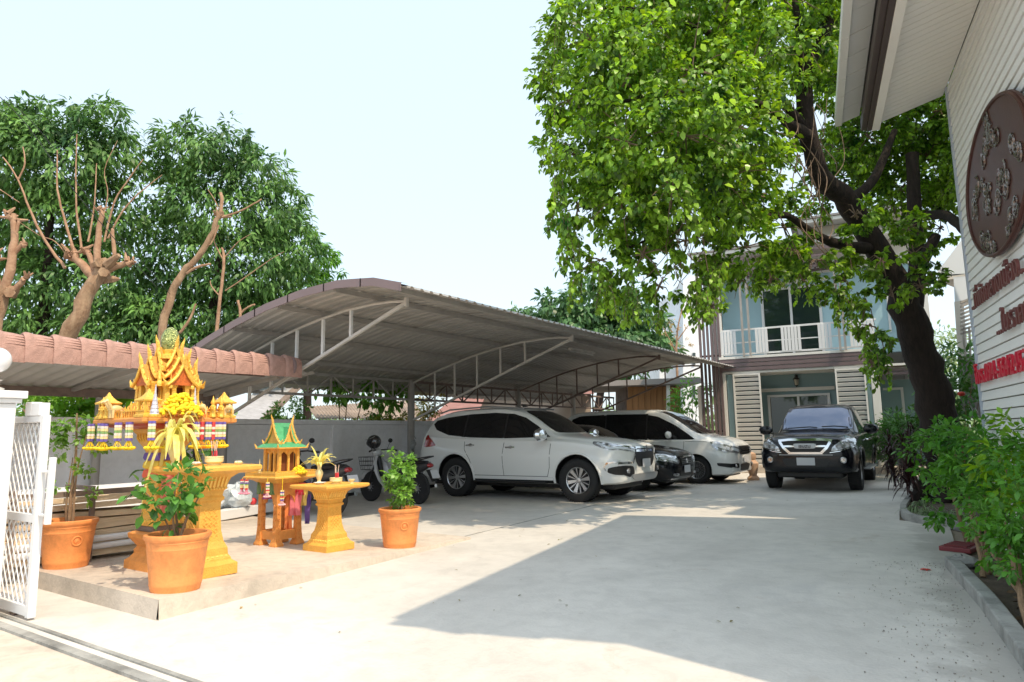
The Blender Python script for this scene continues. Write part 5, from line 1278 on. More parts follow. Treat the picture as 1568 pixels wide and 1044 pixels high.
def cone_pagoda(px, py, top_py, label):
    p0 = atY(px, py, S1.y - .42) if px < 250 else atX(px, py, S1.x + .42)
    t = thing('paper_pagoda', label, 'pagoda', (p0.x, p0.y, pz1)); H = .21
    g = MB()
    for k in range(7):
        z0 = k * H / 7; r0 = .038 * (1 - k / 7.6); g.lathe([(r0, z0), (r0 * 1.05, z0 + .004), (r0 * .8, z0 + H / 7 * .95)], n=12)
    g.lathe([(.008, H), (.001, H + .05)], n=8)
    g.build('tiers', mat('silver_white_tiers', (.62, .60, .66), .35, metal=.3, var=.25, vs_=60), t)
    g = MB(); g.lathe([(.042, -.001), (.042, .012), (.034, .016)], n=12); g.build('base', goldy, t)
cone_pagoda(236, 640, 560, 'silver white tiered cone on the front edge of the big shrine, left of the pair')
cone_pagoda(297, 640, 570, 'silver white tiered cone on the right edge of the big shrine, right of the pair')
# marigold heap
g = MB()
for i in range(320):
    u, v = random.uniform(-1, 1), random.uniform(-1, 1)
    if u * u + v * v > 1: continue
    px_ = (u * .19, v * .09); z = .19 * (1 - (u * u + v * v)) * random.uniform(.6, 1)
    g.sph((px_[0], px_[1], z + .02), random.uniform(.014, .022), 7, 5, (1, 1, .75))
p0 = dep(272, 628, w_d := 5.75)
tag(g.build('marigold_heap', marig, loc=(S1.x + .41, S1.y - .10, pz1 - .0), rz=R(90), smooth=True), 'heap of bright yellow marigold garlands on the near corner of the big shrine', 'flowers')
# hanging garlands
gcols = [mat('garland_white', (.80, .72, .66), .6), mat('garland_red', (.65, .06, .06), .5), mat('garland_violet', (.16, .12, .42), .5), mat('garland_cream', (.85, .70, .35), .6), mat('garland_green', (.25, .42, .15), .6)]
def garland_proto(cols, bottom, H=.22, string=0):
    t = thing('hanging_garland', '', 'garland', (0, 0, -50)); n_ = 7
    g = MB(); mats_ = list(dict.fromkeys(cols))
    for k in range(n_):
        g.mi = mats_.index(cols[k % len(cols)]); z0 = -string - k * (H * .62 / n_)
        for a in range(3): 
            an = a * 2.094; g.tube([(.014 * math.cos(an), .014 * math.sin(an), z0 - H * .62 / n_ + .002), (.014 * math.cos(an), .014 * math.sin(an), z0)], .014, 7)
    g.build('flower_string', mats_, t)
    if string: MB().cyl((0, 0, -string), (0, 0, 0), .004, n=5).build('cord', marig, t)
    g = MB(); zb = -string - H * .62
    for a in range(9):
        an = a * 2 * math.pi / 9; g.tube([(.008 * math.cos(an), .008 * math.sin(an), zb), (.025 * math.cos(an), .025 * math.sin(an), zb - .035)], .003, 4)
        for rr in (.022, .038): g.sph((rr * math.cos(an + rr * 9), rr * math.sin(an + rr * 9), zb - .048 - (.04 - rr) * .4), .014, 6, 5, (1, 1, .8))
    g.build('flower_tuft', bottom, t, smooth=True)
    return t
ga = garland_proto([gcols[2], gcols[0], gcols[3], gcols[4], gcols[0], gcols[3]], marig)
gb_ = garland_proto([gcols[1], gcols[1], gcols[0], gcols[1], gcols[0], gcols[1]], mat('orange_marigold', (.85, .36, .02), .7))
gc = garland_proto([gcols[3], gcols[2], gcols[0], gcols[4], gcols[0], gcols[1]], mat('pink_white_petals', (.85, .55, .58), .6), string=.05)
gdd = garland_proto([gcols[1], gcols[0], gcols[2], gcols[4], gcols[3], gcols[3]], mat('pink_net', (.85, .35, .5), .6), string=.02)
gz_ = S1.z + PZ + .012
def hang(proto, px, first=[True], edge='y', label='', z=gz_, S=S1, ps=PS, dz=0, grp='garlands hung from the big shrine platform', sc=1.15):
    p = atY(px, 660, S.y - ps - .016) if edge == 'y' else atX(px, 660, S.x + ps + .016)
    return dup(proto, (p.x, p.y, z + dz), random.uniform(0, 3), label, grp, sc)
for i, (px, dz) in enumerate([(139, 0), (155, 0), (160, -.005), (181, .0), (198, 0), (233, 0)]):
    hang(ga, px, label=['violet banded garland under the left corner of the big shrine, leftmost of all', 'violet banded garland second from the left corner of the big shrine', 'violet banded garland third from the left corner, close against the second', 'violet banded garland fourth from the left corner of the big shrine', 'violet banded garland fifth from the left, last before the orange pillar', 'violet banded garland in front of the orange pillar, under the left silver cone'][i], dz=dz)
for i, (px, pr_) in enumerate([(258, ga), (300, ga), (308, gb_), (318, ga), (325, gb_), (333, ga), (341, ga)]):
    hang(pr_, px, edge='x', label=['violet banded garland right of the vase leaves under the near corner of the big shrine', 'violet banded garland just left of the first red garland', 'red and white garland with orange tuft, left one of the two red garlands', 'violet banded garland between the two red garlands', 'red and white garland with orange tuft, right one of the two red garlands', 'violet banded garland just right of the second red garland', 'violet banded garland at the right corner of the big shrine, rightmost of its garlands'][i])

# ---- offering tables
def offering_table(label, S, side, H, base):
    t = thing('offering_table', label, 'table', S)
    b_ = base / 2; sc = H
    g = MB(); sqprof(g, [(b_, 0), (b_, H * .10), (b_ * .82, H * .13), (b_ * .80, H * .15), (b_ * .72, H * .18), (b_ * .70, H * .24), (b_ * .58, H * .30), (b_ * .50, H * .40), (b_ * .46, H * .60), (b_ * .47, H * .66), (b_ * .56, H * .68), (b_ * .56, H * .70), (b_ * .50, H * .72), (b_ * .54, H * .76), (b_ * .62, H * .78), (b_ * .60, H * .80), (b_ * .72, H * .88), (b_ * .95, H * .925)])
    g.build('pedestal', mat('amber_table_paint', (.82, .43, .075), .5, var=.12, vs_=12, bump=.45, bs=70), t, bev=.004)
    g = MB(); s = side / 2; sqprof(g, [(s * .8, H * .926), (s * .93, H * .94), (s, H * .955), (s, H * .985), (s * .97, H)]); g.build('table_top', MATS['amber_table_paint'], t, bev=.003)
    g = MB()
    for k in range(4):
        M = Matrix.Rotation(k * math.pi / 2, 3, 'Z')
        for j in range(-3, 4):
            p = M @ Vector((b_ * .60, j * b_ * .17, H * .80)); q = M @ Vector((b_ * .18, 0, H * .10)); g.tube([p, p + q * .55, p + q], [b_ * .07, b_ * .065, b_ * .03], 5)
        for j in (-1, 0, 1):
            for i in range(5):
                z = H * (.34 + i * .06); r_ = b_ * (.555 - .02 * i); p = M @ Vector((r_, j * b_ * .22, z)); g.tube([p + M @ Vector((0, b_ * .09 * math.cos(a), b_ * .10 * math.sin(a))) for a in (0, math.pi / 2, math.pi, 1.5 * math.pi)], b_ * .018, 4, closed=True)
        for j in range(-4, 5): g.sph(M @ Vector((b_ * .63, j * b_ * .13, H * .785)), b_ * .055, 6, 5)
        for j in range(-3, 4): g.sph(M @ Vector((b_ * .74, j * b_ * .2, H * .165)), b_ * .06, 6, 5, (1, 1.4, .7))
    g.build('carved_relief', mat('amber_relief_paint', (.90, .56, .12), .45, var=.1, vs_=20), t, kind='stuff')
    return t
# table 1 in front of the big shrine, table 2 in front of the small one
b1 = gz(351, 877, .12); T1 = Vector((b1.x - .21, b1.y - .21 + .02, 0))
b1 = gz(351, 877, .12)   # right corner of its base = (+x,+y)
T1 = Vector((b1.x - .145, b1.y - .16, 0)); T1.z = platz(T1.x, T1.y)
f2 = gz(500, 848, .07); T2 = Vector((f2.x - .18, f2.y + .18, 0)); T2.z = platz(T2.x, T2.y)
h1 = atX(322, 712, T1.x).z - T1.z; h2 = atX(500, 745, T2.x + .31).z - T2.z
offering_table('amber carved offering table in front of the big spirit house, taller of the two', T1, .64, h1, .40)
offering_table('amber carved offering table beside the small green roofed spirit house, lower of the two', T2, .58, h2, .37)

# ---- small spirit house with green roof
fc = gz(421, 838, .08); S2 = Vector((fc.x - .19, fc.y + .19, 0)); S2.z = platz(S2.x, S2.y)
s2 = thing('small_spirit_house', 'small spirit house with a green tiled roof standing on four carved legs', 'spirit house', S2)
PZ2 = atX(425, 733, S2.x + .28).z - S2.z
lg = MB(); lg.lathe([(.055, 0), (.055, .02), (.042, .05), (.036, .10), (.030, .2), (.028, PZ2 * .7), (.034, PZ2 * .85), (.040, PZ2 - .03)], n=4, sq=True)
for i in range(6): lg.tube([(.034 + .018 * (i < 1), 0, .06 + i * .07), (.036, .012, .075 + i * .07), (.034, 0, .09 + i * .07), (.036, -.012, .075 + i * .07)], .005, 4, closed=True); lg.tube([(0, -.036, .06 + i * .07), (.012, -.036, .075 + i * .07), (0, -.036, .09 + i * .07), (-.012, -.036, .075 + i * .07)], .005, 4, closed=True)
lgm = lg.mesh('leg', shro)
for a in (-1, 1):
    for b_ in (-1, 1): inst('leg', lgm, s2, (a * .135, b_ * .135, 0))
g = MB()
for k in range(4):
    M = Matrix.Rotation(k * math.pi / 2, 3, 'Z')
    g.bar(M @ Vector((-.11, -.135, .115)), M @ Vector((.11, -.135, .115)), .04, .09)
    # arched top infill
    pts = [(-.11, PZ2 - .05), (-.11, PZ2 * .62)] + [(-.075 * math.cos(t * math.pi / 8) - 0, PZ2 * .62 + .09 * math.sin(t * math.pi / 8)) for t in range(0, 9)] + [(.11, PZ2 * .62), (.11, PZ2 - .05)]
    Mx = M @ Matrix(((1, 0, 0), (0, 0, 1), (0, 1, 0)))
    top_ = [(x, PZ2 - .05) for x, z in pts[1:-1]]; arcp = pts[1:-1]
    o = [[Mx @ Vector((x, z, -.15)) for x, z in top_], [Mx @ Vector((x, z, -.15)) for x, z in arcp]]
    i2 = [[Mx @ Vector((x, z, -.12)) for x, z in top_], [Mx @ Vector((x, z, -.12)) for x, z in arcp]]
    g.grid(o); g.grid(i2); g.grid([o[1], i2[1]])
g.build('arched_apron', shro, s2)
P2 = .285
g = MB(); sqprof(g, [(.17, PZ2 - .06), (.21, PZ2 - .03), (P2, PZ2 - .005), (P2, PZ2 + .01), (P2 - .02, PZ2 + .02), (P2 - .015, PZ2 + .055)]); g.build('platform', goldp, s2, bev=.003)
g = MB(); balus(g, P2 - .02, PZ2 + .02, .05, 22, .008); g.build('balustrade', goldy, s2)
HB = PZ2 + .02; eave = atX(425, 687, S2.x).z - S2.z; topz = atX(436, 640, S2.x).z - S2.z
hw = .12
g = MB(); sqprof(g, [(hw + .03, HB), (hw + .03, HB + .03), (hw, HB + .04)]); 
for a in (-1, 1):
    for b_ in (-1, 1): g.b2(a * hw - .017, a * hw + .017, b_ * hw - .017, b_ * hw + .017, HB + .041, eave)
for k in range(4):
    M = Matrix.Rotation(k * math.pi / 2, 3, 'Z'); n_ = 3 if k % 2 == 0 else 2
    for j in range(n_ + 1):
        x = -hw + 2 * hw * j / n_
        if 0 < j < n_: g.bar(M @ Vector((x, -hw, HB + .04)), M @ Vector((x, -hw, eave - .02)), .022)
    for j in range(n_):
        x0 = -hw + 2 * hw * j / n_; x1 = x0 + 2 * hw / n_
        arc_ = [(x0 + (x1 - x0) * t / 8, eave - .10 + .07 * (1 - abs(t - 4) / 4) ** .6) for t in range(9)]
        g.grid([[M @ Vector((x, -hw - .004, eave)) for x, z in arc_], [M @ Vector((x, -hw - .004, z)) for x, z in arc_]]); g.grid([[M @ Vector((x, -hw + .012, eave)) for x, z in arc_], [M @ Vector((x, -hw + .012, z)) for x, z in arc_]])
        g.grid([[M @ Vector((x, -hw - .004, z)) for x, z in arc_], [M @ Vector((x, -hw + .012, z)) for x, z in arc_]])
g.build('house_body', goldp, s2)
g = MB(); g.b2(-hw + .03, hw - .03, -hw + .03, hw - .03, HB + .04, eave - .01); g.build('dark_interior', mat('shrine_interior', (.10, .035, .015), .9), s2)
g = MB(); sqprof(g, [(.17, eave), (.20, eave + .004), (.20, eave + .014), (.17, eave + .022)]); g.build('eave_plate', goldp, s2)
g = MB(); sqprof(g, [(.197, eave + .016), (.155, eave + .05), (.125, eave + .06)]); g.build('skirt_roof', greenr, s2)
rh = topz - eave - .06 - .05
g = MB(); gable_roof(g, (0, 0, eave + .055), .25, .27, rh, 1); g.build('roof', greenr, s2)
g = MB(); gable_roof(g, (.0, 0, eave + .055), .255, .15, rh * .8, 0)
g.build('porch_roof', greenr, s2)
g = MB(); gable_trim(g, (0, 0, eave + .055), .255, .28, rh, 1, .011, .1); gable_trim(g, (0, 0, eave + .055), .27, .15, rh * .8, 0, .009, .06)
for a in (-1, 1):
    for b_ in (-1, 1): flame(g, (a * .192, b_ * .192, eave + .01), .055, .012, (a * .012, b_ * .012))
g.build('gable_finials', goldp, s2)
g = MB(); gable_tri(g, (0, 0, eave + .055), .25, .27, rh, 1); gable_tri(g, (0, 0, eave + .055), .26, .15, rh * .8, 0); g.build('gable_panel', goldp, s2)
inst('corner_pavilion', pavilion('corner_pavilion', goldy, .045, .12), s2, (-(P2 - .07), -(P2 - .07), PZ2 + .02))
# coloured cloth and ribbons tied round the small shrine
def ribbon(p0, p1, drop, wd_, m, label, thick=.0, n=8):
    g = MB(); rows = []
    p0, p1 = Vector(p0), Vector(p1)
    for i in range(n + 1):
        t = i / n; p = p0.lerp(p1, t); rows.append([p + Vector((.008 * math.sin(3 * t * 6.28), .008 * math.cos(2.3 * t * 6.28), -drop * 4 * t * (1 - t) - z)) for z in (0, wd_ * .3, wd_ * .65, wd_)])
    g.grid(rows); g.grid([[p + Vector((.003, .003, 0)) for p in r] for r in rows][::-1])
    return g
sx0, sy0 = S2.x, S2.y
cl = thing('cloth_sash', 'bundle of red, pink and violet cloth tied round the legs of the small shrine', 'cloth', (S2.x, S2.y, S2.z))
def cloth_strip(x, y, z0, L, wd_, m):
    g = MB(); rows = []
    for i in range(9):
        t = i / 8; ww = wd_ * (1 - .25 * math.sin(t * 3)); rows.append([Vector((x + (ww * (j / 6 - .5)) * .77 + .012 * math.sin(j * 2.1 + t * 5), y + (ww * (j / 6 - .5)) * .64 + .014 * math.cos(j * 2.3), z0 - L * t)) for j in range(7)])
    g.grid(rows); g.grid([[p + Vector((-.004, .004, 0)) for p in r] for r in rows][::-1]); g.build('cloth_strip', m, cl, smooth=True)
cr = mat('cloth_red', (.72, .03, .06), .6, bump=.5, bs=20); cpk = mat('cloth_pink', (.90, .25, .30), .6, trans=.25); cv = mat('cloth_violet', (.16, .10, .38), .6, trans=.15); cor = mat('cloth_orange', (.90, .28, .08), .6); cy_ = mat('cloth_yellow', (.75, .58, .15), .6)
zz = PZ2
cloth_strip(.16, .10, zz - .07, .13, .17, cr); cloth_strip(.15, .08, zz - .17, .25, .15, cpk); cloth_strip(.07, .16 - .1, zz - .15, .42, .10, cor); cloth_strip(.20, .18, zz - .07, .07, .12, cv); cloth_strip(.185, .165, zz - .14, .18, .09, cy_); cloth_strip(.215, .20, zz - .20, .32, .06, cv)
cloth_strip(-.12, -.17, zz - .05, .13, .10, mat('cloth_green', (.16, .28, .12), .7)); cloth_strip(.10, -.17, zz - .05, .13, .10, MATS['cloth_green']); cloth_strip(.0, -.155, zz - .17, .06, .16, mat('cloth_purple', (.42, .08, .28), .6))
def hang2(proto, dx, dy, z, lab, sc=.8, grp='garlands hung from the small shrine platform'): dup(proto, (S2.x + dx, S2.y + dy, S2.z + z), random.uniform(0, 3), lab, grp, sc)
hang2(gc, .18, -P2 - .015, PZ2 + .005, 'yellow and pink garland hanging from the small shrine, shorter of the two on long cords'); 
gl2 = garland_proto([gcols[3], gcols[2], gcols[0], gcols[4], gcols[1]], MATS['pink_white_petals'], string=.16)
dup(gl2, (S2.x + P2 + .012, S2.y - .20, S2.z + PZ2 + .005), .4, 'yellow and pink garland on the longest cord at the near corner of the small shrine', 'garlands hung from the small shrine platform', .8)
hang2(gdd, -.27, -P2 - .015, PZ2, 'pink tasselled garland at the left corner of the small shrine, outer of the pair'); hang2(gdd, -.19, -P2 - .015, PZ2, 'pink tasselled garland by the left corner of the small shrine, inner of the pair')
for px_, py_ in ((390, 778), (543, 774)):
    pass
# items on shrine 2 platform
p2z = S2.z + PZ2 + .056
g = MB()
for i in range(110):
    a = random.uniform(0, 6.28); r_ = random.uniform(0, .09); g.sph((r_ * math.cos(a), r_ * math.sin(a) * .8, .02 + .09 * (1 - r_ / .1) * random.random()), random.uniform(.012, .02), 6, 5)
tag(g.build('marigold_heap', marig, loc=(S2.x + P2 - .05, S2.y + .06, p2z - .03), smooth=True), 'heap of yellow marigolds beside the vase on the small shrine', 'flowers')
fm = inst('attendant_figure', figm, None, (S2.x - .2, S2.y - .24, p2z), (0, 0, .5), (.8,) * 3); tag(fm, 'small golden figure on the left corner of the small shrine platform', 'figurine')
t = thing('paper_pagoda', 'tiny pale tiered spire on the front edge of the small shrine platform', 'pagoda', (S2.x - .06, S2.y - .235, p2z - .02))
g = MB(); g.lathe([(.022, 0), (.022, .02), (.014, .03), (.017, .05), (.010, .07), (.012, .09), (.006, .11), (.001, .17)], n=10); g.build('tiers', cream, t)
# vases with long pale leaves
def leaf_blade(g, p, az, L, up, wd_, droop):
    d = Vector((math.cos(az), math.sin(az), 0)); s = Vector((-d.y, d.x, 0)); A = []; B_ = []; C__ = []
    for i in range(8):
        t = i / 7; c = Vector(p) + d * (L * t * (1 - up * .4)) + Vector((0, 0, L * (up * t - droop * t * t))); w_ = wd_ * math.sin(math.pi * min(1, t * .9 + .08)) ** .7
        A.append(c - s * w_ / 2); B_.append(c - Vector((0, 0, w_ * .2))); C__.append(c + s * w_ / 2)
    g.grid([A, B_, C__])
vprof = [(.028, 0), (.034, .005), (.02, .03), (.035, .07), (.05, .11), (.046, .14), (.026, .17), (.024, .2), (.036, .225), (.03, .222), (.018, .19)]
yl = mat('pale_yellow_leaf', (.62, .60, .12), .45, col2=(.80, .78, .35), vs_=14, trans=.35, island=.2)
def vase(loc, label, n, L, up, droop, sc=1, wd_=.035, vm=cream):
    t = thing('leaf_vase', label, 'vase', loc)
    MB().lathe([(r * sc, z * sc) for r, z in vprof], n=20).build('vase', vm, t, smooth=True)
    for i in range(n):
        g = MB(); leaf_blade(g, (0, 0, .2 * sc), random.uniform(0, 6.28), L * random.uniform(.6, 1.1), up * random.uniform(.6, 1.3), wd_ * random.uniform(.7, 1.2), droop * random.uniform(.6, 1.3)); g.build('leaf', yl, t, smooth=True, fix=False)
vz1 = T1.z + h1; vv = Vector((T1.x - .14, T1.y - .20, vz1))
vase(vv, 'cream vase full of drooping pale yellow leaves on the taller offering table', 40, .46, 1.3, 1.7, 1.15, .046)
vase(Vector((T2.x - .20, T2.y + .02, T2.z + h2)), 'cream vase with upright pale green striped leaves at the back of the lower offering table', 26, .33, 1.15, .75, .85, .036)
# bowls, plates, candles, incense
def bowl_incense(loc, label, r, h, nst=5, mt=cream):
    t = thing('incense_bowl', label, 'incense bowl', loc)
    MB().lathe([(r * .7, 0), (r * .75, .006), (r * .6, .012), (r * .98, h * .4), (r, h * .75), (r * .9, h * .82), (r * 1.0, h * .86), (r, h), (r * .85, h), (r * .8, h * .8), (1e-4, h * .8)], n=28).build('bowl', mt, t, smooth=True)
    for i in range(nst):
        a = random.uniform(0, 6.28); b0 = (random.uniform(-.015, .015), random.uniform(-.015, .015), h * .7); b1_ = (b0[0] + .018 * math.cos(a), b0[1] + .018 * math.sin(a), h + .13)
        mid = tuple(b0[k] + (b1_[k] - b0[k]) * .45 for k in range(3))
        s_ = MB(); s_.cyl(b0, mid, .0035, n=5); o = s_.build('incense_stick', mat('incense_red', (.6, .05, .05), .6), t); MB().cyl(mid, b1_, .003, n=5).build('incense_tip', mat('incense_tip_paint', (.75, .6, .5), .6), o)
    for k, a in enumerate((0, 2.1)): MB().lathe([(.008, 0), (.008, .02), (.006, .06), (.002, .065)], (.03 * math.cos(a), .03 * math.sin(a), h * .78), 8).build('candle', mat('red_candle', (.7, .06, .08), .4), t)
def plate_thing(nm, label, loc, r, m, food=None):
    t = thing(nm, label, 'plate', loc); MB().lathe([(r * .5, 0), (r * .55, .004), (r * .95, .016), (r, .02), (r * .93, .018), (1e-4, .008)], n=24).build('dish', m, t, smooth=True)
    if food:
        g = MB()
        for i in range(14): g.sph((random.uniform(-.6, .6) * r, random.uniform(-.6, .6) * r, .02), .014, 6, 5)
        g.build('offering', food, t, smooth=True)
bowl_incense(Vector((T1.x + .08, T1.y + .02, vz1)), 'cream incense bowl with red incense sticks on the taller offering table', .075, .075)
plate_thing('offering_plate', 'pale plate of flowers on the taller offering table beside the vase', Vector((T1.x - .07, T1.y - .08, vz1)), .075, white, MATS['garland_white'])
plate_thing('offering_plate', 'small yellow cup shaped dish at the right of the taller offering table', Vector((T1.x + .22, T1.y + .16, vz1)), .035, cream, cream)
g = MB(); g.lathe([(.03, 0), (.032, .008), (.015, .02), (.035, .04), (.036, .05), (1e-4, .045)], n=14); tag(g.build('flower_cup', cream, loc=(T1.x - .02, T1.y + .10, vz1), smooth=True), 'cream footed cup behind the incense bowl on the taller offering table', 'cup')
bz2 = T2.z + h2
bowl_incense(Vector((T2.x + .07, T2.y + .02, bz2)), 'cream incense bowl with pale sticks on the lower offering table', .065, .065)
plate_thing('offering_plate', 'flat white plate on the lower offering table left of the incense bowl', Vector((T2.x - .04, T2.y - .10, bz2)), .065, white)
g = MB(); g.lathe([(.022, 0), (.022, .006), (.012, .012), (.032, .035), (.034, .045), (1e-4, .04)], n=14); tag(g.build('flower_cup', cream, loc=(T2.x + .20, T2.y + .12, bz2), smooth=True), 'small yellow footed cup at the right end of the lower offering table', 'cup')
# black pole and green leafy plant behind the taller table
bp0 = dep(297, 720, 6.6)
g = MB(); g.cyl((0, 0, 0), (0, 0, 1.12), .022, .02, 10); g.lathe([(.06, 0), (.06, .02), (.03, .04)], n=12); tag(g.build('black_post', blackp, loc=(bp0.x, bp0.y, platz(bp0.x, bp0.y)), smooth=True), 'thin black post standing behind the taller offering table', 'post')
gp0 = dep(285, 720, 6.9); gp0.z = platz(gp0.x, gp0.y)
t = thing('leafy_plant', 'green climbing plant standing behind the taller offering table', 'plant', gp0)
g = MB(); limb(g, [(0, 0, 0), (.02, .02, .5), (0, 0, .9)], .012, .005, 6); g.build('stem', stemm, t)
P, D, N, L = blob_leaves([((0, 0, .85), .14), ((.06, .1, 1.0), .12), ((-.05, -.02, .7), .12), ((.12, .14, 1.08), .08)], 2200, .09); leafobj('foliage', P, D, N, L, .6, leafd, t)

# ============================================================ plank stack, white ledge, kerb block, wrapped bundle
X0 = -7.15
pk_ = thing('plank_rack', 'low rusty rack holding a stack of weathered wooden planks behind the potted sapling', 'plank rack', (X0, 2.9, .1))
pm2 = MB().box((0, 0, 0), (.30, 2.9, .052)).mesh('plank_board', wood)
for i in range(9):
    inst('plank_board', pm2, pk_, (random.uniform(-.03, .03), random.uniform(-.08, .08), .07 + i * .063), (random.uniform(-.03, .03), random.uniform(-.1, .1), random.uniform(-.015, .015)))
for z in (.10, .17): MB().cyl((.19, -1.5, z + .04), (.19, 1.45, z + .05), .03, n=12).build('white_pipe', white, pk_, smooth=True)
for y in (-1.2, -.45, .18, 1.05): 
    MB().b2(.22, .26, y - .018, y + .018, 0, .62).build('rack_post', wood_old, pk_)
MB().bar((.24, -1.3, .645), (.24, 1.1, .655), .04, .05).build('rack_rail', wood_old, pk_)
for y in (-.45, .18): MB().bar((.24, y, .69), (-.3, y, .69), .04, .04).build('rack_rail', wood_old, pk_)
lx = -8.4
l0, l1 = atX(60, 742, lx), atX(215, 734, lx); 
g = MB(); g.b2(lx - .5, lx, .4, 4.9, .02, .70); tag(g.build('white_ledge', white, bev=.01), 'long white painted ledge behind the plank rack and the shrines', 'ledge')
k0, k1 = gz(283, 806, .06), gz(402, 785, .06)
g = MB(); d = (k1 - k0).normalized(); nrm_ = Vector((-d.y, d.x, 0)); 
if nrm_.x > 0: nrm_ = -nrm_
pts = [k0 - d * .6, k1 + d * .4, k1 + d * .4 + nrm_ * 1.0, k0 - d * .6 + nrm_ * 1.0]
g.prism([(p.x, p.y) for p in pts], .05, .19); tag(g.build('white_block', white, bev=.01), 'low white painted block on the slab behind the shrines', 'block')
bc = (k0 + k1) / 2 + nrm_ * .35; bc.z = .19
bun = thing('wrapped_bundle', 'clear plastic wrapped bundle of coloured cloth lying on the low white block', 'bundle', bc)
cpl = mat('clear_blue_plastic', (.42, .50, .56), .25, col2=(.70, .76, .80), vs_=9, bump=1.0, bs=12)
def lump(c, r, sc, n=14, m_=10, am=.18):
    g = MB(); g.sph(c, r, n, m_, sc); g.v = [tuple(Vector(v) + Vector((random.uniform(-1, 1), random.uniform(-1, 1), random.uniform(-1, 1))) * r * am) for v in g.v]; return g
lump((0, 0, .2), .27, (1, 1.25, .95)).build('plastic_wrap', cpl, bun, smooth=True); lump((.1, .42, .16), .2, (1, 1, 1)).build('plastic_wrap', cpl, bun, smooth=True)
lump((.16, -.25, .2), .13, (.7, 1, 1)).build('cloth_fold', mat('cloth_cream', (.68, .62, .48), .7, col2=(.3, .3, .5), vs_=12), bun, smooth=True)
lump((.12, -.30, .36), .09, (.6, 1.2, 1)).build('cloth_fold', mat('cloth_magenta', (.50, .10, .22), .6), bun, smooth=True)
g = MB(); g.bar((.32, -.62, .03), (.30, .02, .30), .035, .06); g.build('pale_slat', MATS['cloth_cream'], bun, bev=.005)
g = MB(); g.sph((0, 0, .055), .055, 14, 10); tag(g.build('red_ball', mat('red_ball_paint', (.75, .05, .06), .4), loc=(k1.x - d.x * .08 + nrm_.x * .12, k1.y - d.y * .08 + nrm_.y * .12, .19), smooth=True), 'small red ball on the low white block left of the small shrine', 'ball')
# long green leaves left of the big shrine pillar
bl = thing('broad_leaf_plant', 'plant with a few long dark leaves left of the big shrine pillar', 'plant', (S1.x - .35, S1.y + .05, S1.z))
g = MB(); limb(g, [(0, 0, 0), (0, 0, .4), (.02, 0, .8)], .012, .008, 6); g.build('stem', stemm, bl)
for i in range(7):
    g = MB(); leaf_blade(g, (0, 0, .55 + i * .04), random.uniform(0, 6.28), .28, .8, .06, .9); g.build('leaf', leafd, bl, smooth=True, fix=False)
for pr_ in (ga, gb_, gc, gdd, gl2):
    for ch in [c for c in bpy.data.objects if c.parent == pr_]: bpy.data.objects.remove(ch)
    bpy.data.objects.remove(pr_)

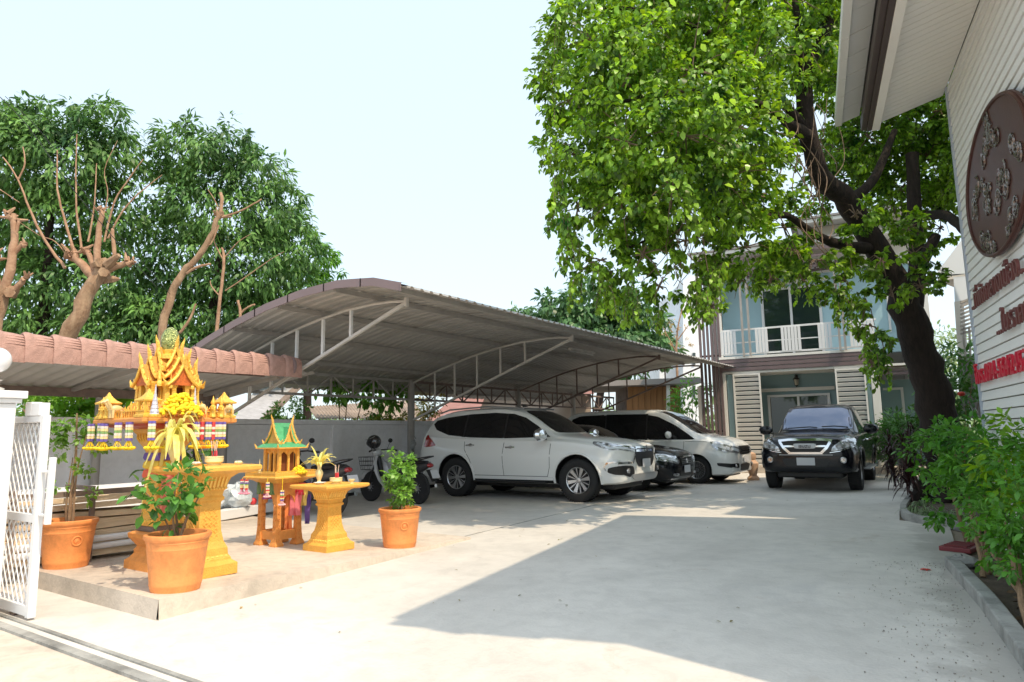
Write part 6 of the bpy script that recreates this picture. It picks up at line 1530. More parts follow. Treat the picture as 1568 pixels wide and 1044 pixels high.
# ============================================================ scooters
def scooter(name, label, loc, rz, white_=True, helmet=True):
    t = thing(name, label, 'motorcycle', loc, rz)          # faces +x, wheelbase 1.24, rear axle x=0
    WB = 1.24; r = .285
    for x in (0, WB):
        g = MB(); M = Matrix.Rotation(R(90), 3, 'X'); g.lathe([(r - .05, -.022), (r - .02, -.034), (r, -.012), (r, .012), (r - .02, .034), (r - .05, .022)], (x, 0, r), 36, M); o = g.build('tyre', rubber, t, smooth=True)
        g = MB(); g.lathe([(r - .048, -.018), (r - .06, -.02), (r - .062, .02), (r - .048, .018)], (x, 0, r), 32, M)
        for i in range(18): a = i * 2 * math.pi / 18; g.cyl((x + .04 * math.cos(a), .03 * (-1) ** i, r + .04 * math.sin(a)), (x + (r - .055) * math.cos(a + .2), 0, r + (r - .055) * math.sin(a + .2)), .0025, n=4)
        g.lathe([(.05, -.04), (.05, .04)], (x, 0, r), 14, M); g.build('rim', silver, o)
    g = MB(); g.tube([(WB - .0, .075, r), (WB - .13, .07, .62), (WB - .2, .05, .82)], .018, 8); g.tube([(WB, -.075, r), (WB - .13, -.07, .62), (WB - .2, -.05, .82)], .018, 8); g.tube([(0, .1, r), (.45, .09, .30)], .02, 6); g.tube([(0, -.1, r), (.45, -.09, .30)], .02, 6); g.build('fork', darkalloy, t, smooth=True)
    bodym = mat('grey_white_fairing', (.50, .51, .52), .3, coat=.5) if white_ else mat('dark_fairing', (.03, .03, .035), .3, coat=.6)
    # leg shield
    g = MB()
    for s in (-1, 1):
        sec = [(WB - .14, .88, .05, .10), (WB - .20, .74, .16, .13), (WB - .26, .58, .19, .15), (WB - .34, .42, .17, .13), (WB - .40, .30, .10, .09)]
        rows = [[(x + .02, s * .02, z), (x + dx * .3, s * wy * .6, z), (x - .04, s * wy, z - .01), (x - .08, s * wy * .92, z - .02)] for x, z, wy, dx in sec]
        g.grid(rows); g.grid([[(a - .012, b_ * .96, c) for a, b_, c in r_] for r_ in rows][::-1])
    g.build('leg_shield', bodym, t, smooth=True)
    g = MB(); g.tube([(WB - .2, 0, .84), (WB - .3, 0, .5), (.62, 0, .38), (.4, 0, .55), (.1, 0, .68)], [.05, .05, .06, .07, .05], 10); g.build('frame', blackp, t, smooth=True)
    g = MB(); g.tube([(WB + .02, 0, .60), (WB + .16, 0, .53), (WB + .24, 0, .40)], [.035, .055, .03], 8); g.tube([(WB + .02, 0, .62), (WB - .14, 0, .66), (WB - .26, 0, .50)], [.05, .06, .03], 8); g.build('front_mudguard', bodym, t, smooth=True)
    g = MB(); g.tube([(.55, 0, .70), (.35, 0, .735), (.05, 0, .76), (-.22, 0, .78)], [.07, .12, .115, .06], 12); g.v = [(x, y, .735 + (z - .735) * .45) for x, y, z in g.v]; g.build('seat', blackp, t, smooth=True)
    g = MB(); g.tube([(.50, 0, .58), (.25, 0, .60), (-.05, 0, .66), (-.30, 0, .72)], [.07, .105, .10, .045], 12); g.build('tail_fairing', bodym if not white_ else mat('dark_fairing', (.03, .03, .035), .3, coat=.6), t, smooth=True)
    g = MB(); g.sph((-.30, 0, .70), .07, 12, 8, (.7, 1.1, .6)); g.build('tail_light', redl, t, smooth=True)
    g = MB(); g.tube([(.1, .1, .78), (-.2, .11, .84), (-.33, .05, .86), (-.33, -.05, .86), (-.2, -.11, .84), (.1, -.1, .78)], .012, 8); g.build('grab_rail', darkalloy, t, smooth=True)
    g = MB(); g.bar((-.26, 0, .62), (-.40, 0, .42), .13, .02); g.build('rear_mudguard', blackp, t, bev=.005)
    o = MB().box((0, 0, 0), (.008, .20, .16)).build('licence_plate', plate, t, bev=.004, loc=(-.42, 0, .55)); o.rotation_euler = (0, R(22), 0)
    g = MB(); g.box((.55, 0, .30), (.32, .2, .2)); g.tube([(.62, 0, .32), (.78, 0, .36)], [.075, .07], 12); g.build('engine', mat('engine_metal', (.10, .10, .10), .45, metal=.6, var=.4, vs_=14, bump=1, bs=20), t, bev=.03)
    g = MB(); g.tube([(.6, -.13, .22), (.3, -.15, .22), (-.12, -.15, .30), (-.30, -.15, .33)], [.02, .03, .045, .035], 10); g.build('exhaust', chrome, t, smooth=True)
    g = MB(); g.sph((WB - .16, 0, .93), .10, 14, 10, (.75, 1.1, .8)); g.build('headlamp_cowl', bodym, t, smooth=True)
    g = MB(); g.sph((WB - .105, 0, .93), .065, 12, 8, (.5, 1.1, .8)); g.build('headlight', lampg, t, smooth=True)
    g = MB(); g.tube([(WB - .30, .33, .96), (WB - .22, .2, .98), (WB - .18, 0, .97), (WB - .22, -.2, .98), (WB - .30, -.33, .96)], .012, 8); g.tube([(WB - .34, .36, .955), (WB - .27, .25, .97)], .018, 8); g.tube([(WB - .34, -.36, .955), (WB - .27, -.25, .97)], .018, 8); g.build('handlebar', blackp, t, smooth=True)
    for s in (-1, 1):
        g = MB(); g.tube([(WB - .22, s * .2, .98), (WB - .24, s * .25, 1.10)], .006, 6); g.sph((WB - .24, s * .27, 1.15), .055, 10, 8, (.25, 1.1, .8)); g.build('mirror', blackp, t, smooth=True)
    g = MB()     # wire basket
    bx = WB + .06
    for z in (.60, .68, .76, .84):
        w_ = .12 + (z - .6) * .12; pts = [(bx - .09, -w_, z), (bx + .12 + (z - .6) * .2, -w_ * .8, z), (bx + .12 + (z - .6) * .2, w_ * .8, z), (bx - .09, w_, z)]; g.tube(pts, .005, 4, closed=True)
    for k in range(-3, 4): g.tube([(bx + .12, k * .035, .60), (bx + .17, k * .04, .84)], .003, 4); g.tube([(bx - .09, k * .035, .60), (bx - .09, k * .045, .84)], .003, 4)
    for s in (-1, 1):
        for k in range(4): g.tube([(bx - .05 + k * .05, s * .12, .60), (bx - .05 + k * .06, s * .145, .84)], .003, 4)
    g.box((bx + .02, 0, .60), (.2, .22, .006)); g.build('basket', blackp, t)
    g = MB(); g.tube([(.45, .1, .25), (.40, .22, .02)], .01, 6); g.build('side_stand', darkalloy, t)
    return t, WB
s0 = gz(640, 772); s1_ = gz(577, 768); an = math.atan2(s1_.y - s0.y, s1_.x - s0.x)
sc1, WB = scooter('parked_scooter', 'grey white step through scooter with front basket and helmet parked against the grey wall', (s0.x, s0.y, 0), an)
c_, s__ = math.cos(an), math.sin(an)
hl = Vector((s0.x, s0.y, 0)) + Vector((c_ * (WB - .2) - s__ * .12, s__ * (WB - .2) + c_ * .12, 1.13))
hm = thing('helmet', 'black open face helmet hung on the scooter handlebar', 'helmet', hl, an)
g = MB(); g.sph((0, 0, 0), .135, 20, 14, (1.1, .92, 1)); g.build('shell', mat('black_gloss', (.015, .015, .017), .2, coat=1), hm, smooth=True)
g = MB(); g.sph((.03, 0, -.02), .128, 16, 10, (1.05, .96, .7)); g.build('visor', tint, hm, smooth=True); g = MB(); g.tube([(.1, -.11, .04), (.16, 0, .05), (.1, .11, .04)], .012, 6); g.tube([(-.02, .125, .06), (-.10, .08, .10)], .006, 5); g.build('visor_trim', silver, hm, smooth=True)
sd_ = gz(513, 792); scooter('parked_motorbike', 'dark motorbike half hidden behind the small shrine and the lower offering table', (sd_.x, sd_.y, .03), math.pi - .05, white_=False)
# ============================================================ vegetation
# ---- big tree on the right
tb = gz(1457, 766, .05); tb.z = .04
big = thing('big_tree', 'big leafy tree with a thick dark leaning trunk beside the white sign wall', 'tree', tb)
def rel(p): return Vector(p) - tb
def B(px, py, D): return rel(dep(px, py, D))
trunkD = 11.4
g = MB()
limb(g, [(0, 0, -.1), (0.02, 0, .12), B(1448, 700, trunkD), B(1436, 640, trunkD), B(1416, 560, trunkD - .1), B(1390, 480, trunkD - .2), B(1372, 420, trunkD - .3)], .335, .23, 18, 5, .11)
# roots flare
for a in range(7):
    a = a * .9; g.tube([(.28 * math.cos(a), .28 * math.sin(a), .35), (.46 * math.cos(a), .46 * math.sin(a), .1), (.66 * math.cos(a), .66 * math.sin(a), -.05)], [.16, .13, .07], 8)
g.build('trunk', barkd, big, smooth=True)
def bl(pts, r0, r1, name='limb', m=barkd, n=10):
    g = MB(); limb(g, pts, r0, r1, n, 5, .06); g.build(name, m, big, smooth=True)
bl([B(1380, 445, trunkD - .3), B(1330, 360, 11), B(1290, 300, 10.6), B(1256, 270, 10.3), B(1238, 200, 10), B(1232, 120, 9.8), B(1262, 50, 9.6), B(1275, -20, 9.4)], .21, .08, n=14)
bl([B(1400, 470, trunkD - .2), B(1404, 400, 11.2), B(1400, 330, 11.2), B(1397, 236, 11.2)], .14, .10, n=12)
bl([B(1396, 430, 11.2), B(1420, 385, 11), B(1434, 360, 11)], .12, .07)
bl([B(1330, 380, 11), B(1290, 375, 10.6), B(1250, 360, 10.2), B(1205, 330, 9.8), B(1160, 320, 9.4)], .10, .03)
bl([B(1420, 330, 11.8), B(1450, 330, 11), B(1480, 355, 10)], .09, .07)
bl([B(1240, 210, 10), B(1210, 190, 9.5), B(1180, 165, 9)], .11, .04)
bl([B(1232, 140, 9.9), B(1225, 60, 9.6), B(1215, -10, 9.4)], .07, .04)
bl([B(1300, 310, 10.7), B(1340, 270, 10.8), B(1370, 200, 11)], .10, .05)
bl([B(1180, 165, 9), B(1080, 140, 8.6), B(980, 150, 8.4), B(900, 170, 8.3)], .06, .015)
bl([B(1205, 330, 9.8), B(1120, 330, 9.2), B(1040, 350, 8.8), B(960, 380, 8.6)], .05, .012)
bl([B(1238, 200, 10), B(1100, 60, 9), B(1000, 20, 8.8), B(900, 10, 8.6)], .07, .015)
vine = mat('dry_vine', (.20, .14, .10), .9)
g = MB()
for i in range(15):
    x, y = random.uniform(1190, 1270), random.uniform(150, 260); q = [(x, y)]
    for k in range(4): q.append((q[-1][0] + random.uniform(-18, 28), q[-1][1] + random.uniform(15, 50)))
    g.tube(smooth_path([B(a, b_, 9.5 + random.uniform(-.3, .2)) for a, b_ in q], 4), random.uniform(.004, .009), 5)
for i in range(14):
    x, y = random.uniform(1030, 1090), random.uniform(320, 380); q = [(x, y)]
    for k in range(3): q.append((q[-1][0] + random.uniform(-22, 12), q[-1][1] + random.uniform(15, 32)))
    g.tube(smooth_path([B(a, b_, 8.2) for a, b_ in q], 4), .005, 5)
g.build('vine', vine, big, kind='stuff')
# crown blobs : px, py, depth, radius
cb = [(905, 60, 8.6, .75), (1000, 30, 8.6, .95), (1110, 20, 8.9, 1.0), (1200, 0, 9.2, .9), (950, -40, 9, .9), (1070, -50, 9.2, 1.0),
      (880, 150, 8.4, .55), (960, 120, 8.2, .8), (1060, 110, 8.1, .9), (1150, 100, 8.6, .8), (1230, 70, 9.6, .7),
      (880, 240, 8.4, .5), (960, 220, 8.0, .8), (1050, 210, 7.9, .9), (1130, 200, 8.2, .75), 
      (885, 320, 8.5, .45), (950, 310, 8.2, .65), (1030, 290, 8.0, .75), (1110, 280, 8.3, .7), (1160, 300, 8.9, .5),
      (920, 400, 8.6, .42), (985, 390, 8.4, .5), (1050, 370, 8.4, .42), (1010, 440, 8.6, .28), (1075, 430, 9.2, .3), (1090, 470, 9.3, .2), (940, 450, 8.8, .22),
      (1140, 380, 9.6, .5), (1200, 350, 10, .5), (1180, 400, 10, .35), (1240, 400, 10.4, .35), (1120, 330, 9.6, .6), (1290, 450, 10.5, .3), (1330, 500, 10.6, .28), (1345, 540, 10.6, .22), (1340, 420, 10.8, .35), (1290, 400, 10.8, .3), (1320, 350, 11.2, .3),
      (1300, 130, 11.2, .7), (1290, 30, 10.5, .8), (1330, 210, 11.6, .7), (1390, 180, 11.6, .7), (1440, 170, 11.2, .55), (1420, 240, 12, .6), (1460, 290, 11.8, .45), (1380, 290, 12.2, .5), (1440, 350, 11.6, .35), (1420, 410, 11.2, .22), (1280, 230, 11.5, .5), (1350, 100, 11.6, .8), (1420, 110, 11.4, .5)]
cb += [(x, y, 12.6, .55) for x, y in [(1250, 240), (1290, 270), (1330, 290), (1370, 320), (1410, 290), (1440, 320), (1300, 200), (1350, 220), (1400, 230), (1440, 260), (1250, 300), (1450, 300)]]
cb += [(x, y, D, r) for x, y, D, r in [(1280, 450, 9.6, .22), (1410, 440, 9.7, .28), (1390, 350, 10, .35), (1310, 330, 10, .35), (1255, 400, 9.6, .28), (1300, 385, 9.8, .3), (1350, 400, 9.8, .3), (1400, 390, 10, .3), (1430, 430, 10, .22), (1365, 450, 9.9, .22), (1230, 430, 9.8, .2), (1180, 430, 9.6, .24), (1135, 430, 9.4, .24), (1330, 470, 10, .25), (1215, 385, 9.6, .25), (1335, 560, 10, .14), (1350, 520, 10, .2), (1290, 430, 9.9, .2), (1090, 400, 9, .3)]]
cb += [(1360, 160, 12, .8), (1410, 200, 12, .7), (1450, 230, 12, .6), (1340, 250, 12.4, .6), (1400, 300, 12.6, .6), (1450, 180, 12.3, .6), (1300, 200, 12, .6)]
blobs = [(tuple(B(x, y, D)), r) for x, y, D, r in cb]
blobs += [(tuple(B(x, y, D)), r) for x, y, D, r in [(900, 120, 10, .9), (980, 160, 10, 1.0), (1070, 150, 10.2, 1.0), (930, 250, 10, .8), (1010, 260, 10, .9), (1090, 260, 10.4, .8), (1150, 200, 10.6, .8), (1000, 60, 10.4, 1.0), (1100, 40, 10.6, 1.0), (970, 340, 9.8, .6)]]
blobs += [(tuple(rel(Vector(c))), r) for c, r in [((-2.5, 12.5, 8.6), 1.2), ((-.8, 12.2, 8.8), 1.4), ((1.0, 12.5, 8.8), 1.4), ((2.6, 12.8, 8.2), 1.3), ((.2, 14.3, 8.6), 1.3), ((1.8, 14.4, 8.0), 1.3), ((3.4, 14.0, 7.4), 1.2), ((-1.6, 14.0, 8.8), 1.2), ((1.2, 11.2, 8.2), 1.2), ((2.6, 12.6, 6.6), 1.1), ((3.8, 13.4, 5.8), 1.0), ((3.0, 15.5, 7.2), 1.1)]]  # upper crown out of view, added to shade the drive
blobs += [((1.6, -.2, 4.6), 1.0), ((2.4, -.4, 5.4), 1.1), ((1.2, .1, 5.6), 1.0), ((2.2, .8, 5.0), 1.0), ((3.0, -.3, 4.4), .9)]  # mostly hidden leaf masses added to keep sun off the trunk
Lm = leafmat('tree_leaf', (.020, .10, .018), (.34, .56, .06), .38, .65, rough=.42, vs_=2.6)  # dark and lime tones put crown shade and sun highlights into the colour
P, D, N, L = blob_leaves(blobs, 2500, .092, down=.45, sub=.26, cluster=1.7)
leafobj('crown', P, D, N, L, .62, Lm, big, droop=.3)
g = MB()
for c, r in blobs:
    c = Vector(c)
    for i in range(5):
        d = Vector(rng.normal(size=3)).normalized(); g.tube([c - d * r * .2, c + d * r * .4 + Vector((0, 0, .05)), c + d * r * .85 - Vector((0, 0, .08))], [.012, .008, .003], 4)
g.build('twig', vine, big, kind='stuff')
# the largest leaves, one by one, on the side of the crown that faces the drive
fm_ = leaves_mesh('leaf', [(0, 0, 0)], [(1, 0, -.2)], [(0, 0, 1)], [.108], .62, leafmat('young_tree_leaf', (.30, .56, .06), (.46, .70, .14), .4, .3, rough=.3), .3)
camr = OR - tb
k = 0
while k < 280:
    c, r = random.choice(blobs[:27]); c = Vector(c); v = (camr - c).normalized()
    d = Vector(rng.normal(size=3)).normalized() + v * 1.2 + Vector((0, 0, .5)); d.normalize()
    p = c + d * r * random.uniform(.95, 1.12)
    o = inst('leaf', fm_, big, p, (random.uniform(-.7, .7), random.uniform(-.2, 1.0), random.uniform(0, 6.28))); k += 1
# hanging leafy shoots at the lower left fringe
def shoots(seg, n, D0, ln, leaf, mt, nm='hanging_shoot'):
    Ps, Ds, Ns = [], [], []; g = MB()
    for i in range(n):
        x, y = random.choice(seg); x += random.uniform(-14, 14); y += random.uniform(-14, 14); D = D0 + random.uniform(-.4, .6); p = B(x, y, D); q = [p]
        dr = Vector((random.uniform(-.5, .2), random.uniform(-.3, .2), 0))
        for k in range(7): dr = dr * .85 + Vector((0, 0, -.22)); q.append(q[-1] + dr.normalized() * ln / 7)
        g.tube(q, .004, 4)
        for a in q:
            for s in range(3): Ps.append(a + Vector((random.uniform(-.03, .03),) * 3)); Ds.append((random.uniform(-1, 1), random.uniform(-1, 1), -.6)); Ns.append((random.uniform(-.4, .4), random.uniform(-.4, .4), 1))
    g.build('twig', vine, big, kind='stuff'); leafobj(nm, Ps, Ds, Ns, leaf * rng.uniform(.7, 1.2, len(Ps)), .6, mt, big, droop=.3)
shoots([(860, 30), (850, 90), (855, 150), (850, 210), (852, 270), (860, 320), (880, 370), (900, 410), (930, 430), (870, 350), (960, 440), (1010, 450), (1075, 440), (1100, 400)], 110, 8.4, .42, .085, Lm)
shoots([(1140, 400), (1170, 400), (1200, 400), (1240, 410), (1180, 380), (1330, 510), (1300, 460), (1345, 540)], 46, 10.2, .45, .09, Lm)

# ---- mango trees behind the wall on the left
ml = leafmat('mango_leaf', (.022, .085, .026), (.21, .40, .10), .25, .45, rough=.5, vs_=.8)
ml2 = leafmat('bright_mango_leaf', (.06, .20, .02), (.16, .36, .035), .35, .4, rough=.35, vs_=.8)
def crown_tree(name, label, base_px, D, blobs_, leaf, per, m, stems, wr=.3, group=None, sub=.3, down=.75, bark=barkl):
    b0 = dep(base_px, 700, D); b0.z = 0
    t = thing(name, label, 'tree', b0, 0, group)
    for pts, r0, r1, bk in stems:
        g = MB(); limb(g, [dep(x, y, d) - b0 if y < 1e4 else Vector((0, 0, 0)) for x, y, d in pts], r0, r1, 10, 5, .12); g.build('trunk' if r0 > .1 else 'branch', bk, t, smooth=True)
    P, D_, N, L = blob_leaves([(tuple(dep(x, y, d) - b0), r) for x, y, d, r in blobs_], per, leaf, down=down, sub=sub)
    leafobj('crown', P, D_, N, L, wr, m, t, droop=.25)
    return t
crown_tree('mango_tree', 'dark green mango tree at the far left behind the clay tiled awning', 60, 17.5,
   [(-60, 200, 17, 1.6), (30, 200, 17, .95), (75, 182, 16.8, .72), (150, 190, 16.8, .82), (60, 530, 18, 1.4), (160, 520, 18, 1.4), (240, 510, 18, 1.3), (10, 250, 17, 1.5), (100, 250, 17, 1.4), (180, 240, 17.2, .95), (-30, 350, 17.5, 1.7), (90, 340, 17.8, 1.5), (180, 330, 17.8, 1.3), (40, 450, 18, 1.6), (150, 440, 18, 1.5), (230, 440, 18.2, 1.2)],
   .23, 1150, ml, [([(60, 2e4, 0), (60, 560, 17.5), (70, 450, 17.5), (80, 300, 17.3)], .22, .08, barkd)])
crown_tree('mango_tree', 'rounded dark green mango tree in the middle of the row behind the awning', 320, 18.5,
   [(285, 225, 17.8, .9), (350, 225, 17.8, .85), (310, 250, 18, 1.2), (395, 270, 18.2, .9), (260, 300, 18, 1.0), (330, 320, 18.2, 1.4), (410, 330, 18.4, 1.1), (300, 400, 18.5, 1.4), (380, 410, 18.6, 1.4), (440, 300, 18.8, .6), (450, 380, 18.8, .9), (320, 470, 18.8, 1.4), (420, 460, 19, 1.3), (300, 530, 18.8, 1.3), (400, 520, 19, 1.3)],
   .22, 1150, ml, [([(320, 2e4, 0), (320, 560, 18.5), (330, 450, 18.5), (340, 350, 18.4)], .2, .07, barkd)])
crown_tree('mango_tree', 'brighter green tree at the right end of the row behind the carport roof', 470, 20.5,
   [(440, 350, 20, .9), (480, 400, 20.2, .8), (505, 430, 20.4, .5), (455, 430, 20.2, 1.0), (500, 385, 20.4, .45), (420, 430, 20.4, 1.0), (515, 470, 20.6, .6)],
   .2, 1000, ml2, [([(470, 2e4, 0), (470, 560, 20.5), (460, 450, 20.5)], .15, .06, barkd)])
def stubs(t_pts, D): pass
pruned = 'trees cut back to bare limbs behind the awning'
def pruned_tree(label, base_px, D, limbs):
    b0 = dep(base_px, 640, D); b0.z = 0; t = thing('pruned_tree', label, 'tree', b0, 0, pruned)
    for k, (pts, r0, r1, bk) in enumerate(limbs):
        g = MB(); limb(g, [Vector((0, 0, 0)) if y > 1e4 else dep(x, y, D + (d if len(p) > 2 else 0)) - b0 for p in pts for x, y, d in [tuple(p) + (0,) * (3 - len(p))]], r0 * .66, r1 * .62, 10, 4, .22)
        e = pts[-1]; e = dep(e[0], e[1], D) - b0
        if r1 > .055:                      # swollen, hacked end with splinters and knots
            for q in range(7):
                d = Vector((random.uniform(-1, 1), random.uniform(-1, 1), random.uniform(-.2, 1.2))).normalized(); c = e + Vector((random.uniform(-1, 1), random.uniform(-1, 1), random.uniform(-1.6, .1))) * r1
                g.tube([c, c + d * r1 * 1.1, c + d * r1 * random.uniform(1.4, 2.6)], [r1 * .55, r1 * .38, r1 * random.uniform(.1, .25)], 6)
        g.build('trunk' if k == 0 else 'limb', bk, t, smooth=True)
pruned_tree('pruned tree with a thick leaning pale trunk and a crown of long upright bare shoots', 50, 14,
  [([(40, 2e4), (60, 600), (112, 500), (140, 440), (160, 405)], .34, .20, barkl),
   ([(150, 430), (120, 400), (112, 385)], .16, .10, barko), ([(160, 415), (185, 405), (196, 400)], .12, .08, barko), ([(150, 410), (150, 370), (155, 330), (153, 316)], .12, .06, barko), ([(145, 420), (140, 395), (128, 380)], .10, .08, barko), ([(165, 420), (175, 390), (172, 350)], .08, .05, barko),
   ([(100, 410), (70, 370), (45, 320), (28, 275), (5, 240)], .05, .02, barko), ([(28, 275), (38, 250), (35, 225)], .03, .018, barko), ([(115, 390), (100, 340), (88, 290), (88, 230)], .045, .022, barko), ([(125, 380), (118, 330), (116, 270), (118, 205)], .04, .015, barko),
   ([(135, 370), (145, 310), (148, 250)], .032, .014, barko), ([(160, 370), (175, 310), (200, 270), (220, 243)], .035, .015, barko), ([(165, 365), (190, 320), (220, 290), (248, 268)], .035, .013, barko), ([(150, 360), (165, 300), (160, 260), (180, 215)], .02, .008, barko), ([(105, 395), (85, 370), (60, 360), (30, 340)], .02, .008, barko), ([(0, 290), (15, 300), (30, 310)], .015, .012, barko)])
pruned_tree('pruned tree stump with hacked upright limbs at the far left edge', 0, 13.5,
  [([(-15, 2e4), (-12, 560), (-6, 500), (5, 440)], .27, .20, barkl), ([(5, 450), (18, 400), (22, 360), (18, 328)], .15, .09, barko), ([(15, 400), (28, 380), (36, 372)], .08, .06, barko), ([(-2, 460), (-8, 420), (-12, 390)], .15, .1, barko), ([(15, 450), (30, 435), (38, 425)], .10, .07, barko), ([(20, 370), (28, 345), (27, 335)], .05, .04, barko)])
pruned_tree('pruned tree with one bent pale trunk forking near the top, right of the shrine dome', 245, 14.5,
  [([(235, 2e4), (238, 600), (250, 500), (262, 450), (280, 418), (305, 390), (325, 355), (337, 325)], .17, .075, barkl), ([(337, 330), (340, 310), (338, 295)], .06, .055, barko), ([(340, 332), (370, 322), (400, 305)], .035, .022, barko), ([(285, 418), (305, 408), (323, 404)], .05, .035, barko), ([(337, 325), (328, 305), (318, 290)], .02, .01, barko), ([(335, 345), (325, 370), (320, 375)], .03, .02, barko)])
pruned_tree('thin bare trunk with spreading twigs just left of the carport roof', 332, 14.8,
  [([(325, 2e4), (328, 600), (330, 520), (338, 450), (343, 400), (340, 380)], .075, .04, barko), ([(343, 400), (330, 375), (328, 365)], .025, .012, barko), ([(343, 395), (365, 370), (385, 358)], .02, .008, barko), ([(338, 455), (325, 440), (322, 430)], .025, .015, barko), ([(345, 445), (375, 425), (410, 400), (435, 385)], .022, .01, barko), ([(365, 500), (368, 480), (364, 460)], .05, .045, barko), ([(368, 480), (380, 470), (390, 466)], .035, .03, barko), ([(275, 510), (290, 490), (300, 465)], .05, .035, barko)])
# branches below the awning seen over the wall
pruned_tree('dark leaning trunk seen under the awning over the grey wall', 130, 13,
  [([(150, 2e4), (138, 650), (128, 610), (110, 585), (85, 560)], .10, .14, barkd)])
# bushes over the wall
def wallD(px): p = atX(px, 640, WX); return -p.x * S_ + p.y * C_
def bush(name, label, blobs_, leaf, per, m, wr=.45, cat='shrub', group=None, D=12.4, down=.2, stems=None):
    if name.startswith(('wall_', 'hanging', 'flowering', 'banana')):
        blobs_ = [(x, y, wallD(x) + .15 + r, r) for x, y, d, r in blobs_]
    x0, y0 = blobs_[0][0], 690; b0 = dep(x0, y0, blobs_[0][2]); b0.z = 0; t = thing(name, label, cat, b0, 0, group)
    g = MB()
    for x, y, d, r in blobs_[:6]: limb(g, [(0, 0, 0), (dep(x, y, d) - b0) * .6 + Vector((0, 0, .05)), dep(x, y, d) - b0], .018, .006, 6, 3)
    g.build('stem', stemm, t, smooth=True, kind='stuff')
    P, D_, N, L = blob_leaves([(tuple(dep(x, y, d) - b0), r) for x, y, d, r in blobs_], per, leaf, down=down, sub=.4); leafobj('foliage', P, D_, N, L, wr, m, t)
    return t
bush('wall_bush', 'bright green bush showing over the grey wall under the left end of the awning', [(85, 622, 11.5, .45), (60, 610, 11.5, .35), (115, 628, 11.5, .4), (100, 600, 11.8, .4), (130, 600, 12.2, .35)], .11, 2300, leafmat('lime_leaf', (.12, .30, .03), (.26, .50, .06), .35, .3))
bush('banana_clump', 'broad bright banana like leaves over the wall beside the big shrine', [(165, 595, 12.5, .45), (195, 600, 12.6, .4), (180, 615, 12.6, .4)], .45, 170, MATS['lime_leaf'], .4)
bush('wall_creeper', 'feathery light green creeper growing over the grey wall above the small shrine', [(440, 632, 13.0, .28), (425, 640, 13.0, .25), (455, 625, 13.0, .25), (465, 640, 13.0, .2), (410, 645, 13.0, .2), (440, 660, 12.9, .2)], .07, 4200, leafmat('fern_leaf', (.12, .32, .06), (.22, .46, .10), .35, .3), .5)
bush('hanging_creeper', 'drooping bright leaves hanging behind the truss at the middle of the wall', [(520, 590, 14, .4), (560, 595, 14, .45), (590, 610, 14, .4), (585, 635, 13.8, .28), (555, 612, 13.8, .22), (535, 580, 14, .5), (600, 590, 14.5, .5), (500, 595, 14.5, .35)], .16, 900, leafmat('mid_leaf', (.07, .22, .03), (.18, .40, .06), .35, .35), .45, down=.8)
bush('flowering_hedge', 'low orange and green leaved hedge on top of the wall left of the suv', [(560, 643, 14.5, .2), (580, 644, 14.5, .18), (600, 643, 14.5, .2), (620, 643, 14.6, .2), (575, 650, 14.4, .15), (650, 643, 15, .25), (660, 620, 15.5, .4)], .07, 5500, leafmat('orange_green_leaf', (.16, .30, .04), (.50, .36, .06), .3, .3), .5)
# hedge along the right kerb
hl_ = leafmat('hedge_leaf', (.04, .17, .02), (.15, .37, .045), .35, .35, rough=.4)
hl2 = leafmat('lime_hedge_leaf', (.14, .32, .02), (.28, .46, .03), .4, .3)
def px_shrub(label, base, blobs_, leaf, per, m, wr=.5, ns=4, group='shrubs along the right kerb'):
    b0 = gz(*base, .03); t = thing('hedge_shrub', label, 'shrub', b0, 0, group)
    for i in range(ns):
        x, y, d, r = blobs_[i % len(blobs_)]; e = dep(x, y, d) - b0; a = Vector((random.uniform(-.03, .15), random.uniform(-.12, .12), 0))
        g = MB(); limb(g, [a, a * .7 + e * .5, e], random.uniform(.018, .03), .008, 7, 4, .3); g.build('stem', stemm, t, smooth=True)
    P, D_, N, L = blob_leaves([(tuple(dep(x, y, d) - b0), r) for x, y, d, r in blobs_], per, leaf, down=.25, sub=.4); leafobj('foliage', P, D_, N, L, wr, m, t)
px_shrub('tall green shrub at the right edge just inside the kerb, nearest of the row', (1580, 960), [(1540, 800, 4.7, .26), (1575, 770, 4.6, .32), (1560, 850, 4.6, .22), (1515, 840, 4.9, .18), (1590, 840, 4.4, .28), (1590, 700, 4.9, .28)], .055, 5200, hl_)
px_shrub('yellow green shrub against the lowest white planks at the right edge', (1590, 900), [(1560, 690, 5.3, .25), (1590, 660, 5.3, .28), (1540, 720, 5.2, .2), (1575, 740, 5.1, .25), (1600, 740, 5.0, .28)], .085, 2500, hl2, .5)
px_shrub('dense green shrub in front of the sign wall, middle of the kerb row', (1500, 880), [(1500, 700, 6.0, .33), (1460, 690, 6.4, .28), (1530, 700, 5.8, .28), (1480, 750, 6.0, .3), (1510, 790, 5.8, .28), (1450, 730, 6.5, .2), (1530, 760, 5.6, .25)], .07, 3300, hl_)
px_shrub('spreading green shrub in front of the tree trunk, farthest of the kerb row', (1480, 830), [(1435, 690, 7.5, .3), (1470, 665, 7.2, .3), (1500, 670, 6.9, .28), (1440, 665, 7.6, .22), (1475, 720, 7.2, .3), (1500, 740, 6.8, .28), (1425, 715, 7.6, .2), (1470, 790, 7.0, .25), (1440, 780, 7.4, .18)], .075, 2600, hl_)
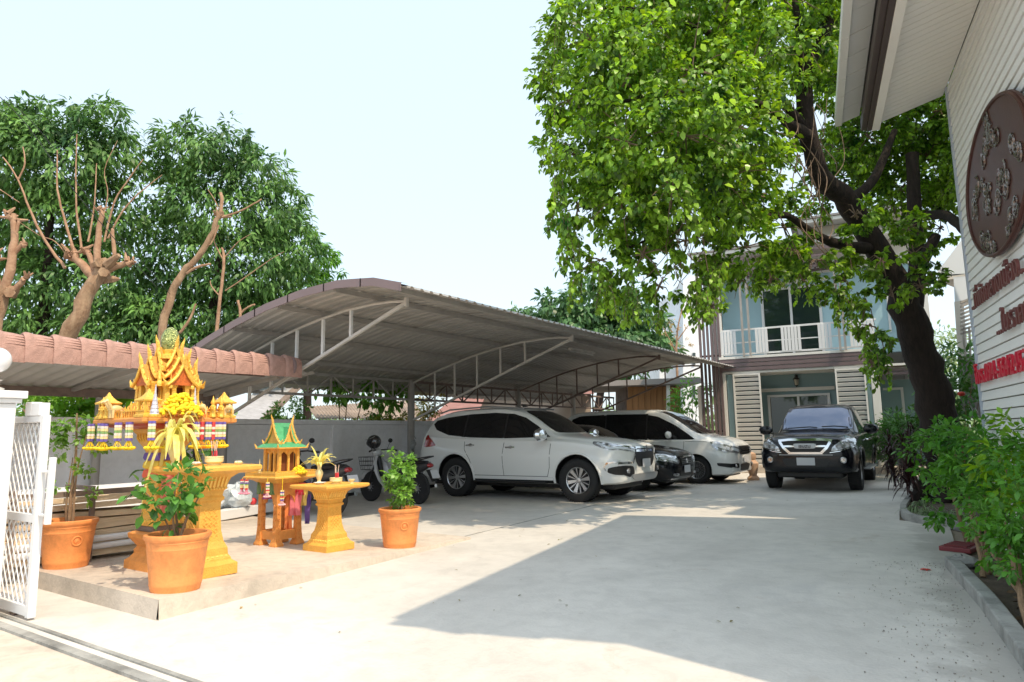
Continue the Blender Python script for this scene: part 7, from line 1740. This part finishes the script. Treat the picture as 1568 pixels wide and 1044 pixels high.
# strap leaved plants in the tree bed, dark red cordylines by the house
def straps(name, label, base, n, L, up, droop, wd_, m, z=.05, group=None, cat='plant', D=None):
    b0 = gz(*base, z) if D is None else dep(*base, D); 
    if D: b0.z = z
    t = thing(name, label, cat, b0, 0, group); g = MB()
    for i in range(n): leaf_blade(g, (random.uniform(-.05, .05), random.uniform(-.05, .05), 0), random.uniform(0, 6.28), L * random.uniform(.6, 1.1), up * random.uniform(.6, 1.3), wd_, droop * random.uniform(.7, 1.3))
    g.build('foliage', m, t, smooth=True, fix=False, kind='stuff')
sp_ = mat('spider_plant_leaf', (.10, .20, .08), .4, col2=(.30, .40, .20), vs_=20, trans=.25, island=.3)
for i, (x, y) in enumerate([(1400, 784), (1420, 790), (1440, 793), (1412, 775), (1455, 795), (1470, 800)]):
    straps('strap_plant', ['strap leaved plant in the tip of the curved kerb, leftmost of its clump', 'strap leaved plant second from the tip of the curved kerb', 'strap leaved plant third from the tip, in front of the big trunk', 'strap leaved plant behind the others beside the curved kerb', 'strap leaved plant fourth along the curved kerb under the shrub', 'strap leaved plant at the right end of the curved kerb'][i], (x, y), 46, .34, 1.1, 1.3, .014, sp_, group='strap leaved plants in the tree bed')
dk = mat('dark_red_leaf', (.025, .010, .010), .45, col2=(.06, .022, .02), vs_=10, trans=.15, island=.4)
def cordyline(label, px, py, D, h, n=3):
    b0 = dep(px, py, D); b0.z = .05; t = thing('cordyline', label, 'plant', b0, 0, 'dark red cordylines around the tree foot')
    for k in range(n):
        dx, dy = random.uniform(-.25, .25), random.uniform(-.25, .25); hh = h * random.uniform(.6, 1)
        g = MB(); limb(g, [(dx * .4, dy * .4, 0), (dx * .7, dy * .7, hh * .5), (dx, dy, hh)], .016, .010, 6, 3); g.build('stem', barkd, t)
        g = MB()
        for i in range(60): leaf_blade(g, (dx, dy, hh * random.uniform(.15, 1.02)), random.uniform(0, 6.28), random.uniform(.28, .45), random.uniform(.5, 1.7), .035, random.uniform(.6, 1.4))
        g.build('foliage', dk, t, smooth=True, fix=False, kind='stuff')
cordyline('tall dark red cordyline just left of the big trunk', 1400, 745, 12.8, 1.4, 3); cordyline('dark red cordyline left of the trunk beside the house column', 1372, 735, 14, 1.0, 3); cordyline('short dark red cordyline at the foot of the trunk', 1420, 755, 11.3, .9, 3)
for i, (x, D, h) in enumerate([(1375, 17.5, 1.5), (1395, 17, 1.8), (1362, 18.2, 1.3), (1410, 16, 1.7)]):
    b = dep(x, 690, D); b.z = .1; t = thing('dark_shrub', ['dark shrub in the middle between the house column and the trunk', 'tallest dark shrub left of the big trunk', 'dark shrub closest to the white house column', 'dark shrub nearest the big trunk by the house'][i], 'shrub', b, 0, 'dark shrubs beside the house column')
    P, D_, N, L = blob_leaves([((0, 0, h * .5), h * .45), ((.3, 0, h * .7), h * .35), ((-.25, .1, h * .6), h * .35)], 1300 / h, .14); leafobj('foliage', P, D_, N, L, .4, leafd, t)
    g = MB(); limb(g, [(0, 0, 0), (0, 0, h * .6)], .02, .01, 6, 2); g.build('stem', stemm, t)
# small palms
b = dep(1110, 700, 17.8); b.z = .1
straps('young_palm', 'small pale green palm in front of the house slats beside the minivan', (1116, 700), 26, .55, 1.9, 1.1, .05, yl, z=.15, D=18.3)
# greenery by the annex
bush('annex_shrub', 'dark green shrubbery under the white annex balcony right of the big trunk', [(1465, 590, 13, .7), (1490, 570, 13, .6), (1455, 560, 14, .6), (1480, 620, 12.6, .6), (1445, 600, 14, .6), (1500, 610, 12.6, .5)], .15, 700, leafd, .35)
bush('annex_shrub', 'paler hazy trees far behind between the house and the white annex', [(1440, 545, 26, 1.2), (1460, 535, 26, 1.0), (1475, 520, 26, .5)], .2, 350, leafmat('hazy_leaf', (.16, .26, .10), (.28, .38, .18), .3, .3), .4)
rf = dep(1472, 603, 12.2); tag(inst('red_flower', MB().sph((0, 0, 0), .06, 10, 8, (1, 1, .7)).mesh('red_flower', mat('red_petal', (.65, .05, .03), .5), True), None, rf), 'single red flower cluster in the shrubbery left of the sign wall', 'flower')
# background trees behind the carport
crown_tree('background_tree', 'broad green tree far behind the right half of the carport', 900, 38,
   [(850, 475, 38, 1.3), (900, 465, 38, 1.7), (950, 470, 38, 1.6), (990, 500, 38, 1.5), (880, 510, 38, 1.8), (940, 510, 38, 1.9), (1010, 530, 37, 1.1), (960, 540, 37, 1.6)],
   .45, 420, leafmat('far_tree_leaf', (.045, .12, .045), (.14, .28, .10), .3, .4), [([(920, 2e4, 0), (920, 600, 38), (920, 520, 38)], .3, .15, barkd)], wr=.4)
crown_tree('background_tree', 'small pale tree top peeking over the middle of the carport roof', 790, 46, [(785, 478, 46, .8), (800, 476, 46, .8), (792, 490, 46, 1)], .42, 130, MATS['far_tree_leaf'], [([(790, 2e4, 0), (790, 600, 46), (790, 500, 46)], .25, .1, barkd)], wr=.4)
crown_tree('background_tree', 'half bare orange tinted tree in front of the white block of flats', 1040, 30, [(1040, 490, 30, .5), (1030, 515, 30, .5), (1050, 520, 30, .4)], .12, 160, mat('dry_leaf', (.45, .32, .14), .7, trans=.3, island=.3), [([(1040, 2e4, 0), (1038, 600, 30), (1036, 520, 30), (1045, 470, 30)], .08, .02, barko), ([(1036, 540, 30), (1015, 500, 30)], .03, .01, barko), ([(1038, 520, 30), (1060, 490, 30)], .03, .01, barko)], wr=.4)
bush('background_shrub', 'dark green shrubs beside the wooden cabin', [(1060, 610, 23, .7), (1055, 630, 23, .7), (1068, 595, 23.5, .6), (1045, 625, 22.5, .5)], .16, 500, leafmat('mid_leaf', (.07, .22, .03), (.18, .40, .06)), .4)
# ============================================================ background buildings
def slab_px(name, pts, D, m, thick, parent=None, dy=(0, 1, 0)):
    P_ = [dep(px, py, D if not isinstance(D, (list, tuple)) else D[i]) for i, (px, py) in enumerate(pts)]; g = MB(); n_ = Vector((-S_, C_, 0)) * thick
    k = len(P_); g.add(P_ + [p + n_ for p in P_], [tuple(range(k)), tuple(range(k, 2 * k))[::-1]] + [(i, (i + 1) % k, k + (i + 1) % k, k + i) for i in range(k)])
    return g.build(name, m, parent)
fb = thing('block_of_flats', 'pale white block of flats seen hazily between the trees and the slatted house corner', 'building', (0, 0, 0))
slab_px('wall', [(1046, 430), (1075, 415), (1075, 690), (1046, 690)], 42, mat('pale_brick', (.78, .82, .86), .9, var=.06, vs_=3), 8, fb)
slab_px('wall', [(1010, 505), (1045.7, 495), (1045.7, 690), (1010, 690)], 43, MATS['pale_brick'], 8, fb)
for y in (540, 590): slab_px('window', [(1061, y), (1065, y), (1065, y + 18), (1061, y + 18)], 41.9, hglass, .1, fb)
cb_ = thing('wooden_cabin', 'orange brown plank cabin beyond the far end of the carport', 'cabin', (0, 0, 0))
wc = mat('orange_cabin_wood', (.40, .20, .085), .8, var=.2, vs_=2, stretch=(4, 4, .3))
x = 960
while x < 1038: slab_px('plank', [(x, 592), (x + 8.6, 592), (x + 8.8, 690), (x, 690)], 25 + (x % 3) * .02, wc, .05, cb_); x += 9.2
slab_px('backing', [(958, 590), (1040, 590), (1040, 690), (958, 690)], 25.1, wood_old, 2.5, cb_)
slab_px('roof', [(900, 584), (1072, 577), (1076, 586), (900, 592)], 24.2, mat('grey_roof', (.3, .28, .27), .8), 4, cb_)
slab_px('post', [(1021, 590), (1026, 590), (1026, 690), (1021, 690)], 24.4, housew, .1, cb_)
nb = thing('neighbour_house', 'long low cream house with a pinkish roof behind the middle of the carport', 'house', (0, 0, 0))
slab_px('wall', [(730, 600), (905, 602), (905, 690), (730, 690)], 24, mat('cream_wall', (.52, .44, .37), .9, var=.05, vs_=1), 5, nb)
slab_px('roof', [(650, 645), (700, 605), (745, 600), (730, 640)], [21, 24, 24.5, 21], mat('red_brown_roof', (.30, .15, .13), .8, var=.15, vs_=3), .3, nb)
slab_px('roof', [(720, 600), (910, 603), (905, 594), (740, 592)], [23.5, 23.5, 25, 25], MATS['red_brown_roof'], .2, nb)
nb2 = thing('neighbour_roof', 'low house with an old corrugated brown roof just over the middle of the grey wall', 'house', (0, 0, 0))
oldr = mat('old_corrugated', (.33, .26, .21), .9, var=.25, vs_=1.2, bump=.6, bs=8)
g = MB(); A0, A1, B0, B1 = dep(485, 641, 15), dep(650, 640, 19.5), dep(470, 622, 19), dep(632, 612, 23)
rows = []
for j in range(2):
    a, b_ = (A0, A1) if j == 0 else (B0, B1); rows.append([a.lerp(b_, i / 120) + Vector((0, 0, .022 * math.sin(i * 1.05 * math.pi / 1.6))) for i in range(121)])
g.grid(rows); g.grid([[p - Vector((0, 0, .012)) for p in r] for r in rows][::-1]); g.grid([rows[0], [p - Vector((0, 0, .012)) for p in rows[0]]]); g.build('roof', oldr, nb2, smooth=80)
g = MB(); g.add([A0 + Vector((0, 0.3, -.03)), A1 + Vector((0, .3, -.03)), Vector((A1.x, A1.y + .3, 0)), Vector((A0.x, A0.y + .3, 0))], [(0, 1, 2, 3)]); g.add([A0 + Vector((0, 0.34, -.03)), A1 + Vector((0, .34, -.03)), Vector((A1.x, A1.y + .34, 0)), Vector((A0.x, A0.y + .34, 0))], [(3, 2, 1, 0)]); g.build('wall', wood_old, nb2)
nb3 = thing('tiled_roof_house', 'pale house with a grey tiled roof over the wall behind the carport corner post', 'house', (0, 0, 0))
slab_px('roof', [(355, 645), (395, 645), (440, 600), (452, 592), (395, 592), (370, 625)], [16, 16, 19, 19.5, 19.5, 17], mat('grey_tiles', (.42, .42, .44), .8, var=.15, vs_=6, bump=.6, bs=10), .2, nb3)
slab_px('gable_wall', [(397, 612), (440, 596), (440, 560), (400, 575)], 20.5, MATS['house_white'], .3, nb3)
slab_px('dark_eave', [(395, 645), (402, 645), (458, 592), (449, 592)], [15.8, 15.8, 19.3, 19.3], wood_old, .3, nb3)
slab_px('wall', [(356, 650), (500, 650), (500, 690), (356, 690)], 20, wood_old, .3, nb3)
# cables at the upper left
g = MB(); pts = [dep(-20, 130, 12), dep(40, 190, 12.5), dep(120, 300, 13), dep(240, 440, 14)]; g.tube(smooth_path(pts, 6), .008, 5); g.tube(smooth_path([p + Vector((0, .3, -.1)) for p in pts], 6), .006, 5)
tag(g.build('overhead_cable', blackp, kind=None), 'thin black overhead cable slanting in front of the left mango tree', 'cable')
# ============================================================ small things on the drive
# terracotta odds and ends at the house column
for i, (px, py, r_, h_) in enumerate([(1360, 714, .16, .14), (1375, 712, .14, .10), (1388, 712, .13, .11), (1368, 704, .15, .16), (1394, 708, .12, .08)]):
    p = gz(px, py, .0); d = p.normalized(); p = Vector((p.x, p.y, 0)) * .86; p.z = .005
    t = thing('clay_bowl', ['clay bowl of the heap touching the house column', 'widest low clay bowl in the middle of the heap by the house column', 'clay bowl at the front right of the heap by the house column', 'tallest clay bowl at the back of the heap by the house column', 'smallest clay bowl at the right end of the heap by the house column'][i], 'bowl', p, 0, 'clay bowls heaped by the house column')
    g = MB(); g.lathe([(r_, 0), (r_ * 1.02, .02), (r_ * .9, h_ * .6), (r_ * .6, h_), (r_ * .5, h_)], n=18); g.build('bowl', mat('dusty_clay', (.40, .20, .13), .85, var=.2, vs_=8), t, smooth=True)
    MB().lathe([(r_ * .45, h_ + .001), (r_ * .42, h_ + .03), (r_ * .2, h_ + .03)], n=14).build('foot_ring', MATS['dusty_clay'], t, smooth=True)
p = gz(1153, 722, .1); p = Vector((p.x, p.y, 0)) * .9; p.z = .0
t = thing('clay_figure', 'small weathered clay figure between the minivan and the louvre panel', 'statue', p)
g = MB(); g.lathe([(.14, 0), (.15, .06), (.09, .12), (.13, .3), (.15, .42), (.08, .5), (.10, .56), (.09, .66), (.02, .7)], n=14); g.build('figure', mat('sandy_clay', (.55, .36, .24), .85, var=.15, vs_=8), t, smooth=True)
# red tray of plants at the bed, slippers-like step
p = gz(1472, 842, .0); t = thing('red_tray', 'flat dark red planter tray at the gap between the two right hand kerbs', 'planter', (p.x, p.y, .0), R(-15))
g = MB(); g.b2(-.14, .14, -.2, .2, 0, .05); g.build('tray', mat('dark_red_plastic', (.20, .03, .035), .5), t, bev=.01)
for i in range(5): MB().b2(-.1, .1, -.16 + i * .07, -.13 + i * .07, .051, .065).build('slat', MATS['dark_red_plastic'], t)
p = gz(1475, 868, .03); g = lump((0, 0, .04), .10, (1.3, 1, .55), 12, 8, .12); tag(g.build('grey_stone', kerbm, loc=p, smooth=True), 'grey stone at the end of the near kerb under the shrubs', 'stone')
# fallen leaves and grit
def scatter(n, area): return [(random.uniform(*area[0]), random.uniform(*area[1])) for _ in range(n)]
P_ = []; 
for x, y in scatter(70, ((-5, .2), (3, 15))): P_.append((x, y, .012))
leafobj('fallen_leaves', P_, [(math.cos(a), math.sin(a), .05) for a in rng.uniform(0, 6.28, len(P_))], [(0.1, 0, 1)] * len(P_), rng.uniform(.02, .045, len(P_)), .5, mat('fallen_leaf', (.14, .17, .05), .8, col2=(.30, .2, .08), vs_=2, island=.4))
P_ = []
for i in range(600):
    t_ = random.random(); x = -.25 + (.25 - -.25) * 0 + random.gauss(-.32, .22); y = random.uniform(2.8, 7.4); x += (7.2 - y) * .14
    P_.append((x, y, .008))
g = MB()
for x, y, z in P_:
    s = random.uniform(.002, .005); g.sph((x, y, z), s, 5, 3)
g.build('kerb_grit', mat('grit', (.36, .33, .29), .9, island=.4), kind='stuff')
p = gz(1417, 873, .004); g = MB()
for i in range(5): leaf_blade(g, (0, 0, .01), i * 1.25, .05, .3, .03, .4)
tag(g.build('red_blossom', MATS['red_petal'], loc=p, fix=False), 'tiny fallen red blossom on the driveway near the right kerb', 'flower')
# leaf litter in the bed
n_ = 1800; P_ = np.stack([rng.uniform(.1, 1.7, n_), rng.uniform(2.6, 8.6, n_), rng.uniform(.035, .06, n_)], 1)
leafobj('leaf_litter', P_, np.stack([rng.normal(size=n_), rng.normal(size=n_), rng.normal(size=n_) * .2], 1), np.tile([0, 0, 1.], (n_, 1)) + rng.normal(size=(n_, 3)) * .4, .06, .45, mat('litter', (.12, .075, .04), .95, island=.5))
# far tree line that closes the horizon
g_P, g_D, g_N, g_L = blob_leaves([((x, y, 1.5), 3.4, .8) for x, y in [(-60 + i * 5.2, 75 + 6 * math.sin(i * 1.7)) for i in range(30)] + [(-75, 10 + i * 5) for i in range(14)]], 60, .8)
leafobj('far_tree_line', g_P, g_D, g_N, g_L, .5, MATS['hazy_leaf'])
